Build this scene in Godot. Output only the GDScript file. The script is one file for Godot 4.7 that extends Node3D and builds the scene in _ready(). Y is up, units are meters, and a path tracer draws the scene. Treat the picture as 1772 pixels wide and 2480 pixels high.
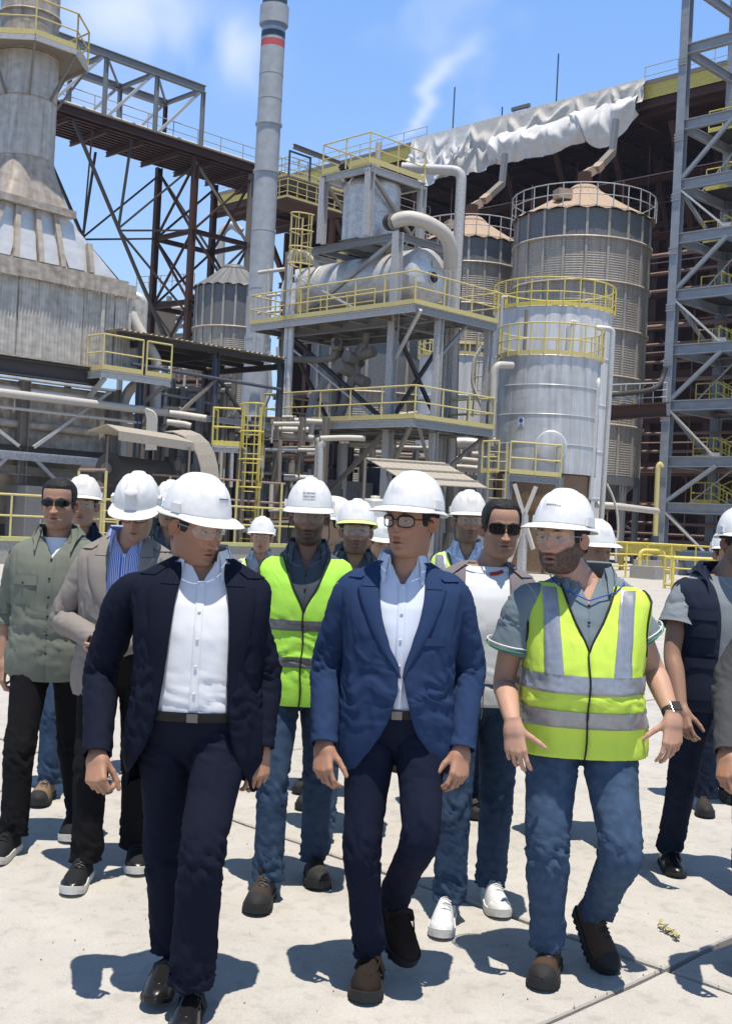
extends Node3D
# ---------------------------------------------------------------- pixel -> place
const F := 2835.0
const R2 := 0.70710678
const ROLL := 0.04996
const EYE := 1.65
const HORIZON := 15.0
const KV := 1.0911

func ray(x: float, y: float) -> Vector2:
	var a := x - 886.0
	var b := y - 1240.0
	var xx := a * cos(ROLL) + b * sin(ROLL)
	var yy := -a * sin(ROLL) + b * cos(ROLL)
	return Vector2(xx / F, -(yy - HORIZON) / F)

func atd(x: float, y: float, d: float) -> Vector3:
	var r := ray(x, y)
	return Vector3(r.x * d, EYE + r.y * d, -d)
func ath(x: float, y: float, h: float) -> Vector3:
	return atd(x, y, (h - EYE) / ray(x, y).y)
func atv(x: float, y: float, v: float) -> Vector3:
	return atd(x, y, v / R2 / (1.0 + ray(x, y).x))
func atu(x: float, y: float, u: float) -> Vector3:
	return atd(x, y, u / R2 / (1.0 - ray(x, y).x))
# plant grid: u runs to the left and back, v to the right and back
func W(u: float, v: float, h: float) -> Vector3:
	return Vector3((v - u) * R2, h, -(u + v) * R2)

# ---------------------------------------------------------------- nodes
var used := {}
func numbered(n: String) -> String:
	if not used.has(n):
		used[n] = 0
		return n
	used[n] += 1
	return "%s_%03d" % [n, used[n]]

func tag(o: Node3D, label: String, category: String, group := "") -> Node3D:
	o.set_meta("label", label)
	o.set_meta("category", category)
	if group != "":
		o.set_meta("group", group)
	return o

func thing(n: String, label: String, category: String, at := Vector3.ZERO, group := "") -> Node3D:
	var o := Node3D.new()
	o.name = numbered(n)
	add_child(o)
	o.position = at
	return tag(o, label, category, group)

func origin_of(p: Node3D) -> Vector3:
	var s := Vector3.ZERO
	var q: Node = p
	while q != self and q is Node3D:
		s += q.position
		q = q.get_parent()
	return s

# world-placed part; parents are never turned or scaled
func part(p: Node3D, n: String, mesh: Mesh, m: Material, xf := Transform3D()) -> MeshInstance3D:
	var o := MeshInstance3D.new()
	o.name = n
	o.mesh = mesh
	o.material_override = m
	p.add_child(o, true)
	xf.origin -= origin_of(p)
	o.transform = xf
	return o

func solo(n: String, label: String, category: String, mesh: Mesh, m: Material, xf := Transform3D(), group := "") -> MeshInstance3D:
	var o := MeshInstance3D.new()
	o.name = numbered(n)
	o.mesh = mesh
	o.material_override = m
	add_child(o)
	o.transform = xf
	tag(o, label, category, group)
	return o

# ---------------------------------------------------------------- shared meshes
var M := {}
var box_mesh: Mesh
var rod_mesh: Mesh
var tube_mesh: Mesh
var beam_mesh: Mesh
var angle_mesh: Mesh

func prism(poly: PackedVector2Array) -> ArrayMesh:   # poly in xz (counter-clockwise seen from above), one unit tall about the origin
	var st := SurfaceTool.new()
	st.begin(Mesh.PRIMITIVE_TRIANGLES)
	st.set_smooth_group(-1)
	var n := poly.size()
	for i in n:
		var a := poly[i]
		var b := poly[(i + 1) % n]
		quad(st, Vector3(a.x, -.5, a.y), Vector3(b.x, -.5, b.y), Vector3(b.x, .5, b.y), Vector3(a.x, .5, a.y))
	var t := Geometry2D.triangulate_polygon(poly)
	for i in range(0, t.size(), 3):
		var p := poly[t[i]]
		var q := poly[t[i + 1]]
		var r := poly[t[i + 2]]
		tri(st, Vector3(p.x, .5, p.y), Vector3(q.x, .5, q.y), Vector3(r.x, .5, r.y), Vector3.UP)
		tri(st, Vector3(p.x, -.5, p.y), Vector3(q.x, -.5, q.y), Vector3(r.x, -.5, r.y), Vector3.DOWN)
	st.generate_normals()
	return st.commit()

func tri(st: SurfaceTool, a: Vector3, b: Vector3, c: Vector3, facing: Vector3) -> void:
	# front faces run clockwise
	if (b - a).cross(c - a).dot(facing) > 0.0:
		var t := b
		b = c
		c = t
	st.add_vertex(a)
	st.add_vertex(b)
	st.add_vertex(c)

func quad(st: SurfaceTool, a: Vector3, b: Vector3, c: Vector3, d: Vector3) -> void:
	st.add_vertex(a)
	st.add_vertex(b)
	st.add_vertex(c)
	st.add_vertex(a)
	st.add_vertex(c)
	st.add_vertex(d)

func chamfer_box() -> ArrayMesh:
	var e := .47
	var poly := PackedVector2Array([Vector2(-e, -.5), Vector2(-.5, -e), Vector2(-.5, e), Vector2(-e, .5), Vector2(e, .5), Vector2(.5, e), Vector2(.5, -e), Vector2(e, -.5)])
	poly.reverse()
	return prism(poly)

func make_shared() -> void:
	box_mesh = BoxMesh.new()
	var c := CylinderMesh.new()
	c.top_radius = 1.0
	c.bottom_radius = 1.0
	c.height = 1.0
	c.radial_segments = 8
	c.rings = 1
	rod_mesh = c
	c = c.duplicate()
	c.radial_segments = 24
	tube_mesh = c
	var t := .09
	var w := .06
	var ip := PackedVector2Array([Vector2(-.5, -.5), Vector2(.5, -.5), Vector2(.5, -.5 + t), Vector2(w, -.5 + t), Vector2(w, .5 - t), Vector2(.5, .5 - t), Vector2(.5, .5), Vector2(-.5, .5), Vector2(-.5, .5 - t), Vector2(-w, .5 - t), Vector2(-w, -.5 + t), Vector2(-.5, -.5 + t)])
	beam_mesh = prism(ip)
	angle_mesh = prism(PackedVector2Array([Vector2(-.5, -.5), Vector2(.5, -.5), Vector2(.5, -.34), Vector2(-.34, -.34), Vector2(-.34, .5), Vector2(-.5, .5)]))

# basis whose y runs along a->b and whose z keeps close to «up»
func along(a: Vector3, b: Vector3, w: float, h: float, up := Vector3.UP) -> Transform3D:
	var y := b - a
	var l := y.length()
	y /= l
	if absf(y.dot(up)) > .98:
		up = Vector3(R2, 0, -R2)
	var x := up.cross(y).normalized()
	var z := x.cross(y).normalized()
	return Transform3D(Basis(x * w, y * l, z * h), (a + b) * .5)

func bar(p: Node3D, n: String, a: Vector3, b: Vector3, w: float, h: float, m: Material, up := Vector3.UP) -> MeshInstance3D:
	return part(p, n, box_mesh, m, along(a, b, w, h, up))
func ibeam(p: Node3D, n: String, a: Vector3, b: Vector3, w: float, h: float, m: Material, up := Vector3.UP) -> MeshInstance3D:
	return part(p, n, beam_mesh, m, along(a, b, w, h, up))
func rod(p: Node3D, n: String, a: Vector3, b: Vector3, r: float, m: Material) -> MeshInstance3D:
	return part(p, n, tube_mesh if r > .06 else rod_mesh, m, along(a, b, r, r))
# axis-aligned on the plant grid: centre, size along u, h, v
func gbox(p: Node3D, n: String, u: float, v: float, h: float, su: float, sv: float, sh: float, m: Material) -> MeshInstance3D:
	return part(p, n, box_mesh, m, Transform3D(Basis(Vector3(-R2, 0, -R2) * su, Vector3.UP * sh, Vector3(R2, 0, -R2) * sv), W(u, v, h)))

# ---------------------------------------------------------------- lathe, sweep, sheets
func grid_mesh(rows: Array, closed: bool, smooth := true, uvs := Vector2(1, 1)) -> ArrayMesh:
	# rows of PackedVector3Array with equal sizes -> quads; normals are smooth
	var V := PackedVector3Array()
	var UV := PackedVector2Array()
	var I := PackedInt32Array()
	var n: int = rows[0].size()
	var cols := n + 1 if closed else n
	var length := 0.0
	for i in rows.size():
		var r: PackedVector3Array = rows[i]
		if i > 0:
			length += r[0].distance_to(rows[i - 1][0])
		for j in cols:
			V.append(r[j % n])
			UV.append(Vector2(float(j) / float(cols - 1) * uvs.x, length * uvs.y))
	for i in rows.size() - 1:
		for j in cols - 1:
			var a := i * cols + j
			I.append_array([a, a + cols, a + 1, a + 1, a + cols, a + cols + 1])
	var st := SurfaceTool.new()
	var arr := []
	arr.resize(Mesh.ARRAY_MAX)
	arr[Mesh.ARRAY_VERTEX] = V
	arr[Mesh.ARRAY_TEX_UV] = UV
	arr[Mesh.ARRAY_INDEX] = I
	var N := PackedVector3Array()
	N.resize(V.size())
	for k in range(0, I.size(), 3):
		var f := (V[I[k + 2]] - V[I[k]]).cross(V[I[k + 1]] - V[I[k]])
		N[I[k]] += f
		N[I[k + 1]] += f
		N[I[k + 2]] += f
	if closed:
		for i in rows.size():
			var s := N[i * cols] + N[i * cols + cols - 1]
			N[i * cols] = s
			N[i * cols + cols - 1] = s
	for k in N.size():
		N[k] = N[k].normalized() if N[k].length_squared() > 0.0 else Vector3.UP
	arr[Mesh.ARRAY_NORMAL] = N
	var am := ArrayMesh.new()
	am.add_surface_from_arrays(Mesh.PRIMITIVE_TRIANGLES, arr)
	if not smooth:
		st.create_from(am, 0)
		st.deindex()
		st.set_smooth_group(-1)
		var st2 := SurfaceTool.new()
		st2.begin(Mesh.PRIMITIVE_TRIANGLES)
		st2.set_smooth_group(-1)
		for k in I.size():
			st2.set_uv(UV[I[k]])
			st2.add_vertex(V[I[k]])
		st2.generate_normals()
		return st2.commit()
	return am

func lathe(profile: Array, seg := 48, smooth := true) -> ArrayMesh:   # profile of Vector2(radius, height), bottom to top
	var rows := []
	for p: Vector2 in profile:
		var r := PackedVector3Array()
		for j in seg:
			var a := TAU * j / seg
			r.append(Vector3(p.x * cos(a), p.y, -p.x * sin(a)))
		rows.append(r)
	return grid_mesh(rows, true, smooth)

func rounded(pts: Array, bend: float, steps := 6) -> PackedVector3Array:
	var out := PackedVector3Array([pts[0]])
	for i in range(1, pts.size() - 1):
		var a: Vector3 = pts[i - 1]
		var b: Vector3 = pts[i]
		var c: Vector3 = pts[i + 1]
		var k := minf(bend, minf(a.distance_to(b), b.distance_to(c)) * .49)
		var s := b + (a - b).normalized() * k
		var e := b + (c - b).normalized() * k
		for j in steps + 1:
			var t := float(j) / steps
			out.append(s.lerp(b, t).lerp(b.lerp(e, t), t))
	out.append(pts[pts.size() - 1])
	return out

func sweep(pts: PackedVector3Array, r: float, seg := 14, cap := true) -> ArrayMesh:
	var rows := []
	var x := Vector3.ZERO
	for i in pts.size():
		var d := (pts[mini(i + 1, pts.size() - 1)] - pts[maxi(i - 1, 0)]).normalized()
		if x == Vector3.ZERO:
			x = d.cross(Vector3.UP if absf(d.y) < .9 else Vector3.RIGHT).normalized()
		x = (x - d * x.dot(d)).normalized()
		var y := d.cross(x)
		var row := PackedVector3Array()
		for j in seg:
			var a := TAU * j / seg
			row.append(pts[i] + (x * cos(a) + y * sin(a)) * r)
		if cap and i == 0:
			var c0 := PackedVector3Array()
			c0.resize(seg)
			c0.fill(pts[0])
			rows.append(c0)
			rows.append(row.duplicate())
		rows.append(row)
		if cap and i == pts.size() - 1:
			rows.append(row.duplicate())
			var c1 := PackedVector3Array()
			c1.resize(seg)
			c1.fill(pts[i])
			rows.append(c1)
	return grid_mesh(rows, true)

func pipe(n: String, label: String, pts: Array, r: float, m: Material, bend := -1.0, group := "", category := "pipe") -> MeshInstance3D:
	var base: Vector3 = pts[0]
	var loc := []
	for p: Vector3 in pts:
		loc.append(p - base)
	return solo(n, label, category, sweep(rounded(loc, r * 2.2 if bend < 0 else bend), r, 16 if r > .05 else 9), m, Transform3D(Basis(), base), group)

func pipe_part(p: Node3D, n: String, pts: Array, r: float, m: Material, bend := -1.0, seg := 12) -> MeshInstance3D:
	var base: Vector3 = pts[0]
	var loc := []
	for q: Vector3 in pts:
		loc.append(q - base)
	return part(p, n, sweep(rounded(loc, r * 2.2 if bend < 0 else bend), r, seg), m, Transform3D(Basis(), base))

# a flat ring-by-ring sheet between two polylines, given a thickness
func strip(a: Array, b: Array, thick: Vector3) -> ArrayMesh:
	var rows := []
	for i in a.size():
		rows.append(PackedVector3Array([a[i], b[i], b[i] + thick, a[i] + thick]))
	var first := PackedVector3Array([a[0], a[0], a[0], a[0]])
	return grid_mesh(rows, true, false)

# solid from 8 corners: bottom ring of 4 and top ring of 4
func hexa(b: Array, t: Array) -> ArrayMesh:
	var st := SurfaceTool.new()
	st.begin(Mesh.PRIMITIVE_TRIANGLES)
	st.set_smooth_group(-1)
	var c := Vector3.ZERO
	for p: Vector3 in b + t:
		c += p / 8.0
	var faces := [[b[0], b[1], b[2], b[3]], [t[0], t[1], t[2], t[3]]]
	for i in 4:
		faces.append([b[i], b[(i + 1) % 4], t[(i + 1) % 4], t[i]])
	for f: Array in faces:
		var mid: Vector3 = (f[0] + f[1] + f[2] + f[3]) * .25
		tri(st, f[0], f[1], f[2], mid - c)
		tri(st, f[0], f[2], f[3], mid - c)
	st.generate_normals()
	return st.commit()

# ---------------------------------------------------------------- railings, ladders, stairs
func railing(p: Node3D, pts: Array, m: Material, toe := true, height := 1.1, r := .026, gap := 1.7, mids := 1) -> void:
	for i in pts.size() - 1:
		var a: Vector3 = pts[i]
		var b: Vector3 = pts[i + 1]
		var n := maxi(1, roundi(a.distance_to(b) / gap))
		for k in n + (1 if i == pts.size() - 2 else 0):
			var q := a.lerp(b, float(k) / n)
			rod(p, "post", q, q + Vector3.UP * height, r, m)
		var up := Vector3.UP * height
		rod(p, "top_rail", a + up, b + up, r, m)
		for k in mids:
			var u2 := Vector3.UP * height * (k + 1.0) / (mids + 1.0)
			rod(p, "mid_rail", a + u2, b + u2, r * .85, m)
		if toe:
			bar(p, "toe_board", a + Vector3.UP * .08, b + Vector3.UP * .08, .16, .012, m, (b - a).cross(Vector3.UP).normalized())

func ladder(p: Node3D, foot: Vector3, top: Vector3, side: Vector3, m: Material, width := .45, rung_gap := .3) -> void:
	var s := side.normalized() * width * .5
	bar(p, "stile", foot - s, top - s, .07, .03, m)
	bar(p, "stile", foot + s, top + s, .07, .03, m)
	var n := int(foot.distance_to(top) / rung_gap)
	for k in range(1, n):
		var q := foot.lerp(top, float(k) / n)
		rod(p, "rung", q - s, q + s, .014, m)

func cage(p: Node3D, foot: Vector3, top: Vector3, side: Vector3, out: Vector3, m: Material, width := .7, hoops := 5) -> void:
	var s := side.normalized()
	var o := out.normalized()
	for k in hoops:
		var c := foot.lerp(top, float(k) / (hoops - 1))
		var pts := PackedVector3Array()
		for j in 13:
			var a := PI * (j / 12.0)
			pts.append(s * cos(a) * width * .5 + o * sin(a) * width)
		part(p, "hoop", sweep(pts, .028, 6), m, Transform3D(Basis(), c))
	for k in 5:
		var a := PI * (k + .5) / 5.0
		var q := s * cos(a) * width * .5 + o * sin(a) * width
		bar(p, "cage_bar", foot + q, top + q, .04, .012, m)

# ---------------------------------------------------------------- materials
var tex := {}
func noise_image(size: int, freq: float, seed_: int, octaves := 4, type := FastNoiseLite.TYPE_SIMPLEX_SMOOTH) -> Image:
	var n := FastNoiseLite.new()
	n.seed = seed_
	n.noise_type = type
	n.frequency = freq
	n.fractal_octaves = octaves
	return n.get_seamless_image(size, size, false, false, .1, true)

func grey_tex(key: String, img: Image, lo: float, hi: float, gamma := 1.0, tint := Color(1, 1, 1)) -> ImageTexture:
	# maps noise to a range between a tint and white
	var s := img.get_width()
	var hgt := img.get_height()
	img.convert(Image.FORMAT_L8)
	var src := img.get_data()
	var ramp := []
	for k in 256:
		var t := pow(k / 255.0, gamma)
		ramp.append(Color(lerpf(lo * tint.r, hi, t), lerpf(lo * tint.g, hi, t), lerpf(lo * tint.b, hi, t)).linear_to_srgb())
	var data := PackedByteArray()
	data.resize(s * hgt * 3)
	for i in s * hgt:
		var c: Color = ramp[src[i]]
		data[i * 3] = int(clampf(c.r, 0, 1) * 255)
		data[i * 3 + 1] = int(clampf(c.g, 0, 1) * 255)
		data[i * 3 + 2] = int(clampf(c.b, 0, 1) * 255)
	tex[key] = ImageTexture.create_from_image(Image.create_from_data(s, hgt, false, Image.FORMAT_RGB8, data))
	return tex[key]

func normal_tex(key: String, img: Image, strength: float) -> ImageTexture:
	var im: Image = img.duplicate()
	im.convert(Image.FORMAT_RGBA8)
	im.bump_map_to_normal_map(strength)
	tex[key] = ImageTexture.create_from_image(im)
	return tex[key]

func lin(r: float, g: float, b: float, a := 1.0) -> Color:
	return Color(r, g, b, a).linear_to_srgb()

func mat(key: String, color: Color, rough: float, metal := 0.0, pattern := "", scale := 1.0, normal := "", nstrength := 1.0, uv_own := false) -> StandardMaterial3D:
	var m := StandardMaterial3D.new()
	m.resource_name = key
	m.albedo_color = color
	m.roughness = rough
	m.metallic = metal
	m.metallic_specular = .22 if rough >= .8 else .4
	if pattern != "":
		m.albedo_texture = tex[pattern]
	if normal != "":
		m.normal_enabled = true
		m.normal_texture = tex[normal]
		m.normal_scale = nstrength
	if not uv_own and (pattern != "" or normal != ""):
		m.uv1_triplanar = true
		m.uv1_world_triplanar = true
	m.uv1_scale = Vector3(scale, scale, scale)
	M[key] = m
	return m

func second(m: StandardMaterial3D, pattern: String, scale: float) -> void:
	m.detail_enabled = true
	m.detail_blend_mode = BaseMaterial3D.BLEND_MODE_MUL
	m.detail_albedo = tex[pattern]
	m.detail_uv_layer = BaseMaterial3D.DETAIL_UV_2
	m.uv2_triplanar = true
	m.uv2_world_triplanar = true
	m.uv2_scale = Vector3(scale, scale, scale)

func stretch(img: Image, kx: int, ky: int) -> Image:
	# repeats a noise squeezed on one axis: streaks that still tile
	var s := img.get_width()
	var small: Image = img.duplicate()
	small.resize(maxi(8, s / kx), maxi(8, s / ky), Image.INTERPOLATE_LANCZOS)
	small.resize(s, s, Image.INTERPOLATE_CUBIC)
	return small

func make_materials() -> void:
	var n1 := noise_image(512, .012, 1)
	var n2 := noise_image(512, .05, 2, 5)
	var n3 := noise_image(512, .3, 3, 3)
	var cell := noise_image(512, .03, 4, 3, FastNoiseLite.TYPE_CELLULAR)
	# streaks: noise drawn out along the vertical
	var sn := FastNoiseLite.new()
	sn.seed = 9
	sn.frequency = .02
	sn.fractal_octaves = 4
	var streak := Image.create(512, 512, false, Image.FORMAT_L8)
	for y in 512:
		for x in 512:
			var ax := x * TAU / 512.0
			var ay := y * TAU / 512.0
			var q := sn.get_noise_3d(cos(ax) * 300.0, sin(ax) * 300.0 + cos(ay) * 26.0, sin(ay) * 26.0)
			streak.set_pixel(x, y, Color(clampf(.5 + q * .9, 0, 1), 0, 0))
	grey_tex("fine", n3.duplicate(), .82, 1.0)
	grey_tex("blotch", n1.duplicate(), .72, 1.0)
	grey_tex("faint", noise_image(512, .012, 7).duplicate(), .86, 1.0)
	grey_tex("dirt", n2.duplicate(), .55, 1.0, .7, Color(1, .95, .88))
	grey_tex("streak", streak.duplicate(), .60, 1.0, .6, Color(1, .97, .93))
	grey_tex("rusty", n2.duplicate(), .35, 1.0, .8, Color(1, .78, .6))
	normal_tex("n_fine", n3, 3.0)
	normal_tex("n_blotch", n2, 5.0)
	normal_tex("n_soft", n1, 8.0)
	# concrete: grains over patches
	var conc := Image.create(1024, 1024, false, Image.FORMAT_RGB8)
	var cn := noise_image(1024, .45, 21, 2)
	var cb := noise_image(1024, .008, 22, 5)
	var cs := noise_image(1024, .12, 23, 3)
	var stn := noise_image(1024, .022, 24, 4)
	for y in 1024:
		for x in 1024:
			var g := cn.get_pixel(x, y).r
			var v := .88 + .10 * (cb.get_pixel(x, y).r - .5) + .10 * (cs.get_pixel(x, y).r - .5)
			v += (g - .5) * .44
			if g > .85:
				v -= .30
			var st := stn.get_pixel(x, y).r
			v *= 1.0 - .13 * smoothstep(.52, .85, st) * (.4 + 1.2 * cs.get_pixel(x, y).r)
			var hue := cb.get_pixel((x + 300) % 1024, y).r
			conc.set_pixel(x, y, Color(clampf(v, 0, 1), clampf(v * (.978 + .015 * hue), 0, 1), clampf(v * (.95 + .045 * hue), 0, 1)).linear_to_srgb())
	tex["concrete"] = ImageTexture.create_from_image(conc)
	normal_tex("n_conc", cn, 2.5)
	var gm := mat("concrete", lin(.565, .548, .515), .9, 0, "concrete", .42, "n_conc", .5)
	second(gm, "faint", .23)
	mat("sand", lin(.27, .215, .15), .95, 0, "dirt", 3.0, "n_fine", 1.0)
	second(M.sand, "fine", 9.0)
	mat("wall_concrete", lin(.40, .39, .37), .9, 0, "dirt", .5, "n_fine", .6)
	mat("galv", lin(.55, .56, .57), .55, .1, "dirt", .35)
	mat("grey_steel", lin(.31, .33, .35), .55, .05, "dirt", .4)
	mat("tower_steel", lin(.33, .36, .40), .5, .0, "blotch", .35)
	mat("dark_steel", lin(.075, .07, .066), .65, .1, "dirt", .5)
	mat("brown_steel", lin(.095, .046, .033), .7, .05, "dirt", .3)
	mat("dusty_steel", lin(.27, .245, .215), .75, .05, "dirt", .45)
	mat("yellow", lin(.72, .62, .27), .6, 0, "dirt", .6)
	mat("yellow_bright", lin(.76, .63, .15), .5, 0, "blotch", .6)
	mat("chimney_paint", lin(.46, .49, .515), .5, 0, "blotch", .25)
	mat("post_blue", lin(.10, .12, .155), .55, 0, "dirt", .5)
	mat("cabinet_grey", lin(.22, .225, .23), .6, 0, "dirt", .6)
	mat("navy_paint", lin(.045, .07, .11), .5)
	mat("blue_paint", lin(.17, .28, .42), .5)
	mat("red_paint", lin(.55, .10, .10), .5)
	mat("clad", lin(.70, .68, .635), .5, .12, "streak", .16, "n_soft", .35)
	second(M.clad, "dirt", .13)
	mat("clad_bright", lin(.74, .745, .74), .4, .25, "blotch", .3, "n_soft", .45)
	mat("clad_rusty", lin(.66, .61, .54), .55, .08, "streak", .2, "n_soft", .3)
	second(M.clad_rusty, "rusty", .12)
	mat("tank_steel", lin(.72, .73, .735), .40, .25, "streak", .12, "n_soft", .2)
	second(M.tank_steel, "blotch", .12)
	mat("tank_white", lin(.76, .775, .79), .5, .05, "streak", .1)
	mat("vessel", lin(.86, .86, .855), .32, .30, "blotch", .45, "n_soft", .5)
	second(M.vessel, "dirt", .25)
	mat("silo", lin(.56, .52, .465), .5, .1, "streak", .14)
	second(M.silo, "dirt", .3)
	mat("silo_plain", lin(.20, .21, .22), .55, .2, "dirt", .3)  # dark silo steel; on the eave bands it stands for shade
	mat("silo_roof", lin(.49, .37, .28), .75, 0, "dirt", .35)
	mat("insul", lin(.62, .59, .54), .6, .1, "dirt", .7, "n_blotch", .3)
	mat("insul_bright", lin(.66, .65, .62), .45, .3, "blotch", .8, "n_blotch", .3)
	mat("sheet_dusty", lin(.47, .43, .365), .75, .1, "dirt", .5)
	mat("tarp", lin(.80, .79, .77), .85, 0, "blotch", .2, "n_blotch", .25)
	mat("tarp_grey", lin(.71, .69, .65), .85, 0, "dirt", .2, "n_blotch", .25)
	mat("black", lin(.012, .012, .013), .6)
	mat("dark_rubber", lin(.02, .02, .02), .8)
	mat("pink_pipe", lin(.36, .25, .22), .6, 0, "dirt", .7)
	mat("blue_sign", lin(.03, .10, .36), .5)
	mat("white_paint", lin(.75, .75, .73), .5)
	mat("bin_blue", lin(.13, .19, .27), .6, 0, "dirt", .8)
	mat("lime_band", lin(.60, .60, .26), .75, 0, "dirt", .5)
	mat("red_stuff", lin(.42, .05, .03), .6)
	mat("brown_wall", lin(.095, .046, .033), .85, 0, "dirt", .15)
# ================================================================ setting
const EU := Vector3(-R2, 0, -R2)
const EV := Vector3(R2, 0, -R2)

func build_sky() -> void:
	var cam := Camera3D.new()
	cam.name = "camera"
	add_child(cam)
	cam.position = Vector3(0, EYE, 0)
	cam.basis = Basis(Vector3.RIGHT, HORIZON / F) * Basis(Vector3.BACK, ROLL)
	cam.fov = rad_to_deg(2.0 * atan(1240.0 / F))
	cam.far = 900.0
	cam.near = .05
	cam.current = true
	var w := 1600
	var img := Image.create(w, w / 2, false, Image.FORMAT_RGBF)
	img.fill(Color(.46, .48, .50))
	var cn := FastNoiseLite.new()
	cn.seed = 12
	cn.frequency = 1.0
	cn.fractal_octaves = 5
	var cw := FastNoiseLite.new()
	cw.seed = 31
	cw.frequency = .9
	cw.fractal_octaves = 3
	for y in w / 4:
		var el := (0.5 - (y + .5) / (w / 2.0)) * PI
		var t := rad_to_deg(el)
		var base := Color(.45, .67, .93).lerp(Color(.225, .43, .87), smoothstep(3.0, 25.0, t)).lerp(Color(.072, .115, .215), smoothstep(21.0, 62.0, t))
		for x in w:
			var az := wrapf((x + .5) / w * TAU, -PI, PI)
			var dir := Vector3(sin(az) * cos(el), sin(el), -cos(az) * cos(el))
			# thin fair-weather cloud, drawn on a plane high above
			var q := dir / maxf(dir.y + .12, .05)
			var wsp := cw.get_noise_2d(q.x * .9 + 3.0, q.z * .6)
			var dn := cn.get_noise_2d(q.x * 1.35 + wsp * .9, q.z * .8 + 7.0)
			var deg := rad_to_deg(az)
			var bank := exp(-pow((deg + 13.2) / 2.8, 2) - pow((t - 22.6) / 3.4, 2)) * 1.7 + exp(-pow((deg + 8.7) / 2.3, 2) - pow((t - 21.6) / 1.7, 2)) * 1.3
			# a wisp of vapour drifting up
			var k := clampf((t - 18.0) / 5.0, 0, 1)
			var wx := .75 + 3.4 * k + .35 * sin(k * 9.0) + cn.get_noise_2d(t * 1.7, 4.0) * .5
			bank += exp(-pow((deg - wx) / (.22 + .5 * k), 2)) * smoothstep(17.6, 18.3, t) * smoothstep(23.6, 21.0, t) * (.95 - .45 * k)
			var a := clampf(maxf((dn * 1.2 + wsp * .5 - .52) * 1.1, 0.0) + bank * clampf(.55 + dn * 1.5, 0, 1), 0, 1)
			img.set_pixel(x, y, base.lerp(Color(.84, .90, .97), a * .75 * smoothstep(0.0, 3.0, t)))
	var sky := Sky.new()
	var pm := PanoramaSkyMaterial.new()
	pm.panorama = ImageTexture.create_from_image(img)
	sky.sky_material = pm
	var env := Environment.new()
	env.background_mode = Environment.BG_SKY
	env.sky = sky
	env.tonemap_mode = Environment.TONE_MAPPER_LINEAR
	env.tonemap_exposure = 1.14
	env.sdfgi_enabled = true
	env.ssao_enabled = true
	env.ssil_enabled = true
	env.fog_enabled = true
	env.fog_density = .00025
	env.fog_light_color = Color(.78, .86, 1.0)
	var we := WorldEnvironment.new()
	we.name = "world_environment"
	we.environment = env
	add_child(we)
	var sun := DirectionalLight3D.new()
	sun.name = "sun"
	sun.light_energy = 1.6
	sun.light_color = Color(1.0, .965, .91)
	sun.light_angular_distance = .5
	sun.shadow_enabled = true
	add_child(sun)
	sun.look_at_from_position(Vector3.ZERO, Vector3(-.04, -.975, -.205), Vector3.FORWARD)

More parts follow.
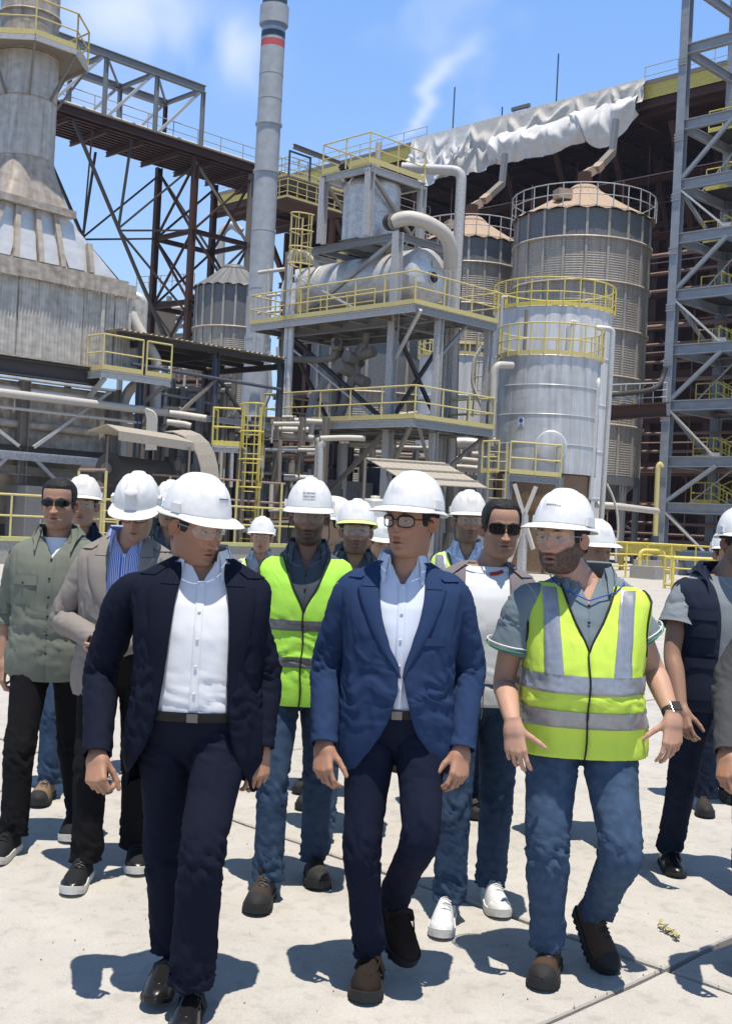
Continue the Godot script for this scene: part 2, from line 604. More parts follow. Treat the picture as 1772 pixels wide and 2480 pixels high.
func build_ground() -> void:
	var g := MeshInstance3D.new()
	g.name = "ground"
	var pl := PlaneMesh.new()
	pl.size = Vector2(700, 700)
	g.mesh = pl
	g.material_override = M.sand
	g.position = Vector3(0, -.035, -150)
	g.set_meta("kind", "structure")
	add_child(g)
	var rng := RandomNumberGenerator.new()
	rng.seed = 5
	var lu := 3.84
	var lv := 5.95
	# slabs with worn, uneven edges; joints are filled with sand lying lower
	var variants := []
	for k in 5:
		var edge := []
		var nn := 26
		var pts := []
		for s in 4:
			for i in nn:
				var t := float(i) / nn
				var p: Vector2
				var wob := rng.randf_range(-.006, .012) + (.03 if rng.randf() < .05 else 0.0)
				var hu := lu * .5 - .011 - wob
				var hv := lv * .5 - .011 - wob
				match s:
					0: p = Vector2(lerpf(-lu * .5 + .012, lu * .5 - .012, t), -hv)
					1: p = Vector2(hu, lerpf(-lv * .5 + .012, lv * .5 - .012, t))
					2: p = Vector2(lerpf(lu * .5 - .012, -lu * .5 + .012, t), hv)
					3: p = Vector2(-hu, lerpf(lv * .5 - .012, -lv * .5 + .012, t))
				pts.append(p)
		var st := SurfaceTool.new()
		st.begin(Mesh.PRIMITIVE_TRIANGLES)
		st.set_smooth_group(-1)
		var n := pts.size()
		for i in n:
			var a: Vector2 = pts[i]
			var b: Vector2 = pts[(i + 1) % n]
			var ai := a * .9975
			var bi := b * .9975
			# grid u,v -> local x,z of the slab
			var f := func(p: Vector2, h: float) -> Vector3: return EU * p.x + EV * p.y + Vector3.UP * h
			tri(st, Vector3.ZERO, f.call(ai, 0.0), f.call(bi, 0.0), Vector3.UP)
			var out: Vector3 = f.call(a + b, 0.0)
			tri(st, f.call(ai, 0.0), f.call(a, -.008), f.call(b, -.008), Vector3.UP)
			tri(st, f.call(ai, 0.0), f.call(b, -.008), f.call(bi, 0.0), Vector3.UP)
			tri(st, f.call(a, -.008), f.call(a, -.09), f.call(b, -.09), out)
			tri(st, f.call(a, -.008), f.call(b, -.09), f.call(b, -.008), out)
		st.generate_normals()
		variants.append(st.commit())
	for i in range(-3, 13):
		for j in range(-3, 9):
			var u := 2.28 + (i + .5) * lu
			var v := 4.0 + (j + .5) * lv
			var q := W(u, v, 0)
			if q.z > 3.5 or absf(q.x) > 5.0 - q.z * .55:
				continue
			part(g, "slab", variants[(i * 7 + j * 3 + 50) % 5], M.concrete, Transform3D(Basis(), q + Vector3.UP * rng.randf_range(-.003, .003)))
	# the yard beyond the slabs
	var far := MeshInstance3D.new()
	far.name = "yard"
	var fm := PlaneMesh.new()
	fm.size = Vector2(700, 600)
	far.mesh = fm
	far.material_override = M.concrete
	far.position = Vector3(0, -.025, -352)
	far.set_meta("kind", "structure")
	add_child(far)
	# loose grit
	var mm := MultiMesh.new()
	mm.transform_format = MultiMesh.TRANSFORM_3D
	var sp := SphereMesh.new()
	sp.radius = 1.0
	sp.height = 1.6
	sp.radial_segments = 6
	sp.rings = 3
	mm.mesh = sp
	mm.instance_count = 900
	for k in 900:
		var dd := 3.2 + 9.0 * pow(rng.randf(), 1.6)
		var q := Vector3(rng.randf_range(-.36, .36) * dd, 0, -dd)
		if k % 3 == 0:
			# along the joints
			var a := ath(rng.randf_range(560, 1772), 2000, 0)
			var uu := rng.randf_range(-2.0, 8.0)
			q = W(uu, 4.0 + rng.randf_range(-.03, .03), 0) if k % 2 else W(2.28 + rng.randf_range(-.03, .03), uu, 0)
		var r := rng.randf_range(.0012, .0035)
		mm.set_instance_transform(k, Transform3D(Basis(Vector3.UP, rng.randf() * 6.0).scaled(Vector3(r, r * .7, r * 1.3)), q + Vector3.UP * r * .3))
	var gr := MultiMeshInstance3D.new()
	gr.name = "grit"
	gr.multimesh = mm
	gr.material_override = M.sand
	gr.set_meta("kind", "stuff")
	tag(gr, "loose sandy grit scattered on the concrete and in its joints", "grit")
	add_child(gr)
	# a dry sprig on the slab
	var tw := thing("dry_twig", "small dry pale plant sprig lying on the concrete near a slab joint", "twig", ath(1620, 2255, 0))
	var tm := mat("dry_plant", lin(.42, .37, .17), .9, 0, "fine", 20.0)
	for k in 9:
		var a := ath(1590 + k * 6.5, 2240 + k * 3.8, .012)
		var e := a + Vector3(rng.randf_range(-.02, .035), rng.randf_range(0, .03), rng.randf_range(-.03, .03))
		part(tw, "stalk", sweep(PackedVector3Array([Vector3.ZERO, (e - a) * .5 + Vector3(0, .006, 0), e - a]), .0032, 5), tm, Transform3D(Basis(), a))
		for l in 3:
			var lf := PackedVector3Array()
			part(tw, "leaf", leaf_mesh(rng), tm, Transform3D(Basis(Vector3.UP, rng.randf() * TAU) * Basis(Vector3.RIGHT, rng.randf_range(-.5, .5)), a.lerp(e, rng.randf()) + Vector3(0, .004, 0)))

func leaf_mesh(rng: RandomNumberGenerator) -> ArrayMesh:
	var l := rng.randf_range(.016, .034)
	var rows := []
	for i in 5:
		var t := i / 4.0
		var w := l * .3 * sin(PI * (t * .9 + .08))
		rows.append(PackedVector3Array([Vector3(-w, .002, t * l), Vector3(0, -.002 + .006 * t, t * l), Vector3(w, .002, t * l)]))
	return grid_mesh(rows, false)

func corrugated(width: float, height: float, pitch: float, amp: float) -> ArrayMesh:   # in xy, ribs along y, facing z
	var n := int(width / pitch * 4.0)
	var a := PackedVector3Array()
	var b := PackedVector3Array()
	for i in n + 1:
		var x := width * (float(i) / n - .5)
		var z: float = [amp, amp, -amp, -amp][i % 4]
		a.append(Vector3(x, height * .5, z))
		b.append(Vector3(x, -height * .5, z))
	return grid_mesh([a, b], false, false)

func face_u(u: float, v: float, h: float) -> Transform3D:   # on a wall that faces the yard to the right
	return Transform3D(Basis(EV, Vector3.UP, -EU), W(u, v, h))
func face_v(u: float, v: float, h: float) -> Transform3D:   # on a wall that faces the yard to the left
	return Transform3D(Basis(-EU, Vector3.UP, -EV), W(u, v, h))

# ---------------------------------------------------------------- left: boiler house and its stack
func build_boiler_house() -> void:
	var t := thing("boiler_house", "weathered silver clad boiler house with corrugated walls and dark beams", "building", W(32.6, 17, 0))
	gbox(t, "core", 35.0, 17.0, 7.25, 4.6, 8.2, 2.35, M.clad)
	var pm := corrugated(1.14, 2.42, .115, .016)
	for k in 8:
		part(t, "wall_panel", pm, M.clad, face_u(32.63 - (.03 if k % 3 == 1 else 0.0), 13.4 + k * 1.13, 7.24))
	bar(t, "corner_trim", W(32.55, 20.25, 6.05), W(32.55, 20.25, 8.4), .12, .06, M.clad, EU)
	bar(t, "corner_trim", W(32.55, 21.25, 6.05), W(32.55, 21.25, 8.4), .10, .08, M.clad, EU)
	for k in 8:
		var gv := 13.0 + k * 1.05
		bar(t, "fascia_sheet", W(32.45, gv, 8.62), W(32.45, gv + 1.045, 8.62 - (.02 if k % 2 else 0.0)), .42, .05, M.clad_rusty, EU)
	ibeam(t, "beam", W(32.45, 12.6, 5.66), W(32.45, 20.2, 5.66), .30, .50, M.dark_steel)
	bar(t, "ledge", W(32.4, 12.6, 5.98), W(32.4, 20.0, 5.98), .35, .05, M.clad_rusty)
	bar(t, "ledge", W(32.35, 12.6, 5.32), W(32.35, 20.6, 5.32), .45, .06, M.clad_bright)
	gbox(t, "duct_section", 35.2, 16.5, 4.3, 4.5, 8.6, 2.0, M.clad_rusty)
	var lp := corrugated(1.2, 1.95, .3, .012)
	for k in 7:
		part(t, "duct_panel", lp, M.clad_rusty, face_u(32.92, 13.4 + k * 1.21, 4.3))
	rod(t, "flange_pipe", W(32.7, 12.6, 5.05), W(32.7, 20.3, 5.0), .11, M.clad_bright)
	rod(t, "flange_pipe", W(32.75, 12.6, 4.05), W(32.75, 20.4, 3.95), .13, M.clad_rusty)
	ibeam(t, "beam", W(32.5, 12.6, 3.24), W(32.5, 20.9, 3.22), .22, .20, M.dark_steel)
	bar(t, "grating_edge", W(32.35, 12.6, 3.02), W(32.35, 20.6, 3.0), .26, .05, M.galv, EU)
	for d: Array in [[14.2, 5.3, 17.5, 3.3], [20.6, 5.3, 18.0, 3.3], [17.2, 3.0, 15.8, 1.6], [18.0, 3.0, 20.2, 1.2]]:
		bar(t, "brace", W(32.42, d[0], d[1]), W(32.42, d[2], d[3]), .10, .10, M.galv)
	for v: float in [12.8, 17.7, 20.9]:
		ibeam(t, "column", W(32.6, v, 0), W(32.6, v, 5.4), .28, .28, M.dusty_steel)
	ibeam(t, "beam", W(32.6, 12.6, 2.6), W(32.6, 20.9, 2.55), .2, .26, M.dusty_steel)
	for k in 2:
		var c := 14.6 + k * 3.8
		part(t, "hopper", hexa([W(33.9, c - .3, .9), W(33.9, c + .3, .9), W(34.6, c + .3, .9), W(34.6, c - .3, .9)], [W(33.0, c - 1.7, 2.95), W(33.0, c + 1.7, 2.95), W(36.5, c + 1.7, 2.95), W(36.5, c - 1.7, 2.95)]), M.clad_rusty, Transform3D())
	gbox(t, "back_wall", 37.3, 17.0, 2.6, .2, 9, 5.2, M.dusty_steel)
	# square-to-round hood
	var b0 := [W(32.62, 14.2, 8.8), W(32.62, 20.95, 8.8), W(36.6, 20.95, 8.8), W(36.6, 14.2, 8.8)]
	var b1 := [W(33.05, 16.6, 10.75), W(33.05, 19.0, 10.75), W(35.4, 19.0, 10.75), W(35.4, 16.6, 10.75)]
	part(t, "hood", hexa(b0, b1), M.clad_bright, Transform3D())
	bar(t, "gutter", W(32.9, 16.3, 10.78), W(32.9, 19.25, 10.72), .30, .22, M.clad_rusty, Vector3.UP)
	bar(t, "gutter", W(32.5, 14.0, 8.88), W(32.5, 21.1, 8.86), .1, .12, M.clad_rusty, Vector3.UP)
	var rv := [[16.2, 16.85], [17.15, 17.35], [18.0, 18.0], [18.75, 18.62]]
	for r: Array in rv:
		bar(t, "rib", W(32.52, r[0], 8.95), W(32.95, r[1], 10.6), .17, .14, M.clad_rusty, EU)
	bar(t, "rib", W(32.52, 19.75, 8.95), W(32.75, 19.75, 9.9), .17, .14, M.clad_rusty, EU)
	for k in 5:
		var pa: float = [15.7, 16.7, 17.57, 18.4, 19.3][k]
		var lean: float = [.5, .3, .05, -.1, -.3][k]
		part(t, "hood_panel", hexa([W(32.60, pa - .3, 9.0), W(32.60, pa + .3, 9.0), W(32.64, pa + .3, 9.0), W(32.64, pa - .3, 9.0)], [W(32.79, pa - .28 + lean, 9.85), W(32.79, pa + .28 + lean, 9.85), W(32.86, pa + .28 + lean, 9.85), W(32.86, pa - .28 + lean, 9.85)]), M.clad_bright, Transform3D())
	# round stack
	var s := thing("exhaust_stack", "tall weathered silver exhaust stack with octagonal railed platform", "stack", W(34.2, 18.1, 10.7))
	var rows := []
	for i in 7:
		var k := i / 6.0
		var row := PackedVector3Array()
		for j in 40:
			var a := TAU * j / 40.0
			var cr := Vector3(cos(a), 0, sin(a))
			var sq := cr / maxf(absf(cr.dot(EU)), absf(cr.dot(EV))) * 1.15
			row.append(sq.lerp(cr * .95, pow(k, .8)) + Vector3.UP * (k * 1.6))
		rows.append(row)
	part(s, "transition", grid_mesh(rows, true, true), M.clad_rusty, Transform3D(Basis(), W(34.2, 18.1, 10.75)))
	part(s, "shell", lathe([Vector2(.95, 0), Vector2(.95, 3.55)], 48), M.clad, Transform3D(Basis(), W(34.2, 18.1, 12.3)))
	part(s, "shell", lathe([Vector2(.90, 0), Vector2(.90, 8)], 48), M.clad_rusty, Transform3D(Basis(), W(34.2, 18.1, 15.7)))
	for h: float in [12.32, 14.2, 15.6, 16.9, 18.5]:
		part(s, "band", lathe([Vector2(.9, -.03), Vector2(.965, -.03), Vector2(.965, .03), Vector2(.9, .03)], 48), M.clad_rusty, Transform3D(Basis(), W(34.2, 18.1, h)))
	for k in 16:
		var a := k * TAU / 16.0 + .25
		var q := W(34.2, 18.1, 0) + Vector3(cos(a), 0, sin(a)) * .955
		bar(s, "seam", q + Vector3.UP * 12.3, q + Vector3.UP * 15.6, .04, .012, M.clad, Vector3(cos(a), 0, sin(a)))
	var oc := []
	for k in 9:
		var a := TAU * k / 8.0 + PI / 8.0
		oc.append(W(34.2, 18.1, 15.75) + Vector3(cos(a), 0, sin(a)) * 1.85)
	var poly := PackedVector2Array()
	for k in 8:
		var q: Vector3 = oc[7 - k] - W(34.2, 18.1, 15.75)
		poly.append(Vector2(q.x, q.z))
	part(s, "platform_deck", prism(poly), M.dusty_steel, Transform3D(Basis.from_scale(Vector3(1, .08, 1)), W(34.2, 18.1, 15.72)))
	for k in 8:
		bar(s, "edge_beam", oc[k] + Vector3.DOWN * .1, oc[k + 1] + Vector3.DOWN * .1, .06, .16, M.galv)
		var q: Vector3 = oc[k]
		var c := W(34.2, 18.1, 14.2)
		bar(s, "strut", q + Vector3.DOWN * .1, c + (q - W(34.2, 18.1, 15.75)).normalized() * .95, .07, .07, M.dusty_steel)
	railing(s, oc, M.yellow, true, 1.1, .03, 2.0)
	# balcony
	var bt := thing("balcony", "small yellow railed steel balcony bracketed to the boiler house wall", "balcony", W(31.6, 21, 5.85))
	gbox(bt, "deck", 32.05, 21.0, 5.84, 1.0, 2.5, .05, M.dusty_steel)
	ibeam(bt, "edge_beam", W(31.58, 19.7, 5.72), W(31.58, 22.3, 5.72), .12, .22, M.galv)
	ibeam(bt, "edge_beam", W(31.58, 19.75, 5.72), W(32.55, 19.75, 5.72), .12, .22, M.galv)
	bar(bt, "bracket", W(31.6, 19.85, 5.6), W(32.5, 19.85, 5.0), .12, .12, M.galv)
	bar(bt, "bracket", W(31.6, 22.1, 5.6), W(32.5, 21.3, 4.6), .12, .12, M.dusty_steel)
	railing(bt, [W(32.5, 19.75, 5.86), W(31.58, 19.75, 5.86), W(31.58, 21.2, 5.86)], M.yellow, true, 1.1, .03, 1.0)
	railing(bt, [W(31.58, 21.35, 5.86), W(31.58, 22.3, 5.86)], M.yellow, true, 1.1, .03, 1.0)
	# pipes by the corner
	pipe("insulated_pipe", "white insulated pipe snaking down past the balcony corner", [atd(316, 755, 38.2), atd(330, 785, 38.2), atd(372, 858, 38.2), atd(382, 880, 38.2), atd(368, 905, 38.2), atd(315, 940, 38.2), atd(298, 975, 38.2), atd(294, 1120, 38.2)], .17, M.insul, .7)
	pipe("insulated_pipe", "grey insulated pipe bending over the boiler house roof corner", [atd(310, 712, 39.5), atd(348, 722, 39.5), atd(340, 860, 39.5), atd(338, 1000, 39.5)], .16, M.insul_bright, .3)
	pipe("insulated_pipe", "grey vertical pipe standing under the balcony", [atd(377, 915, 39), atd(376, 1005, 39)], .19, M.galv)
	pipe("insulated_pipe", "long dusty cream pipe running along the boiler house", [W(31.9, 12.5, 4.8), W(31.9, 22.4, 4.78)], .125, M.insul)
	pipe("thin_pipe", "thin white conduit below the long dusty pipe", [W(31.95, 12.5, 4.4), W(31.95, 21.5, 4.36)], .045, M.insul)
	pipe("thin_pipe", "yellow valve post behind the bent grey pipe", [atd(327, 745, 39), atd(325, 790, 39)], .17, M.yellow)
	# conveyor drive under its sheet hood
	var hd := thing("conveyor_hood", "dusty bent sheet metal hood on thin posts with curved end guard", "hood", atd(360, 1180, 34.5))
	var r0 := atd(258, 1030, 33.2)
	var r1 := atd(448, 1060, 36.2)
	var e0 := atd(289, 1047, 32.8)
	var e1 := atd(470, 1075, 35.8)
	var f0 := atd(214, 1045, 33.6)
	var f1 := atd(405, 1072, 36.6)
	part(hd, "roof_sheet", hexa([e0, e1, r1, r0], [e0 + Vector3.UP * .04, e1 + Vector3.UP * .04, r1 + Vector3.UP * .04, r0 + Vector3.UP * .04]), M.sheet_dusty, Transform3D())
	part(hd, "roof_sheet", hexa([f0, f1, r1 + EU * .01, r0 + EU * .01], [f0 + Vector3.UP * .04, f1 + Vector3.UP * .04, r1 + EU * .01 + Vector3.UP * .04, r0 + EU * .01 + Vector3.UP * .04]), M.sheet_dusty, Transform3D())
	part(hd, "side_skirt", hexa([e0 + Vector3.DOWN * .22, e1 + Vector3.DOWN * .22, e1 + Vector3.DOWN * .22 + EU * .03, e0 + Vector3.DOWN * .22 + EU * .03], [e0, e1, e1 + EU * .03, e0 + EU * .03]), M.sheet_dusty, Transform3D())
	for q: Vector2 in [Vector2(262, 1056), Vector2(335, 1066), Vector2(460, 1083)]:
		var a := atd(q.x, q.y, 34.0 if q.x < 300 else 35.5)
		rod(hd, "post", Vector3(a.x, 0, a.z), a, .035, M.dusty_steel)
	var ga := []
	var gb := []
	for q: Vector2 in [Vector2(442, 1041), Vector2(462, 1042), Vector2(486, 1052), Vector2(506, 1071), Vector2(520, 1098), Vector2(528, 1128), Vector2(531, 1160)]:
		var a := atd(q.x, q.y, 36.0)
		ga.append(a)
		gb.append(a + EU * .1 + Vector3(-.42, -.08, .25))
	part(hd, "curved_guard", strip(ga, gb, Vector3(-.02, -.03, .0)), M.sheet_dusty, Transform3D())
	var dm := thing("drive_motor", "large dark drive motor lying under the sheet metal hood", "motor", atd(300, 1200, 35))
	rod(dm, "casing", atd(268, 1135, 34.5), atd(395, 1150, 36.5), .42, M.dark_steel)
	rod(dm, "end_cover", atd(262, 1134, 34.4), atd(268, 1135, 34.5), .47, M.dark_steel)
	rod(dm, "end_cover", atd(395, 1150, 36.5), atd(402, 1151, 36.6), .45, M.dark_steel)
	rod(dm, "shaft", atd(256, 1133, 34.3), atd(262, 1134, 34.4), .16, M.dusty_steel)
	bar(dm, "foot", atd(285, 1210, 34.8), atd(285, 1180, 34.8), .5, .4, M.dark_steel)
	bar(dm, "foot", atd(375, 1215, 36.2), atd(375, 1190, 36.2), .5, .4, M.dark_steel)
	var cb := thing("cable_tray", "bundle of grey cables bending down from a tray behind the hood", "cables", atd(345, 1100, 37.5))
	for k in 6:
		var o := k * 4.2
		pipe_part(cb, "cable", [atd(325 + o, 986 + k * 2.0, 37.6), atd(348 + o, 984 + k * 2.0, 37.6), atd(358 + o, 1010, 37.6), atd(355 + o, 1090, 37.6)], .05, M.insul, .3, 8)

# ---------------------------------------------------------------- conveyor bridge
func build_bridge() -> void:
	var t := thing("conveyor_bridge", "long rusty brown conveyor bridge on trestle legs with grey truss", "bridge", W(60.6, 45, 0))
	gbox(t, "deck", 62.8, 46.0, 24.42, 4.2, 42, .16, M.brown_steel)
	for k in 9:
		ibeam(t, "deck_beam", W(61.0 + k * .45, 25.0, 24.18), W(61.0 + k * .45, 66.8, 24.18), .16, .3, M.brown_steel)
	for k in 16:
		ibeam(t, "cross_beam", W(60.75, 27.0 + k * 2.6, 23.85), W(64.85, 27.0 + k * 2.6, 23.85), .18, .3, M.brown_steel)
	ibeam(t, "edge_beam", W(60.62, 25, 24.35), W(60.62, 66.8, 24.35), .2, .42, M.brown_steel)
	bar(t, "kerb_angle", W(60.5, 25, 24.62), W(60.5, 66.8, 24.62), .18, .1, M.dusty_steel)
	# near and far truss
	for far in 2:
		var u := 60.62 + far * 4.1
		var m: Material = M.grey_steel
		ibeam(t, "top_chord", W(u, 29, 28.3), W(u, 44.3, 28.3), .34, .46, M.grey_steel)
		for v: float in [33.6, 37.1, 40.7, 44.2]:
			ibeam(t, "post", W(u, v, 24.6), W(u, v, 28.1), .22, .22, m if v < 44 else M.brown_steel if far == 1 else M.grey_steel)
		for v: float in [33.6, 37.1, 40.7]:
			bar(t, "diagonal", W(u, v + .25, 24.7), W(u, v + 3.2, 28.0), .16, .16, M.galv)
		bar(t, "diagonal", W(u, 30.2, 24.7), W(u, 33.4, 28.0), .16, .16, M.galv)
	for v: float in [33.6, 37.1, 40.7, 44.2]:
		ibeam(t, "portal_beam", W(60.62, v, 28.3), W(64.72, v, 28.3), .2, .25, M.grey_steel)
	for v: float in [33.6, 37.1, 40.7]:
		bar(t, "top_brace", W(60.7, v, 28.3), W(64.7, v + 3.5, 28.3), .12, .12, M.grey_steel)
	railing(t, [W(60.7, 29, 24.6), W(60.7, 44, 24.6), W(60.7, 66, 24.6)], M.galv, false, 1.1, .03, 1.9)
	railing(t, [W(64.7, 29, 24.6), W(64.7, 66, 24.6)], M.galv, false, 1.1, .03, 1.9)
	# trestle of four legs
	var us := [60.8, 64.8]
	var vs := [44.0, 48.6]
	var lv := [0.3, 5.6, 10.2, 14.8, 19.3, 23.7]
	for u: float in us:
		for v: float in vs:
			ibeam(t, "leg", W(u, v, 0), W(u, v, 24.0), .36, .36, M.dusty_steel if (u < 62 and v > 46) else M.brown_steel)
		for k in range(1, 5):
			ibeam(t, "strut", W(u, 44, lv[k]), W(u, 48.6, lv[k]), .22, .3, M.brown_steel)
		for k in range(0, 5):
			bar(t, "cross_brace", W(u, 44, lv[k]), W(u, 48.6, lv[k + 1]), .13, .13, M.brown_steel)
			bar(t, "cross_brace", W(u + .02, 48.6, lv[k]), W(u + .02, 44, lv[k + 1]), .13, .13, M.dusty_steel if k % 2 == 0 else M.brown_steel)
	for v: float in vs:
		for k in range(1, 5):
			ibeam(t, "strut", W(60.8, v, lv[k]), W(64.8, v, lv[k]), .22, .3, M.brown_steel)
		for k in range(0, 5):
			bar(t, "cross_brace", W(60.8, v, lv[k]), W(64.8, v, lv[k + 1]), .13, .13, M.brown_steel)
			bar(t, "cross_brace", W(64.8, v + .02, lv[k]), W(60.8, v + .02, lv[k + 1]), .13, .13, M.brown_steel)
	# raking legs to the left
	for u: float in us:
		bar(t, "raking_leg", W(u, 35.2, 23.9), W(u, 44.0, 9.5), .17, .17, M.dark_steel)
		bar(t, "cross_brace", W(u, 38.6, 18.3), W(u, 44.0, 23.5), .11, .11, M.dark_steel)
		bar(t, "cross_brace", W(u, 38.7, 18.2), W(u, 43.9, 19.3), .11, .11, M.dark_steel)
		bar(t, "cross_brace", W(u, 38.8, 18.1), W(u, 44.0, 14.0), .11, .11, M.dark_steel)
		bar(t, "cross_brace", W(u, 38.6, 18.3), W(u, 39.2, 23.8), .13, .13, M.dark_steel)
	bar(t, "cross_brace", W(60.8, 36.5, 23.7), W(64.8, 38.6, 18.3), .1, .1, M.dark_steel)
	bar(t, "cross_brace", W(60.8, 38.6, 18.3), W(64.8, 44.0, 15.0), .1, .1, M.brown_steel)
	for q: Array in [[60.8, 56.0], [64.8, 56.0], [60.8, 61.5], [64.8, 61.5]]:
		ibeam(t, "leg", W(q[0], q[1], 0), W(q[0], q[1], 24.0), .34, .34, M.brown_steel)
	for k in 5:
		bar(t, "cross_brace", W(60.8, 56, lv[k]), W(60.8, 61.5, lv[k + 1]), .13, .13, M.brown_steel)
		bar(t, "cross_brace", W(60.8, 61.5, lv[k]), W(60.8, 56, lv[k + 1]), .13, .13, M.brown_steel)
		ibeam(t, "strut", W(60.8, 56, lv[k]), W(60.8, 61.5, lv[k]), .2, .25, M.brown_steel)
	pipe("conveyor_pipe", "large pale pipe lying along the deck of the conveyor bridge", [W(63.6, 28, 25.6), W(63.6, 66, 25.6)], .33, M.insul)
	# plant far behind the trestle
	var far := thing("far_pipe_rack", "distant grey steel pipe rack seen between the trestle legs", "pipe rack", atd(420, 900, 110))
	for k in 7:
		var a := atd(292 + k * 55, 1200, 110.0 + k * 3)
		var b := atd(300 + k * 55, 725 - k * 4, 110.0 + k * 3)
		ibeam(far, "column", Vector3(b.x, 0, b.z), b, .4, .4, M.grey_steel)
	for q: Array in [[740, .5], [780, .3], [830, .4], [880, .3]]:
		ibeam(far, "beam", atd(285, q[0], 110), atd(640, q[0] - 18, 128), q[1], q[1], M.dusty_steel if q[1] > .35 else M.grey_steel)
	for k in 6:
		bar(far, "brace", atd(300 + k * 55, 830, 110.0 + k * 3), atd(350 + k * 55, 740, 113.0 + k * 3), .2, .2, M.galv)
		bar(far, "brace", atd(350 + k * 55, 880, 113.0 + k * 3), atd(300 + k * 55, 790, 110.0 + k * 3), .2, .2, M.grey_steel)
	for k in 4:
		rod(far, "pipe", atd(285, 752 + k * 22, 111), atd(640, 738 + k * 22, 129), .22, M.insul)
	railing(far, [atd(330, 700, 112), atd(470, 690, 120)], M.galv, false, 1.2, .05, 2.0)
	gbox(far, "cabin", 92.0, 60.0, 18.6, 2.0, 9.0, 3.0, M.dusty_steel)
	pipe("gooseneck_pipe", "tall grey gooseneck pipe behind the chimney", [atd(533, 760, 95), atd(535, 560, 95), atd(560, 540, 95), atd(585, 560, 95)], .33, M.galv, 2.0)

func build_chimney() -> void:
	var c0 := atd(618, 950, 60.0)
	var c := Vector3(c0.x, 0, c0.z)
	var t := thing("chimney", "tall slim blue grey steel chimney with a red and navy band", "chimney", c)
	var hs := func(y: float) -> float: return atd(618.0 + (950.0 - y) * .05, y, 60.0).y
	var r := .615
	var prev := 0.0
	for y: float in [823.0, 700.0, 560.0, 418.0, 302.0, 240.0, 180.0]:
		var h: float = hs.call(y)
		rod(t, "section", c + Vector3.UP * prev, c + Vector3.UP * (h - .02), r + (.06 if y > 800 else 0.0), M.chimney_paint)
		var big := 0.07 if y in [823.0, 418.0, 302.0] else .012
		rod(t, "flange", c + Vector3.UP * (h - .03), c + Vector3.UP * (h + (.10 if big > .05 else .02)), r + big, M.chimney_paint)
		prev = h
	var ys := [180.0, 116.0, 99.0, 93.0, 78.0, 70.0, 60.0]
	var ms := ["chimney_paint", "red_paint", "chimney_paint", "navy_paint", "chimney_paint", "blue_paint"]
	for k in 6:
		rod(t, "painted_band" if k % 2 else "section", c + Vector3.UP * hs.call(ys[k]), c + Vector3.UP * hs.call(ys[k + 1]), r, M[ms[k]])
	rod(t, "collar", c + Vector3.UP * hs.call(60.0), c + Vector3.UP * hs.call(15.0), r + .13, M.chimney_paint)
	rod(t, "mouth", c + Vector3.UP * hs.call(15.0), c + Vector3.UP * hs.call(-40.0), r + .02, M.navy_paint)

# ---------------------------------------------------------------- corrugated canopy
func build_canopy() -> void:
	var t := thing("lean_to_canopy", "long corrugated sheet canopy on dark blue posts beside the boiler house", "canopy", W(33, 24.5, 0))
	var n := corrugated(.99, 5.2, .2, .025)
	for k in 7:
		var v := 20.9 + k * 1.0
		var xf := Transform3D(Basis(EV, -EU, Vector3.UP), W(34.3, v, 7.22))
		part(t, "roof_sheet", n, M.sheet_dusty, xf)
	for k in 5:
		ibeam(t, "purlin", W(31.9 + k * 1.15, 20.4, 7.08), W(31.9 + k * 1.15, 27.4, 7.08), .1, .16, M.dark_steel)
	for v: float in [21.4, 24.4, 27.3]:
		ibeam(t, "post", W(31.95, v, 0), W(31.95, v, 7.0), .18, .18, M.post_blue)
		ibeam(t, "post", W(36.4, v, 0), W(36.4, v, 7.0), .18, .18, M.dark_steel)
		ibeam(t, "rafter", W(31.8, v, 6.92), W(36.6, v, 6.92), .14, .2, M.dark_steel)
	rod(t, "tie", W(31.9, 21, 6.2), W(31.9, 27.3, 6.1), .06, M.post_blue)
	bar(t, "brace", W(31.95, 24.4, 6.1), W(31.95, 22.3, 4.2), .1, .1, M.dusty_steel)
	bar(t, "brace", W(31.95, 24.6, 6.1), W(31.95, 26.5, 4.2), .1, .1, M.dark_steel)
	ibeam(t, "low_beam", W(31.95, 21.2, 4.75), W(31.95, 27.3, 4.75), .12, .2, M.grey_steel)

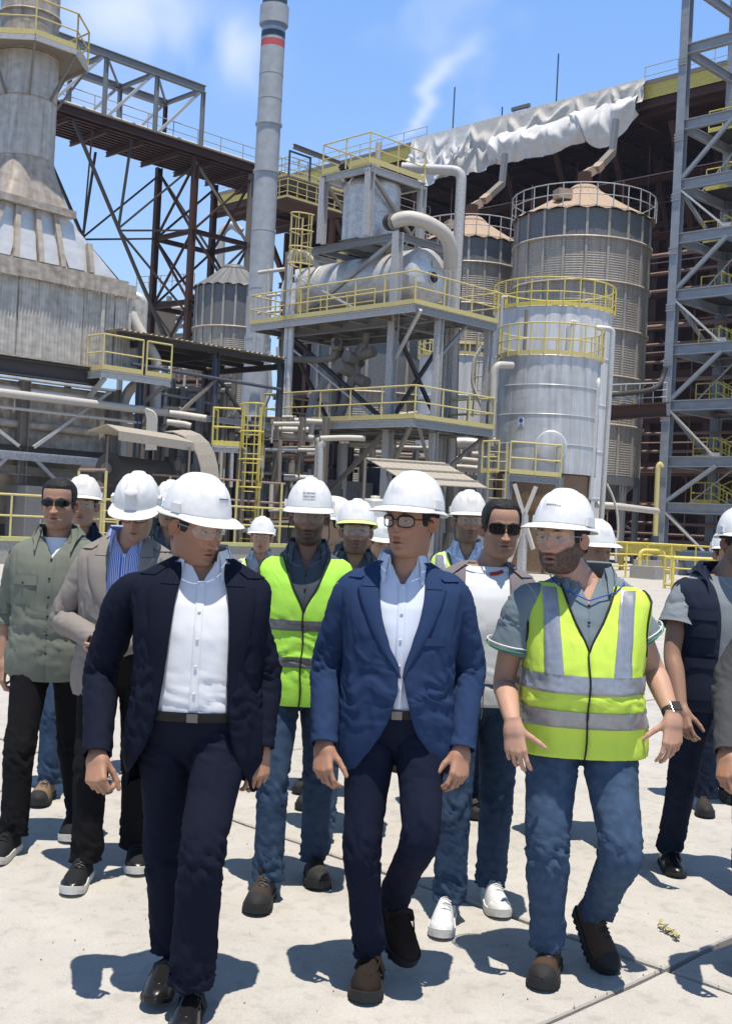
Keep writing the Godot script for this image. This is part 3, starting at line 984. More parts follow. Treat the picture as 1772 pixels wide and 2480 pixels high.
# ---------------------------------------------------------------- process tower with its vessels
func build_process_tower() -> void:
	var t := thing("process_tower", "grey steel process tower with yellow railed platforms around a horizontal drum", "steel tower", W(30, 30.5, 0))
	var cols := [[28.6, 29.5], [34.3, 29.5], [28.6, 32.3], [34.3, 32.3]]
	for c: Array in cols:
		ibeam(t, "column", W(c[0], c[1], 0), W(c[0], c[1], 11.75), .29, .29, M.galv if c[0] < 30 else M.dusty_steel)
	ibeam(t, "column", W(26.9, 30.0, 0), W(26.9, 30.0, 8.7), .24, .24, M.galv)
	ibeam(t, "column", W(26.95, 32.75, 0), W(26.95, 32.75, 8.7), .24, .24, M.galv)
	for h: float in [4.85, 8.62, 11.62]:
		var bw := .24 if h < 11 else .14
		ibeam(t, "beam", W(28.6, 29.5, h), W(34.3, 29.5, h), .2, bw + .1, M.grey_steel)
		ibeam(t, "beam", W(28.6, 32.3, h), W(34.3, 32.3, h), .2, bw + .1, M.grey_steel)
		ibeam(t, "beam", W(28.6, 29.5, h), W(28.6, 32.3, h), .2, bw + .1, M.grey_steel)
		ibeam(t, "beam", W(34.3, 29.5, h), W(34.3, 32.3, h), .2, bw + .1, M.grey_steel)
	for k in 5:
		ibeam(t, "joist", W(29.6 + k, 29.5, 11.58), W(29.6 + k, 32.3, 11.58), .12, .2, M.grey_steel)
	gbox(t, "deck", 31.0, 30.45, 11.79, .9, 2.2, .03, M.dusty_steel)
	# platforms
	for lvl in 2:
		var h := 5.05 if lvl == 0 else 8.9
		var u0 := 26.45 if lvl == 0 else 26.7
		var u1 := 34.2 if lvl == 0 else 35.3
		var v1 := 32.65 if lvl == 0 else 32.9
		gbox(t, "deck", (u0 + u1) * .5, (28.5 + v1) * .5, h - .02, u1 - u0, v1 - 28.5, .03, M.dusty_steel)
		ibeam(t, "edge_beam", W(u0, 28.52, h - .16), W(u1, 28.52, h - .16), .12, .24, M.galv)
		ibeam(t, "edge_beam", W(u0 + .03, 28.5, h - .16), W(u0 + .03, v1, h - .16), .12, .26, M.grey_steel)
		for k in 7:
			var u := lerpf(u0 + .6, u1 - .2, k / 6.0)
			ibeam(t, "joist", W(u, 28.6, h - .2), W(u, v1, h - .2), .1, .22, M.dusty_steel if k % 2 else M.grey_steel)
		for k in 2:
			ibeam(t, "joist", W(u0 + .1, 29.9 + k * 1.4, h - .24), W(u1, 29.9 + k * 1.4, h - .24), .12, .26, M.grey_steel)
		railing(t, [W(u1, v1, h), W(u1, 28.5, h), W(u0, 28.5, h), W(u0, v1, h), W(u0 + 2.5, v1, h)], M.yellow, true, 1.1, .03, 1.55)
	railing(t, [W(33.4, 29.1, 8.9), W(29.2, 29.1, 8.9)], M.yellow, false, .85, .024, 1.4)
	railing(t, [W(33.6, 32.5, 5.05), W(27.5, 32.5, 5.05)], M.yellow, false, 1.15, .026, 1.6)
	# braces
	bar(t, "brace", W(28.6, 29.45, 11.5), W(33.9, 29.45, 8.95), .14, .14, M.grey_steel)
	bar(t, "brace", W(34.2, 29.4, 10.9), W(29.9, 29.4, 8.95), .07, .07, M.insul_bright)
	bar(t, "brace", W(28.75, 29.45, 5.1), W(33.9, 29.45, 8.4), .14, .14, M.dark_steel)
	bar(t, "brace", W(34.2, 29.42, 8.2), W(29.2, 29.42, 5.2), .075, .075, M.insul_bright)
	bar(t, "brace", W(28.6, 29.6, 8.4), W(28.6, 32.2, 5.1), .12, .12, M.dark_steel)
	bar(t, "brace", W(28.6, 32.2, 8.4), W(28.6, 29.6, 5.1), .12, .12, M.dark_steel)
	bar(t, "brace", W(34.3, 29.6, 8.4), W(34.3, 32.2, 5.1), .12, .12, M.dark_steel)
	bar(t, "brace", W(28.7, 29.45, 4.7), W(33.9, 29.45, .6), .14, .14, M.dusty_steel)
	bar(t, "brace", W(34.2, 29.42, 4.7), W(31.5, 29.42, 2.4), .075, .075, M.insul_bright)
	bar(t, "brace", W(26.7, 28.6, 4.8), W(28.5, 29.5, 3.2), .12, .12, M.dusty_steel)
	bar(t, "brace", W(26.6, 28.7, 8.7), W(28.4, 29.5, 7.3), .1, .1, M.galv)
	bar(t, "brace", W(26.9, 30.0, 3.2), W(26.5, 28.8, 4.8), .1, .1, M.dusty_steel)
	bar(t, "brace", W(26.9, 30.0, 3.0), W(26.9, 32.7, 4.8), .1, .1, M.dusty_steel)
	bar(t, "brace", W(26.95, 30.1, 7.3), W(26.95, 31.6, 8.7), .1, .1, M.grey_steel)
	# top storey
	var tp := [W(29.75, 29.1, 0), W(32.1, 29.05, 0), W(29.75, 31.85, 0), W(32.1, 31.85, 0)]
	for q: Vector3 in tp:
		ibeam(t, "column", q + Vector3.UP * 11.7, q + Vector3.UP * 14.1, .26, .26, M.galv)
	for k in 2:
		ibeam(t, "beam", tp[k * 2] + Vector3.UP * 14.1 - EU * .13, tp[k * 2 + 1] + Vector3.UP * 14.1 + EU * .13, .16, .24, M.galv)
		ibeam(t, "beam", tp[k] + Vector3.UP * 14.1 - EV * .13, tp[k + 2] + Vector3.UP * 14.1 + EV * .13, .16, .24, M.galv)
	gbox(t, "deck", 30.4, 30.45, 14.24, 1.25, 2.7, .03, M.dusty_steel)
	gbox(t, "deck", 31.7, 30.9, 14.24, .75, 1.8, .03, M.dusty_steel)
	ibeam(t, "joist", W(30.9, 29.1, 14.1), W(30.9, 31.8, 14.1), .1, .18, M.grey_steel)
	bar(t, "brace", W(29.75, 29.2, 13.9), W(29.75, 31.7, 11.9), .12, .12, M.dusty_steel)
	bar(t, "brace", W(32.1, 29.2, 13.9), W(32.1, 31.7, 11.9), .12, .12, M.dusty_steel)
	bar(t, "brace", W(29.75, 31.85, 12.9), W(30.6, 31.85, 11.8), .06, .06, M.insul_bright)
	railing(t, [W(32.15, 31.8, 14.26), W(32.15, 29.0, 14.26), W(29.7, 29.0, 14.26), W(29.7, 31.9, 14.26)], M.yellow, false, 1.1, .028, 1.25)
	bar(t, "toe_board", W(29.68, 29.0, 14.38), W(29.68, 31.9, 14.38), .2, .015, M.yellow, EU)
	bar(t, "toe_board", W(29.7, 28.98, 14.38), W(30.7, 28.98, 14.38), .2, .015, M.yellow, EV)
	bar(t, "toe_board", W(31.3, 28.98, 14.36), W(32.15, 28.98, 14.36), .2, .015, M.yellow, EV)
	# caged ladders
	var lt := thing("caged_ladder", "yellow caged ladder climbing from the drum platform to the upper deck", "ladder", W(32.7, 28.7, 8.9))
	ladder(lt, W(32.7, 28.85, 8.9), W(32.7, 28.85, 12.75), EU, M.yellow, .5)
	cage(lt, W(32.7, 28.85, 10.9), W(32.7, 28.85, 12.75), EU, -EV, M.yellow, .75, 4)
	var l2 := thing("caged_ladder", "yellow caged ladder climbing from the yard to the small yellow platform", "ladder", Vector3(atd(598, 1280, 37.5).x, 0, -37.5))
	var lf := Vector3(atd(606, 1100, 37.5).x, .2, -37.5)
	var lt2 := Vector3(lf.x, atd(626, 985, 37.5).y, -37.5)
	ladder(l2, lf, lt2, Vector3.RIGHT, M.yellow_bright, .52)
	cage(l2, Vector3(lf.x, lt2.y - 2.6, lf.z), lt2 + Vector3.UP * .05, Vector3.RIGHT, Vector3(.25, 0, 1), M.yellow_bright, .75, 4)
	var sp := thing("ladder_platform", "small yellow railed landing beside the caged ladder", "platform", Vector3(lf.x - .7, 0, -37.8))
	var hh := atd(570, 1085, 37.5).y
	var c0 := Vector3(lf.x - 1.22, hh, -37.4)
	var c1 := Vector3(lf.x - .3, hh, -37.4)
	var bk := Vector3(0, 0, -1.1)
	part(sp, "deck", hexa([c0, c1, c1 + bk, c0 + bk], [c0 + Vector3.UP * .05, c1 + Vector3.UP * .05, c1 + bk + Vector3.UP * .05, c0 + bk + Vector3.UP * .05]), M.galv, Transform3D())
	ibeam(sp, "edge_beam", c0 + Vector3.DOWN * .08, c1 + Vector3.DOWN * .08, .1, .16, M.galv)
	railing(sp, [c0 + bk + Vector3.UP * .05, c0 + Vector3.UP * .05, c1 + Vector3.UP * .05], M.yellow_bright, true, 1.2, .032, .9)
	for q: Vector3 in [c0, c1, c1 + bk, c0 + bk]:
		ibeam(sp, "leg", Vector3(q.x, 0, q.z), q, .12, .12, M.dusty_steel)
	# vertical vessel
	var vv := thing("vertical_vessel", "silver upright vessel with domed top inside the steel tower", "vessel", W(30.95, 30.45, 11.8))
	var pr := []
	for k in 8:
		var a := k / 7.0 * PI * .5
		pr.append(Vector2(1.07 * pow(sin(PI * .5 - a), .6) if k < 7 else .001, 2.0 + .42 * sin(a)))
	part(vv, "shell", lathe([Vector2(.5, -.1), Vector2(1.05, -.05), Vector2(1.06, 0), Vector2(1.06, 2.0)] + pr, 56), M.vessel, Transform3D(Basis(), W(30.95, 30.45, 11.82)))
	for h: float in [.95, 1.95]:
		part(vv, "seam_band", lathe([Vector2(1.05, -.02), Vector2(1.075, -.02), Vector2(1.075, .02), Vector2(1.05, .02)], 56), M.vessel, Transform3D(Basis(), W(30.95, 30.45, 11.82 + h)))
	rod(vv, "nozzle", W(30.95, 30.45, 14.1), W(30.95, 30.45, 14.6), .2, M.dusty_steel)
	rod(vv, "vent", W(30.6, 30.3, 14.2), W(30.6, 30.3, 15.5), .1, M.insul)
	rod(vv, "nozzle", W(31.3, 29.6, 14.1), W(31.2, 29.1, 14.45), .16, M.black)
	# horizontal drum along u
	var dr := thing("horizontal_drum", "large silver horizontal drum lying on the upper yellow platform", "drum", W(31.5, 31.0, 9.3))
	var prof := []
	for k in 9:
		var a := k / 8.0 * PI * .5
		prof.append(Vector2(1.04 * sin(a) + .001, -3.35 - .42 * cos(a)))
	var back := []
	for k in 9:
		var a := k / 8.0 * PI * .5
		back.append(Vector2(1.04 * cos(a) + .001, 3.35 + .42 * sin(a)))
	var ax := Transform3D(Basis(EV, EU, Vector3.DOWN), W(31.9, 31.0, 10.42))
	part(dr, "shell", lathe(prof + back, 56), M.vessel, ax)
	for q: float in [-3.3, -1.7, 0.0, 1.7, 3.3]:
		part(dr, "seam_band", lathe([Vector2(1.03, -.03), Vector2(1.055, -.03), Vector2(1.055, .03), Vector2(1.03, .03)], 56), M.vessel, Transform3D(ax.basis, W(31.9 + q, 31.0, 10.42)))
	rod(dr, "hatch_ring", W(28.25, 30.9, 10.35), W(28.08, 30.9, 10.35), .24, M.insul_bright)
	rod(dr, "hatch", W(28.12, 30.9, 10.35), W(28.06, 30.9, 10.35), .19, M.black)
	bar(dr, "hatch_clamp", W(28.04, 30.9, 10.2), W(28.04, 30.9, 10.5), .03, .03, M.dusty_steel)
	bar(dr, "hatch_clamp", W(28.04, 30.75, 10.35), W(28.04, 31.05, 10.35), .03, .03, M.dusty_steel)
	for u: float in [29.6, 33.6]:
		gbox(dr, "saddle", u, 31.0, 9.25, .3, 1.7, .72, M.grey_steel)
	for u: float in [30.4, 33.0]:
		rod(dr, "riser", W(u, 31.0, 11.3), W(u, 31.0, 11.85), .2, M.yellow)
	gbox(dr, "name_plate", 28.12, 30.95, 10.85, .02, .2, .26, M.insul)
	pipe("vapour_pipe", "fat cream vapour pipe curving from the upright vessel down past the drum", [atd(950, 537, 41.4), atd(985, 525, 41.3), atd(1030, 535, 41.3), atd(1078, 565, 41.6), atd(1092, 600, 41.9), atd(1090, 650, 42.2)], .26, M.insul, .6)
	var vf := thing("pipe_flange", "rusty dark flange joining the vapour pipe to the upright vessel", "flange", atd(950, 537, 41.5))
	rod(vf, "disc", atd(944, 537, 41.6), atd(952, 537, 41.4), .31, M.dark_steel)
	rod(vf, "disc", atd(953, 537, 41.35), atd(956, 536.5, 41.3), .30, M.dusty_steel)
	pipe("riser_pipe", "tall grey insulated pipe bending over beside the steel tower", [W(30.6, 31.6, 14.9), atd(1118, 413, 43.5), atd(1098, 790, 43.5), atd(1090, 1150, 43.5)], .19, M.galv, .35)
	pipe("riser_pipe", "slim dark pipe running up next to the tall grey pipe", [atd(1035, 405, 44.2), atd(1127, 418, 44.2), atd(1108, 800, 44.2), atd(1100, 1150, 44.2)], .07, M.brown_steel, .3)
	pipe("twin_pipe", "bright galvanised pipe standing before the drum, capped with a white elbow", [W(33.4, 28.75, 11.25), W(33.4, 28.75, 5.3)], .11, M.clad_bright)
	pipe("twin_pipe", "second bright galvanised pipe standing beside the capped one", [W(33.15, 28.75, 10.3), W(33.15, 28.75, 5.3)], .11, M.clad_bright)
	pipe("twin_pipe", "white pipe elbow capping the galvanised pipe", [W(33.45, 28.75, 11.22), W(33.4, 28.8, 11.5), W(32.9, 29.0, 11.45), W(32.6, 29.4, 11.0)], .12, M.insul, .2)
	# dark valves under the drum
	var vl := thing("valve_cluster", "cluster of fat grey valves and chutes hanging under the drum platform", "valves", atd(850, 900, 42.5))
	var d := 42.8
	rod(vl, "neck", atd(887, 808, d), atd(884, 840, d), .13, M.dusty_steel)
	rod(vl, "body", atd(884, 836, d), atd(866, 868, d), .22, M.dusty_steel)
	rod(vl, "actuator", atd(872, 862, d), atd(905, 850, d - .4), .20, M.dusty_steel)
	rod(vl, "actuator", atd(862, 872, d), atd(838, 862, d - .4), .22, M.dusty_steel)
	rod(vl, "actuator", atd(852, 900, d), atd(818, 885, d - .5), .24, M.dusty_steel)
	rod(vl, "body", atd(868, 870, d), atd(860, 905, d), .17, M.dusty_steel)
	rod(vl, "chute", atd(862, 890, d), atd(822, 1010, d), .17, M.dusty_steel)
	rod(vl, "elbow_box", atd(866, 918, d), atd(888, 928, d - .3), .22, M.dusty_steel)
	rod(vl, "hand_wheel", atd(873, 880, d - .6), atd(876, 881, d - .65), .13, M.dark_steel)
	rod(vl, "hand_wheel", atd(814, 828, d - .6), atd(817, 829, d - .65), .14, M.dark_steel)
	rod(vl, "side_valve", atd(815, 820, d), atd(815, 848, d), .2, M.dusty_steel)
	pipe("process_line", "dusty pipe bending out of the side valve under the drum", [atd(815, 848, 43), atd(810, 865, 43), atd(770, 872, 43.5), atd(705, 868, 45)], .13, M.dusty_steel, .3)
	pipe("process_line", "pale slanting pipe behind the galvanised pipes", [atd(830, 870, 44.5), atd(760, 960, 45), atd(745, 1020, 45)], .14, M.galv, .3)

# ---------------------------------------------------------------- silos and tanks
func silo(label: String, c: Vector3, r: float, eave: float, foot: float, rings: Array, roof_h: float, group := "", rail := true, roof_m: Material = null) -> void:
	var t := thing("grain_silo", label, "silo", Vector3(c.x, 0, c.z), group)
	var base := Vector3(c.x, 0, c.z)
	var rm: Material = roof_m if roof_m else M.silo_roof
	# corrugated wall between rings, eave shadow painted as a darker plain band
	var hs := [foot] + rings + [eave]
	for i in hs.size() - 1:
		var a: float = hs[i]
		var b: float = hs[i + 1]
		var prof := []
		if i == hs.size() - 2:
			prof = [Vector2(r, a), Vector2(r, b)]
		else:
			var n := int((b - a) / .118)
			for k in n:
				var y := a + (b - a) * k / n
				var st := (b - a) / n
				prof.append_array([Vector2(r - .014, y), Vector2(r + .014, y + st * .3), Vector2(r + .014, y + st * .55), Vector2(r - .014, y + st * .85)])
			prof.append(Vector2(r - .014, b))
		part(t, "wall_ring" if i < hs.size() - 2 else "eave_shade_band", lathe(prof, 72, true), M.silo if i < hs.size() - 2 else M.silo_plain, Transform3D(Basis(), base))  # top band is darker: the shadow of the eave put into its colour
	for h: float in rings:
		part(t, "wind_ring", lathe([Vector2(r, -.05), Vector2(r + .16, -.05), Vector2(r + .16, .05), Vector2(r, .05)], 60), M.silo, Transform3D(Basis(), base + Vector3.UP * h))
	var nst := 20
	for k in nst:
		var a := TAU * (k + .35) / nst
		var o := Vector3(cos(a), 0, sin(a))
		if o.z < -.25:
			continue
		bar(t, "stiffener", base + o * (r + .04) + Vector3.UP * foot, base + o * (r + .04) + Vector3.UP * eave, .13, .07, M.silo, o)
	# roof of ribbed wedges
	var panel_n := 24
	var rows := []
	for i in 9:
		var kk := i / 8.0
		var row := PackedVector3Array()
		for j in panel_n * 4:
			var a := TAU * j / (panel_n * 4.0)
			var rib := .045 if j % 4 == 0 else 0.0
			var rr := lerpf(r + .22, .75, kk)
			var hh := eave + (0.0 if i == 0 else .04) + roof_h * pow(kk, 1.15) + rib - (.06 if i == 0 and j % 4 == 2 else 0.0)
			row.append(Vector3(cos(a) * rr, hh, -sin(a) * rr))
		rows.append(row)
	part(t, "roof", grid_mesh(rows, true, false), rm, Transform3D(Basis(), base))
	part(t, "roof_cap", lathe([Vector2(.78, 0), Vector2(.82, .1), Vector2(.6, .28), Vector2(.001, .32)], 24), rm, Transform3D(Basis(), base + Vector3.UP * (eave + roof_h)))
	if rail:
		bar(t, "inlet_box", base + Vector3.UP * (eave + roof_h + .2), base + Vector3.UP * (eave + roof_h + 1.05), .55, .55, M.brown_steel)
		bar(t, "inlet_box", base + Vector3.UP * (eave + roof_h + .9), base + Vector3(.42, eave + roof_h + 1.25, -.25), .45, .45, rm)
		gbox(t, "roof_hatch", 0, 0, 0, .01, .01, .01, rm).transform = Transform3D(Basis(Vector3.UP, .3).scaled(Vector3(.75, .5, .7)), Vector3(-r * .42, eave + roof_h * .42 + .2, r * .62))
	if rail:
		var pts := []
		for k in 29:
			var a := TAU * k / 28.0
			pts.append(base + Vector3(cos(a) * (r + .25), eave + .05, sin(a) * (r + .25)))
		railing(t, pts, M.galv, false, 1.15, .03, .9)
	# skirt legs
	part(t, "base_ring", lathe([Vector2(r + .1, foot - .45), Vector2(r + .1, foot)], 60), M.silo_plain, Transform3D(Basis(), base))
	for k in 14:
		var a := TAU * k / 14.0
		var o := Vector3(cos(a), 0, sin(a)) * r
		ibeam(t, "leg", base + o, base + o + Vector3.UP * (foot - .4), .25, .25, M.grey_steel)
	part(t, "cone", lathe([Vector2(.4, .8), Vector2(r - .2, foot - .4)], 40), M.silo_plain, Transform3D(Basis(), base))

func build_silos() -> void:
	var c := atd(1411, 545, 62.0)
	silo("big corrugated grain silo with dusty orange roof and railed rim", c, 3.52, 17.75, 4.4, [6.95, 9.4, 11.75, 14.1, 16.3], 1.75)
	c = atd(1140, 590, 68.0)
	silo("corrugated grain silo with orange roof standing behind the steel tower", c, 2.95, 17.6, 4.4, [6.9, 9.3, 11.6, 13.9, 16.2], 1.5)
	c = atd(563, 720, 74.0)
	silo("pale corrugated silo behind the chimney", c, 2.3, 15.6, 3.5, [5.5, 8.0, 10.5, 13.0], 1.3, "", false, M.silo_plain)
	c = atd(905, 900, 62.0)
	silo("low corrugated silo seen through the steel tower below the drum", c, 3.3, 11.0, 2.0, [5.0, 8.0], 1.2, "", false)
	for q: Array in [[1411, 545, 62.0, 19.9, "dusty brown feed chute slanting down to the big silo"], [1140, 590, 68.0, 19.6, "dusty brown feed chute slanting down to the silo behind the tower"]]:
		var a := atd(q[0], q[1], q[2])
		var s := thing("feed_chute", q[4], "chute", Vector3(a.x, q[3], a.z))
		var lo := Vector3(a.x + .6, q[3] + .9, a.z - .3)
		bar(s, "chute", lo, lo + Vector3(1.3, 1.75, -2.4), .36, .36, M.dusty_steel)
		bar(s, "mouth", lo, lo + Vector3(.35, .47, -.65), .42, .38, M.silo_roof)
		bar(s, "hanger", lo + Vector3(1.3, 1.7, -2.4), lo + Vector3(1.4, 3.6, -2.4), .3, .3, M.grey_steel)

func tank(label: String, c: Vector3, r: float, foot: float, top: float, m: Material, seams: int, rail_m: Material) -> Node3D:
	var b := Vector3(c.x, 0, c.z)
	var t := thing("storage_tank", label, "tank", b)
	var hs := []
	for k in seams:
		var a := lerpf(foot, top, float(k) / seams)
		var e := lerpf(foot, top, float(k + 1) / seams)
		part(t, "shell_course", lathe([Vector2(r, a + .01), Vector2(r, e - .01)], 72), m, Transform3D(Basis(), b))
		part(t, "seam_band", lathe([Vector2(r - .02, e - .025), Vector2(r + .022, e - .025), Vector2(r + .022, e + .02), Vector2(r - .02, e + .02)], 72), m, Transform3D(Basis(), b))
		for j in 10:
			var ang := TAU * (j + (k % 2) * .5) / 10.0
			var o := Vector3(cos(ang), 0, sin(ang))
			if o.z > -.2:
				bar(t, "plate_joint", b + o * (r + .002) + Vector3.UP * (a + .03), b + o * (r + .002) + Vector3.UP * (e - .03), .02, .02, m, o)
	part(t, "roof", lathe([Vector2(r + .05, top), Vector2(r * .5, top + .22), Vector2(.001, top + .35)], 48), m, Transform3D(Basis(), b))
	var pts := []
	for k in 25:
		var a := TAU * k / 24.0
		pts.append(b + Vector3(cos(a) * (r + .08), top + .02, sin(a) * (r + .08)))
	railing(t, pts, rail_m, true, 1.15, .03, 1.3)
	return t

func build_tanks() -> void:
	# front tank with man-hole
	var c := atd(1325, 1000, 44.0)
	var r := 1.89
	var t := tank("silver insulated tank with round manhole and yellow railed top", c, r, 3.6, 7.85, M.tank_steel, 4, M.yellow)
	var b := Vector3(c.x, 0, c.z)
	part(t, "plinth", lathe([Vector2(r - .25, 0), Vector2(r - .25, 2.2), Vector2(r - .12, 2.25), Vector2(r - .12, 3.58)], 48), mat("plinth_stained", lin(.33, .24, .16), .85, 0, "rusty", .5), Transform3D(Basis(), b))
	var o := Vector3(-.06, 0, 1).normalized()
	var mh := b + o * (r - .03) + Vector3.UP * 4.55
	var oy := Transform3D(Basis(Vector3.UP.cross(o), o, Vector3.UP.cross(o).cross(o)), mh)
	part(t, "manhole", lathe([Vector2(.56, 0), Vector2(.56, .1), Vector2(.48, .16), Vector2(.001, .17)], 40), M.tank_steel, oy)
	part(t, "manhole_ring", lathe([Vector2(.52, .08), Vector2(.58, .08), Vector2(.58, .14), Vector2(.52, .14)], 40), M.clad_bright, oy)
	var so := (Vector3(-.78, 0, 1)).normalized()
	var sp := b + so * (r + .012) + Vector3.UP * 5.42
	var sr := Vector3.UP.cross(so).normalized()
	part(t, "sign", box_mesh, M.white_paint, Transform3D(Basis(sr * .23, Vector3.UP * .32, so * .012), sp))
	part(t, "sign_disc", tube_mesh, M.blue_sign, Transform3D(Basis(sr * .09, so * .02, Vector3.DOWN * .09), sp + Vector3.UP * .06))
	for k in 3:
		part(t, "sign_line", box_mesh, M.blue_sign, Transform3D(Basis(sr * .16, Vector3.UP * .018, so * .016), sp + Vector3.DOWN * (.07 + k * .035)))
	# rear and side tanks
	c = atd(1338, 800, 50.5)
	tank("tall pale tank with yellow railed top behind the silver one", c, 2.52, 1.0, 10.75, M.tank_white, 5, M.yellow_bright)
	c = atd(1118, 850, 56.0)
	tank("pale blue grey tank between the steel tower and the silver tank", c, 2.0, 2.0, 9.4, M.tank_white, 4, M.yellow)
	# pipes on the tanks
	pipe("tank_pipe", "white vent pipe bending over in front of the pale tank", [atd(1372, 870, 46.5), atd(1377, 790, 46.5), atd(1386, 778, 46.5), atd(1396, 783, 46.5)], .1, M.insul, .2)
	pipe("tank_pipe", "tall white pipe rising between the silver tank and the big silo", [atd(1443, 793, 47.0), atd(1484, 797, 47.0), atd(1472, 1000, 47.0), atd(1450, 1330, 47.0)], .11, M.insul_bright, .2)
	pipe("tank_pipe", "white downpipe strapped to the right flank of the silver tank", [atd(1440, 900, 43.8), atd(1449, 925, 43.0), atd(1446, 950, 43.0), atd(1428, 1210, 43.0)], .09, M.insul_bright, .2)
	pipe("tank_pipe", "cream pipe stub entering the top of the silver tank", [atd(1240, 885, 42.4), atd(1205, 883, 42.0), atd(1195, 900, 42.0), atd(1190, 1020, 42.0), atd(1186, 1080, 42.0)], .13, M.insul, .2)
	pipe("tank_pipe", "grey pipe standing on the pale tank beside its ladder", [atd(1275, 750, 46.8), atd(1268, 860, 46.8)], .07, M.dusty_steel)
	pipe("tank_pipe", "white pipe with cap rising left of the pale tank", [atd(1228, 720, 48.0), atd(1216, 718, 48.0), atd(1208, 860, 48.0)], .07, M.insul, .2)
	pipe("service_pipe", "long white pipe running right from the tank foot", [atd(1440, 1222, 48), atd(1495, 1226, 48), atd(1590, 1238, 52)], .14, M.insul)
	pipe("service_pipe", "curved pale conduit bowing down beside the tanks", [atd(1468, 1172, 46), atd(1482, 1200, 46), atd(1494, 1240, 46), atd(1496, 1290, 46), atd(1490, 1330, 46), atd(1490, 1360, 46)], .05, M.insul, .6)
	# side ladder tower by the pale tank
	var lt := thing("tank_ladder", "caged ladder with white conduit climbing beside the pale blue tank", "ladder", atd(1165, 1000, 47))
	ladder(lt, atd(1160, 1010, 47), atd(1176, 780, 47), Vector3.RIGHT, M.yellow, .55)
	cage(lt, atd(1164, 950, 47), atd(1176, 780, 47), Vector3.RIGHT, Vector3.BACK, M.galv, .7, 6)
	pipe("flexible_duct", "white flexible hose hanging beside the tank ladder", [atd(1165, 840, 46), atd(1147, 870, 46), atd(1142, 930, 46), atd(1158, 965, 46), atd(1172, 1000, 46)], .07, M.insul, .5)
	# access platform before the silver tank
	var ap := thing("access_platform", "low yellow railed platform with ladder in front of the silver tank", "platform", atd(1240, 1330, 40))
	var d0 := 40.5
	var p0 := atd(1233, 1146, d0)
	var p1 := atd(1356, 1156, d0)
	var back := Vector3(0, 0, -1.0)
	part(ap, "deck", hexa([p0, p1, p1 + back, p0 + back], [p0 + Vector3.UP * .04, p1 + Vector3.UP * .04, p1 + back + Vector3.UP * .04, p0 + back + Vector3.UP * .04]), M.dusty_steel, Transform3D())
	ibeam(ap, "edge_beam", p0 + Vector3.DOWN * .15, p1 + Vector3.DOWN * .15, .12, .22, M.grey_steel)
	railing(ap, [p0, p1, p1 + back], M.yellow, true, 1.1, .032, 1.0)
	ladder(ap, Vector3(atd(1198, 1290, d0).x, 0, -d0), atd(1206, 1072, d0), Vector3.RIGHT, M.yellow, .62)
	for q: Vector3 in [p0, p1, p1 + back, p0 + back]:
		ibeam(ap, "leg", Vector3(q.x, 0, q.z), q, .16, .16, M.grey_steel)
	railing(ap, [atd(1165, 1145, d0 + .5), p0 + Vector3(-.4, 0, 0)], M.yellow, true, 1.1, .032, .8)
	# forked pipe support
	var fk := thing("pipe_support", "pale forked steel pipe support beside the access platform", "support", atd(1268, 1330, 38.5))
	bar(fk, "stem", Vector3(atd(1268, 1250, 38.5).x, 0, -38.5), atd(1268, 1245, 38.5), .22, .22, M.galv)
	bar(fk, "arm", atd(1268, 1250, 38.5), atd(1245, 1172, 38.5), .13, .13, M.insul)
	bar(fk, "arm", atd(1268, 1250, 38.5), atd(1297, 1178, 38.5), .13, .13, M.insul)
	bar(fk, "strut", atd(1264, 1270, 38.5), atd(1232, 1360, 38.3), .11, .11, M.insul)
	bar(fk, "strut", atd(1272, 1270, 38.5), atd(1290, 1330, 38.3), .11, .11, M.insul)

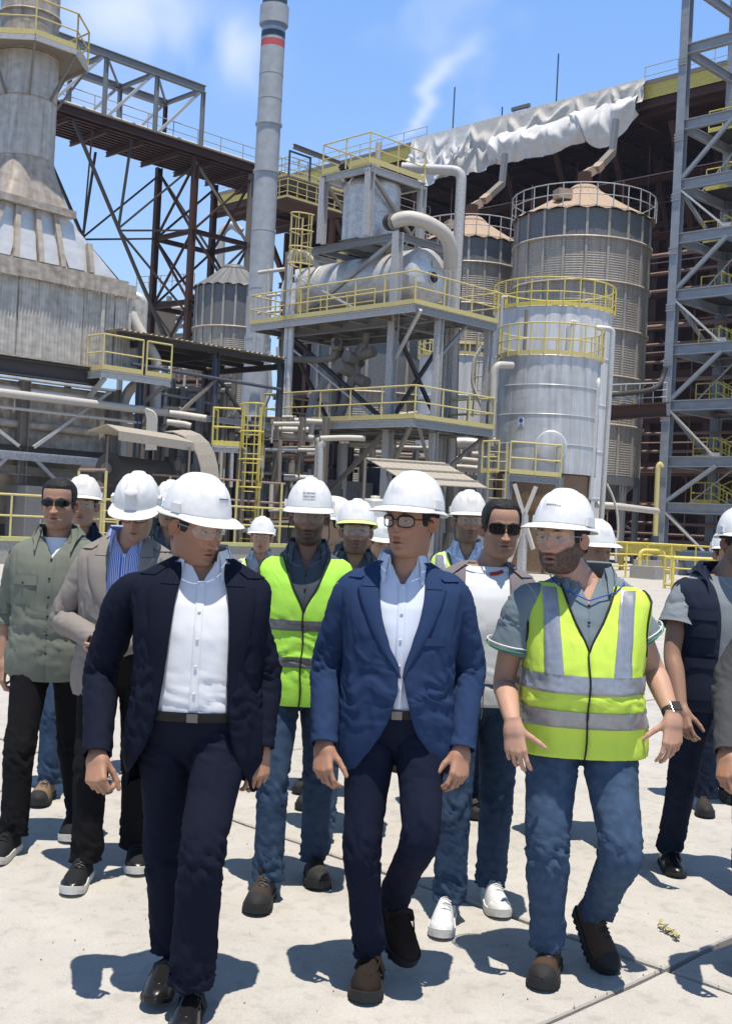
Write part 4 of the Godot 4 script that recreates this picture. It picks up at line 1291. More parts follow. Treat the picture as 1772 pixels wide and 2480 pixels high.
# ---------------------------------------------------------------- storage hall with tarpaulins
func build_hall() -> void:
	var t := thing("storage_hall", "huge dark open storage hall with raking struts and rusty roof deck deepened for shade", "hall", W(50, 70, 0))
	gbox(t, "shade_roof_deck", 52.0, 75.2, 29.2, 70, 20, .25, M.brown_steel)  # deck carried back far beyond the gallery to shade everything below
	for k in 10:
		ibeam(t, "roof_beam", W(17.0, 65.6 + k * 1.8, 28.85), W(87.0, 65.6 + k * 1.8, 28.85), .22, .45, M.brown_steel)
	for k in 22:
		ibeam(t, "cross_beam", W(18.0 + k * 3.0, 65.3, 28.4), W(18.0 + k * 3.0, 84.0, 28.4), .22, .4, M.brown_steel)
	ibeam(t, "edge_beam", W(17, 65.05, 29.2), W(87, 65.05, 29.2), .3, .6, M.brown_steel)
	bar(t, "edge_band", W(17, 64.9, 29.95), W(41.6, 64.9, 29.95), 1.0, .06, M.yellow_bright, EV)
	bar(t, "edge_band", W(61.2, 64.9, 29.95), W(87, 64.9, 29.95), 1.0, .06, M.yellow_bright, EV)
	bar(t, "edge_flange", W(17, 64.8, 30.46), W(87, 64.8, 30.46), .06, .3, M.dusty_steel)
	railing(t, [W(17, 65.0, 30.4), W(41.6, 65.0, 30.4)], M.galv, false, 1.2, .03, 2.4)
	railing(t, [W(60.5, 65.0, 30.4), W(87, 65.0, 30.4)], M.galv, false, 1.2, .03, 2.4)
	for k in 14:
		var u := 22.0 + k * 4.6
		bar(t, "raking_strut", W(u, 66.5, 28.4), W(u + 1.2, 73.0, 20.0), .4, .4, M.brown_steel)
		bar(t, "raking_strut", W(u, 72.0, 28.4), W(u - 1.4, 73.0, 20.0), .3, .3, M.brown_steel)
		ibeam(t, "column", W(u, 73.0, 0), W(u, 73.0, 28.4), .5, .5, M.brown_steel)
	for h: float in [3.2, 6.4, 9.6, 12.8, 16.2, 20.0, 23.5]:
		ibeam(t, "girder", W(18, 72.7, h), W(86, 72.7, h), .3, .5, M.brown_steel)
		gbox(t, "catwalk", 52, 74.5, h + .3, 66, 1.6, .08, M.brown_steel)  # extra catwalks added to deepen the shade inside
	for k in 14:
		for j in 3:
			bar(t, "cross_brace", W(22.0 + k * 4.6, 73.3, 3.2 + j * 6.6), W(26.6 + k * 4.6, 73.3, 9.6 + j * 6.6), .2, .2, M.brown_steel)
	gbox(t, "back_wall", 52, 84, 14.5, 70, .3, 29, M.brown_wall)
	gbox(t, "added_side_wall", 87, 79, 14.5, .3, 10, 29, M.brown_wall)  # side walls added to keep light out of the hall
	gbox(t, "added_side_wall", 17.2, 79, 14.5, .3, 10, 29, M.brown_wall)
	# scaffold in front of it
	var sc := thing("scaffold", "rusty tube scaffold filling the front of the dark hall", "scaffold", W(45, 66.5, 0))
	for k in 24:
		var u := 21.0 + k * 1.9
		rod(sc, "standard", W(u, 66.5, 0), W(u, 66.5, 25.0 + (k % 3)), .04, M.pink_pipe if k % 4 == 0 else M.brown_steel)
	for k in 13:
		var h := 1.6 + k * 1.95
		rod(sc, "ledger", W(20, 66.45, h), W(66, 66.45, h), .04, M.brown_steel if k % 3 else M.pink_pipe)
		if k % 2 == 0:
			gbox(sc, "plank_deck", 43, 67.2, h - .1, 44, 1.1, .06, M.brown_steel)
	# pink pipes stacked to the right of the big silo
	for k in 17:
		var h := 1.2 + k * .95
		if k in [3, 8, 13]:
			continue
		pipe("pipe_run", "long pinkish pipe in the stack of level pipes right of the big silo", [W(35.2, 55.5 + (k % 2) * .2, h - .35), W(35.2, 54.6, h), W(24.0, 54.6, h)], .075 if k % 4 else .12, M.pink_pipe, .12, "level pipes beside the big silo")
	# gantry in front of the silo base
	var ga := thing("pipe_gantry", "rusty brown gantry beam with railing between the tanks and the stair tower", "gantry", W(35, 52, 0))
	ibeam(ga, "beam", atd(1475, 1000, 53), atd(1612, 992, 55), .5, .7, M.brown_steel)
	railing(ga, [atd(1478, 985, 53), atd(1612, 978, 55)], M.galv, false, 1.0, .03, 1.0, 2)
	pipe_part(ga, "duct", [atd(1476, 956, 53), atd(1560, 948, 54), atd(1592, 938, 54.5), atd(1604, 915, 55), atd(1612, 890, 55)], .12, M.dark_steel, .8)
	# tarpaulins hung over the eave
	tarps()
	for q: Array in [[58.8, 4.0, .05], [49.3, 4.2, .05], [54.1, 1.5, .05], [55.7, .85, .05], [79.5, 4.0, .06]]:
		var m := thing("lightning_rod", "thin dark lightning rod standing on the hall roof edge", "rod", W(q[0], 66.0, 29.3), "lightning rods on the roof edge")
		rod(m, "mast", W(q[0], 66.0, 29.3), W(q[0], 66.0, 30.5 + q[1]), q[2], M.navy_paint)
		rod(m, "foot", W(q[0], 66.0, 29.3), W(q[0], 66.0, 29.5), .15, M.dark_steel)
	var lf := thing("floodlight", "small bar floodlight on posts above the tarpaulin", "light", W(52.5, 66, 29.3))
	bar(lf, "lamp_bar", W(53.2, 66, 31.6), W(51.6, 66, 31.6), .2, .25, M.dusty_steel)
	rod(lf, "post", W(53.0, 66, 29.3), W(53.0, 66, 31.5), .04, M.dusty_steel)
	rod(lf, "post", W(51.8, 66, 29.3), W(51.8, 66, 31.5), .04, M.dusty_steel)

func tarps() -> void:
	var n := FastNoiseLite.new()
	n.seed = 77
	n.frequency = .35
	n.fractal_octaves = 3
	# each cloth: u from, u to, top height, drop at both ends, belly, distance in front of the eave, cloth
	var list := [
		[41.3, 49.6, 30.75, 1.5, 2.0, .75, "tarp_grey", 11, "grey white tarpaulin hung flat at the right end of the hall eave"],
		[49.4, 56.0, 30.75, 2.0, 2.6, .80, "tarp_grey", 12, "crumpled grey tarpaulin hung on the middle of the hall eave"],
		[55.6, 61.6, 30.75, 2.4, 3.6, .85, "tarp", 13, "draped white tarpaulin hung in swags at the left of the hall eave"],
		[41.6, 46.6, 29.75, 1.2, 2.9, 1.0, "tarp", 14, "white swagged tarpaulin sagging below the flat grey one"],
		[45.6, 53.6, 29.5, 2.0, 2.3, 1.1, "tarp", 15, "long white tarpaulin roll bulging along the lower hall eave"],
		[53.0, 57.4, 29.4, 2.0, 2.4, 1.0, "tarp_grey", 16, "small creased tarpaulin tied under the middle swag"],
		[56.6, 61.8, 29.6, 1.0, 2.7, 1.2, "tarp", 17, "loose white tarpaulin trailing low at the left end of the eave"]]
	for c: Array in list:
		var rows := []
		var back := []
		var ni := 26
		var nj := 60
		for i in ni + 1:
			var s := float(i) / ni
			var row := PackedVector3Array()
			for j in nj + 1:
				var k := float(j) / nj
				var u := lerpf(c[0], c[1], k)
				var swag := sin(PI * k)
				var drop: float = lerpf(c[3], c[4], swag) + .12 * n.get_noise_2d(u * 1.2, c[7] * 9.0) + .16 * absf(sin(PI * k * 2.0 + c[7]))
				# folds fan out from the tied corners
				var nn := n.get_noise_2d(u * .7, s * .6 + c[7] * 5.0)
				var hung := 2.0 + fmod(c[7], 2.0)
				var sag := absf(sin(PI * hung * k + .35 * sin(k * 7.0 + c[7])))
				# swags: folds that hang in arcs between the ties, and pleats that fall from each tie
				var f2 := pow(.5 + .5 * sin((s * 1.25 - sag * .8 + nn * .8) * TAU), 2.2) * smoothstep(.0, .35, sag)
				var f1 := pow(1.0 - sag, 2.5) * (.5 + .5 * sin(k * 34.0 + nn * 9.0))
				var off: float = .06 + .24 * f2 * smoothstep(.02, .4, s) + .22 * f1 * s + (.55 * sin(PI * s) if c[7] in [15, 14] else .14 * s) + .12 * nn * s
				row.append(W(u, 64.95 - c[5] * .35 - maxf(off, -.05), c[2] - s * drop))
			rows.append(row)
		var shape := []
		for r: PackedVector3Array in rows:
			var loc := PackedVector3Array()
			for p in r:
				loc.append(p - W(54, 64.5, 28))
			shape.append(loc)
		solo("tarpaulin", c[8], "tarpaulin", grid_mesh(shape, false), M[c[6]], Transform3D(Basis(), W(54, 64.5, 28)), "tarpaulins on the hall eave")

# ---------------------------------------------------------------- stair tower on the right
func flight(t: Node3D, a: Vector3, b: Vector3, w: float, m: Material) -> void:
	var side := (b - a).cross(Vector3.UP).normalized() * w * .5
	ibeam(t, "stringer", a - side, b - side, .1, .28, m)
	ibeam(t, "stringer", a + side, b + side, .1, .28, m)
	var n := 11
	for k in n:
		var q := a.lerp(b, (k + .5) / n)
		bar(t, "tread", q - side, q + side, .24, .035, m, (Vector3(b.x - a.x, 0, b.z - a.z)).normalized().cross(side).normalized())
	for s in 2:
		var o := side * (1 if s else -1)
		var up := Vector3.UP * 1.0
		rod(t, "hand_rail", a + o + up, b + o + up, .035, M.yellow_bright)
		rod(t, "hand_rail", a + o + up * .5, b + o + up * .5, .03, M.yellow_bright)
		for k in 4:
			var q := a.lerp(b, k / 3.0) + o
			rod(t, "post", q, q + up, .032, M.yellow_bright)

func build_stair_tower() -> void:
	var t := thing("stair_tower", "tall blue grey steel stair tower with yellow handrails and thin rods", "stair tower", W(28, 52.5, 0))
	var lv := [0.4, 2.9, 5.13, 7.85, 10.55, 13.22, 15.98, 18.6, 21.52, 25.22, 28.5]
	var m: Material = M.tower_steel
	for q: Array in [[30.1, 50.5], [24.6, 50.5], [30.1, 55.2], [24.6, 55.2]]:
		ibeam(t, "column", W(q[0], q[1], .4), W(q[0], q[1], 31), .44, .40, m)
		gbox(t, "pedestal", q[0], q[1], .1, 1.1, 1.1, .9, M.wall_concrete)
	for k in range(1, lv.size()):
		var h: float = lv[k]
		ibeam(t, "beam", W(30.1, 50.5, h), W(24.6, 50.5, h), .26, .50, m)
		ibeam(t, "beam", W(30.1, 55.2, h), W(24.6, 55.2, h), .24, .42, m)
		ibeam(t, "beam", W(30.1, 50.5, h), W(30.1, 55.2, h), .24, .44, m)
		ibeam(t, "beam", W(27.4, 50.5, h), W(27.4, 55.2, h), .2, .32, m)
		for s in 3:
			bar(t, "splice_plate", W(30.1, 50.25, h - .5 - s * .14), W(30.1, 50.25, h - .42 - s * .14), .5, .02, m, EV)
		if k >= 9:
			continue
		var lo: float = lv[k - 1]
		if k % 2 == 0:
			bar(t, "brace", W(30.0, 50.45, lo + .25), W(27.4, 50.45, h - .2), .17, .17, m)
			bar(t, "rod_brace", W(30.05, 52.6, lo + .2), W(27.6, 52.6, h - .2), .06, .06, M.insul_bright)
		else:
			bar(t, "rod_brace", W(30.0, 50.4, h - .2), W(27.5, 50.4, lo + .25), .085, .085, M.insul_bright)
			gbox(t, "gusset", 27.5, 50.4, lo + .3, .6, .04, .24, M.galv)
			bar(t, "brace", W(30.1, 50.8, h - .25), W(30.1, 55.0, lo + .2), .15, .15, m)
		gbox(t, "landing", 29.2, 54.0, h + .28, 1.7, 2.2, .05, M.dark_steel)
		gbox(t, "landing", 25.3, 53.2, h + .28 - (h - lo) * .5, 1.2, 3.0, .05, M.dark_steel)
		bar(t, "toe_board", W(30.0, 52.9, h + .4), W(28.5, 52.9, h + .4), .22, .03, M.yellow_bright, EV)
		railing(t, [W(30.0, 52.9, h + .3), W(28.5, 52.9, h + .3)], M.yellow_bright, false, 1.05, .035, .8)
		var mid := (lo + h) * .5 + .28
		flight(t, W(28.4, 53.6, lo + .28), W(25.9, 53.6, mid), .85, m)
		flight(t, W(25.9, 52.4, mid), W(28.4, 52.4, h + .28), .85, m)
	for k: int in [4, 5, 7, 8, 3]:
		# hanging portal frames with yellow guards
		var h: float = lv[k]
		var v := 51.3
		for u: float in [26.75, 25.75]:
			bar(t, "hanger", W(u, v, h - .2), W(u, v, h - 1.75), .22, .22, m)
		bar(t, "hanger", W(26.9, v, h - 1.85), W(25.6, v, h - 1.85), .25, .3, m)
		bar(t, "toe_board", W(26.65, v + .1, h - 1.5), W(25.85, v + .1, h - 1.5), .2, .03, M.yellow_bright, EV)
		rod(t, "guard_rail", W(26.65, v + .1, h - 1.0), W(25.85, v + .1, h - 1.0), .035, M.yellow_bright)
	pipe("vent_pipe", "yellow vent pipe with bent top beside the stair tower column", [atd(1585, 1300, 55), atd(1592, 1130, 55), atd(1598, 1122, 55), atd(1601, 1132, 55)], .12, M.yellow, .2)
	pipe("vent_pipe", "dark blue standpipe below the yellow vent pipe", [Vector3(atd(1584, 1300, 55).x, 0, -55), atd(1585, 1298, 55)], .17, M.navy_paint)
	# yard fittings at its foot
	var rl := thing("yard_railing", "yellow safety railing by the tank foot near the stair tower", "railing", atd(1500, 1395, 43))
	var a := ath(1462, 1398, 0.0)
	railing(rl, [a, a + EV * 1.6 + Vector3(.6, 0, 0), a + Vector3(3.3, 0, -.5), a + Vector3(3.9, 0, 1.6)], M.yellow_bright, false, 1.25, .035, .9, 2)
	var yb := thing("yellow_barrier", "low bright yellow barrier beam behind the yard railing", "barrier", atd(1600, 1340, 50))
	ibeam(yb, "beam", atd(1500, 1328, 49.5), atd(1662, 1336, 49.5), .3, .5, M.yellow_bright)
	for k in 4:
		ibeam(yb, "post", Vector3(atd(1505 + k * 52, 1335, 49.5).x, 0, -49.5), atd(1505 + k * 52, 1335, 49.5), .16, .16, M.yellow_bright)
	var hp := thing("hoop_barrier", "yellow tubular hoop barrier on a concrete block", "barrier", ath(1555, 1392, 0))
	var q0 := ath(1545, 1400, 0)
	pipe_part(hp, "hoop", [q0, q0 + Vector3.UP * 1.0, q0 + Vector3(.95, 1.0, -.3), q0 + Vector3(.95, 0, -.3)], .07, M.yellow_bright, .25)
	bar(hp, "block", q0 + Vector3(.2, 0, .3), q0 + Vector3(.2, .45, .3), 1.0, .6, M.wall_concrete)
	var gt := thing("gate_barrier", "small yellow tubular gate frame standing on the yard", "barrier", ath(1625, 1425, 0))
	var g0 := ath(1607, 1425, 0)
	var g1 := ath(1626, 1427, 0)
	for q: Vector3 in [g0, g1]:
		rod(gt, "post", q, q + Vector3.UP * .95, .045, M.yellow_bright)
	for h: float in [.12, .55, .93]:
		rod(gt, "bar", g0 + Vector3.UP * h, g1 + Vector3.UP * h, .04, M.yellow_bright)
	rod(gt, "arm", g1 + Vector3.UP * .93, g1 + Vector3(1.6, .95, .1), .06, M.yellow_bright)
	var kb := thing("low_kerb_wall", "low grey concrete kerb wall under the stair tower", "wall", ath(1680, 1400, 0))
	part(kb, "wall", box_mesh, M.wall_concrete, along(ath(1560, 1392, 0) + Vector3(0, .25, -2.0), ath(1772, 1404, 0) + Vector3(4, .25, -2.0), .4, .55))
	var bn := thing("blue_skip", "blue grey steel skip with sloping sides behind the navy vest man", "skip", ath(1715, 1400, 0))
	var bc := ath(1715, 1398, 0) + Vector3(0, 0, -1.0)
	part(bn, "body", hexa([bc + Vector3(-.7, .1, .5), bc + Vector3(.7, .1, .5), bc + Vector3(.7, .1, -.5), bc + Vector3(-.7, .1, -.5)], [bc + Vector3(-.95, .95, .65), bc + Vector3(.95, .95, .65), bc + Vector3(.95, .95, -.65), bc + Vector3(-.95, .95, -.65)]), M.bin_blue, Transform3D())
	bar(bn, "rim", bc + Vector3(-1.0, .98, .66), bc + Vector3(1.0, .98, .66), .08, .08, M.bin_blue)
	for s: float in [-.6, .6]:
		bar(bn, "skid", bc + Vector3(s, .05, -.5), bc + Vector3(s, .05, .5), .1, .1, M.dark_steel)

# ---------------------------------------------------------------- near edge of the plant and its small pipework
func build_clutter() -> void:
	var rng := RandomNumberGenerator.new()
	rng.seed = 41
	var wl := thing("low_wall", "low concrete wall with a yellow painted top edge along the plant", "wall", W(28, 19.5, 0))
	gbox(wl, "wall", 28.0, 18.8, .30, .25, 16.5, .62, M.wall_concrete)
	gbox(wl, "coping", 28.0, 18.8, .66, .34, 16.55, .11, M.lime_band)
	var rl := thing("wall_railing", "yellow tube railing along the low concrete wall", "railing", W(28.0, 17, .7))
	railing(rl, [W(28.0, 10.8, .71), W(28.0, 19.2, .71)], M.yellow, false, 1.1, .03, 2.0)
	railing(rl, [W(28.0, 20.0, .71), W(28.0, 26.9, .71)], M.yellow, false, 1.1, .03, 1.7)
	# rusty railed steps behind the men at the left
	var st := thing("railed_stand", "small rusty railed stand with ladder behind the low wall", "stand", atd(235, 1300, 32))
	for q: Array in [[192, 1140], [258, 1140]]:
		var a := atd(q[0], q[1], 32.0)
		rod(st, "post", Vector3(a.x, 0, a.z), a, .04, M.yellow)
	for y: float in [1138, 1182, 1215]:
		rod(st, "rail", atd(192, y, 32), atd(258, y, 32), .035, M.pink_pipe)
	ladder(st, Vector3(atd(262, 1300, 31.5).x, 0, -31.5), atd(268, 1210, 31.5), Vector3.RIGHT, M.yellow, .45)
	var s2 := thing("rack_railing", "rusty pink and yellow railing around the pump area under the ladder", "railing", atd(600, 1300, 37))
	for y: float in [1160, 1208]:
		rod(s2, "rail", atd(300, y - 16, 35), atd(690, y + 12, 38), .035, M.pink_pipe)
	for k in 8:
		var a := atd(305 + k * 54, 1146 + k * 3.5, 35 + k * .4)
		rod(s2, "post", Vector3(a.x, 0, a.z), a, .04, M.yellow)
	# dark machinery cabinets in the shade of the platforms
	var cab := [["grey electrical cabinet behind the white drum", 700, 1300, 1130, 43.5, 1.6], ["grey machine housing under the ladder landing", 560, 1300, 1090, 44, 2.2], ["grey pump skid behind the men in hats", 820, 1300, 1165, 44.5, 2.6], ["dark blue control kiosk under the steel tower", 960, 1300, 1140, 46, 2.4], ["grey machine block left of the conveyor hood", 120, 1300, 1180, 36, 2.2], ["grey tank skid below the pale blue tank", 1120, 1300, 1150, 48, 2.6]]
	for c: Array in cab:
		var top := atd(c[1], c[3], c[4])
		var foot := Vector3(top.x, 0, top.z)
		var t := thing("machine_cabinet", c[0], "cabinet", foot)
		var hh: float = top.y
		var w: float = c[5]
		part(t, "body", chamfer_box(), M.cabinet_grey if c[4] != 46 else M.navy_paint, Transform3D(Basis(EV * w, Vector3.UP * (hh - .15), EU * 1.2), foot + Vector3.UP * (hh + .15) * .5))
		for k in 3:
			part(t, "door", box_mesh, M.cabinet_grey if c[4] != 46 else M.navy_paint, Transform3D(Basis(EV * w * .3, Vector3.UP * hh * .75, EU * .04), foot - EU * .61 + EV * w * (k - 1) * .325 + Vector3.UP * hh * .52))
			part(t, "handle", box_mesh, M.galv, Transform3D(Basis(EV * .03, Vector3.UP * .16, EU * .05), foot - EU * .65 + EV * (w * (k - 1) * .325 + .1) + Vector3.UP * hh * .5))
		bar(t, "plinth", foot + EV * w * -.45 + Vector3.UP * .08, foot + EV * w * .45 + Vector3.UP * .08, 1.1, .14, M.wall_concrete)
	# white chemical drum with a label
	var wd := thing("white_drum", "white plastic drum with a paper label behind the man in yellow brimmed hat", "drum", atd(905, 1300, 35))
	var dc := atd(908, 1220, 35.0)
	var df := Vector3(dc.x, 0, dc.z)
	part(wd, "body", lathe([Vector2(.001, .9), Vector2(.34, .9), Vector2(.36, 1.0), Vector2(.36, 2.15), Vector2(.32, 2.24), Vector2(.001, 2.26)], 32), M.insul_bright, Transform3D(Basis(), df))
	part(wd, "lid", lathe([Vector2(.14, 2.25), Vector2(.14, 2.33), Vector2(.001, 2.34)], 20), M.insul, Transform3D(Basis(), df))
	part(wd, "label", box_mesh, M.white_paint, Transform3D(Basis.from_scale(Vector3(.2, .18, .012)), df + Vector3(.02, 1.62, .362)))
	part(wd, "stand", box_mesh, M.dark_steel, Transform3D(Basis.from_scale(Vector3(.9, .88, .9)), df + Vector3.UP * .44))
	# corrugated sunshade
	var ss := thing("sunshade", "small sloping dusty corrugated sheet sunshade under the steel tower", "canopy", atd(1030, 1250, 37))
	var a0 := atd(885, 1110, 36.6)
	var a1 := atd(990, 1172, 35.2)
	var b1 := atd(1180, 1183, 36.8)
	var b0 := atd(1075, 1122, 38.2)
	var n := 11
	for k in n:
		var t0 := float(k) / n
		var t1 := (k + .96) / n
		var p0 := a0.lerp(b0, t0)
		var p1 := a0.lerp(b0, t1)
		var q0 := a1.lerp(b1, t0)
		var q1 := a1.lerp(b1, t1)
		var up := Vector3.UP * .03
		part(ss, "sheet", hexa([p0, p1, q1, q0], [p0 + up, p1 + up, q1 + up, q0 + up]), M.sheet_dusty, Transform3D())
		for e in 3:
			var kk := (e + .35) / 3.0
			bar(ss, "batten", p0.lerp(q0, kk) + up * 1.6, p1.lerp(q1, kk) + up * 1.6, .1, .05, M.sheet_dusty)
	for q: Vector3 in [a0, a1, b1, b0]:
		rod(ss, "post", Vector3(q.x, 0, q.z), q, .05, M.dusty_steel)
	# pipe runs under and beside the tower
	var runs := [
		[[545, 1038], [640, 1050], [760, 1062], 42.0, .14, "insul"], [[545, 1062], [640, 1072], [700, 1078], 43.5, .09, "insul"],
		[[585, 1092], [690, 1100], [770, 1112], 42.5, .16, "insul"], [[640, 1040], [655, 1130], [650, 1200], 43.0, .1, "galv"],
		[[766, 1062], [772, 1072], [760, 1290], 41.0, .12, "insul"], [[785, 1070], [776, 1080], [770, 1290], 40.6, .12, "galv"],
		[[776, 1062], [840, 1060], [885, 1062], 40.6, .1, "insul"], [[760, 1020], [752, 1050], [758, 1100], 42.0, .1, "insul"],
		[[845, 1075], [900, 1076], [960, 1078], 45.0, .13, "insul"], [[830, 1075], [826, 1200], [822, 1290], 44.0, .2, "galv"],
		[[880, 1085], [878, 1170], [876, 1290], 45.0, .15, "dusty_steel"], [[1095, 1072], [1140, 1072], [1170, 1078], 45.0, .2, "insul_bright"],
		[[1090, 1110], [1130, 1114], [1168, 1118], 45.0, .13, "insul"], [[1090, 1130], [1135, 1132], [1170, 1136], 44.6, .1, "insul"],
		[[1100, 1050], [1130, 1052], [1165, 1060], 46.0, .07, "insul"], [[1092, 1060], [1089, 1150], [1086, 1290], 44.0, .13, "dusty_steel"],
		[[1078, 1060], [1073, 1200], [1068, 1290], 45.0, .22, "galv"], [[400, 1000], [450, 1006], [500, 1014], 38.5, .12, "insul"],
		[[405, 1022], [450, 1028], [462, 1032], 38.0, .1, "insul"], [[395, 985], [440, 990], [475, 992], 40.0, .06, "insul"],
		[[300, 1010], [330, 1012], [350, 1016], 38.6, .13, "insul"], [[375, 950], [430, 960], [545, 985], 40.5, .05, "galv"],
		[[300, 1048], [297, 1120], [294, 1200], 38.4, .16, "galv"], [[560, 1080], [556, 1160], [550, 1290], 42.0, .08, "galv"],
		[[578, 1078], [574, 1160], [570, 1290], 42.4, .1, "dusty_steel"], [[505, 1110], [500, 1180], [494, 1290], 41.0, .07, "galv"],
		[[900, 1010], [960, 1005], [1010, 1000], 46.0, .08, "insul"], [[660, 960], [700, 955], [745, 950], 47.0, .07, "galv"],
		[[640, 985], [655, 950], [650, 850], 50.0, .09, "galv"], [[668, 985], [676, 950], [672, 840], 51.0, .07, "insul"],
		[[620, 700], [618, 800], [612, 900], 56.0, .1, "galv"], [[640, 690], [637, 800], [630, 900], 57.0, .13, "galv"],
		[[650, 640], [648, 760], [644, 880], 58.0, .08, "insul"], [[625, 660], [660, 655], [700, 650], 58.0, .1, "insul"],
		[[616, 720], [650, 716], [690, 712], 57.5, .07, "galv"], [[616, 760], [650, 756], [690, 752], 57.5, .08, "insul"]]
	var words := {"insul": "dusty cream", "galv": "grey galvanised", "dusty_steel": "dull brown grey", "insul_bright": "bright silver lagged"}
	for r: Array in runs:
		var d: float = r[3]
		var level: bool = absf(r[0][1] - r[2][1]) < 40
		var x: float = r[0][0]
		var spot := "beside the conveyor hood" if x < 540 else ("behind the caged ladder" if x < 700 else ("under the steel tower" if x < 1020 else "below the silver tank platform"))
		if r[0][1] < 800:
			spot = "right of the chimney"
		var girth := "thin " if r[4] < .085 else ("fat " if r[4] > .125 else "")
		var what := "%s%s %s pipe %s" % [girth, words[r[5]], "level" if level else "upright", spot]
		pipe("process_pipe", what, [atd(r[0][0], r[0][1], d), atd(r[1][0], r[1][1], d), atd(r[2][0], r[2][1], d)], r[4], M[r[5]], .25, what.replace(" pipe ", " pipes "))
	# random thin pipework deep in the shade, two racks
	var rk := [["shaded pipe rack under the steel tower platforms", 640.0, 1060.0, 1075.0, 1290.0, 46.5], ["shaded pipe rack behind the conveyor hood", 300.0, 560.0, 1010.0, 1290.0, 42.5], ["shaded pipe rack below the silver tank platform", 1090.0, 1240.0, 1060.0, 1290.0, 49.0], ["shaded lattice of beams under the lean-to canopy", 400.0, 570.0, 880.0, 1000.0, 52.0], ["crowded pipe rack right behind the caged ladder", 560.0, 790.0, 1010.0, 1290.0, 41.0], ["dusty pipe rack between boiler house and ladder landing", 390.0, 545.0, 940.0, 1290.0, 40.0]]
	for c: Array in rk:
		var t := thing("pipe_rack", c[0], "pipe rack", atd((c[1] + c[2]) * .5, 1250, c[5]))
		for k in 9:
			var x := lerpf(c[1], c[2], k / 8.0)
			var a := atd(x, c[3], c[5] + rng.randf_range(0, 2))
			ibeam(t, "upright", Vector3(a.x, 0, a.z), a, .2, .2, M.grey_steel if k % 2 else M.dusty_steel)
		for k in 30:
			var y := rng.randf_range(c[3], c[4])
			var d: float = c[5] + rng.randf_range(-.5, 2.5)
			var x0 := rng.randf_range(c[1], c[2] - 60)
			var x1 := minf(x0 + rng.randf_range(60, 260), c[2])
			rod(t, "pipe", atd(x0, y, d), atd(x1, y + (x1 - x0) * rng.randf_range(-.02, .06), d), rng.randf_range(.04, .15), [M.insul, M.galv, M.dusty_steel, M.brown_steel][k % 4])
		for k in 24:
			var x := rng.randf_range(c[1], c[2])
			var y := rng.randf_range(c[3], c[4] - 40)
			var d: float = c[5] + rng.randf_range(-.5, 2.5)
			rod(t, "pipe", atd(x, y, d), atd(x - 3, y + rng.randf_range(30, 120), d), rng.randf_range(.03, .1), [M.insul, M.galv, M.dusty_steel][k % 3])
		for k in 8:
			var x := rng.randf_range(c[1], c[2] - 40)
			var y := rng.randf_range(c[3] + 20, c[4] - 20)
			var a := atd(x, y, c[5] + rng.randf_range(-.4, 1.0))
			rod(t, "valve_body", a, a + Vector3(.0, .35, 0), .12, M.dusty_steel)
			rod(t, "hand_wheel", a + Vector3(0, .46, 0), a + Vector3(0, .48, 0), .14, M.red_stuff if k % 4 == 0 else M.dark_steel)
			rod(t, "stem", a + Vector3(0, .35, 0), a + Vector3(0, .46, 0), .02, M.galv)
	# backdrop hall behind the racks: added walls that close the view between the machines
	var bw := thing("backdrop_hall", "long low backdrop hall added behind the pipework", "building", W(42, 36, 0))
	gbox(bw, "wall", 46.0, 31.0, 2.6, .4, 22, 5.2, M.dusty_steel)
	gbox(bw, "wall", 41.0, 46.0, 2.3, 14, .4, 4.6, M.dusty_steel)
	gbox(bw, "roof", 47.5, 31.0, 5.35, 3.5, 22.5, .2, M.dusty_steel)  # roof added for the shade it gives
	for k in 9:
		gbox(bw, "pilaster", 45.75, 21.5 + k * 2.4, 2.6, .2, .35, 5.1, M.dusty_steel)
	# twin stairs of the far side deck behind the tower
	var fd := thing("far_deck", "small yellow railed deck with lamp frame on the conveyor bridge", "deck", W(58.5, 50.5, 21))
	gbox(fd, "deck", 58.8, 51.5, 22.0, 2.5, 5.0, .15, M.brown_steel)
	railing(fd, [W(60.0, 49.0, 22.1), W(57.6, 49.0, 22.1), W(57.6, 54.0, 22.1)], M.yellow, true, 1.2, .035, .8, 2)
	railing(fd, [W(60.0, 49.2, 23.6), W(57.8, 49.2, 23.6), W(57.8, 54.0, 23.6)], M.yellow, true, 1.2, .035, .8, 2)
	gbox(fd, "deck", 58.8, 51.5, 23.5, 2.3, 4.8, .1, M.dusty_steel)
	for q: Array in [[57.8, 49.2], [57.8, 51.0], [59.6, 49.2]]:
		rod(fd, "post", W(q[0], q[1], 22.0), W(q[0], q[1], 25.2), .07, M.navy_paint)
	ibeam(fd, "jib", W(57.7, 49.4, 25.5), W(57.7, 53.6, 25.4), .2, .3, M.dusty_steel)
	bar(fd, "cross_bar", W(57.8, 49.2, 25.15), W(57.8, 51.0, 25.15), .1, .1, M.navy_paint)
# ================================================================ people
# Garments and bodies are lofted skins; hands are distance fields meshed as surface nets.
var fold_noise: FastNoiseLite
var skin_noise: FastNoiseLite

func cr(a: float, b: float, c: float, d: float, t: float) -> float:
	return .5 * (2.0 * b + (c - a) * t + (2.0 * a - 5.0 * b + 4.0 * c - d) * t * t + (3.0 * b - a - 3.0 * c + d) * t * t * t)

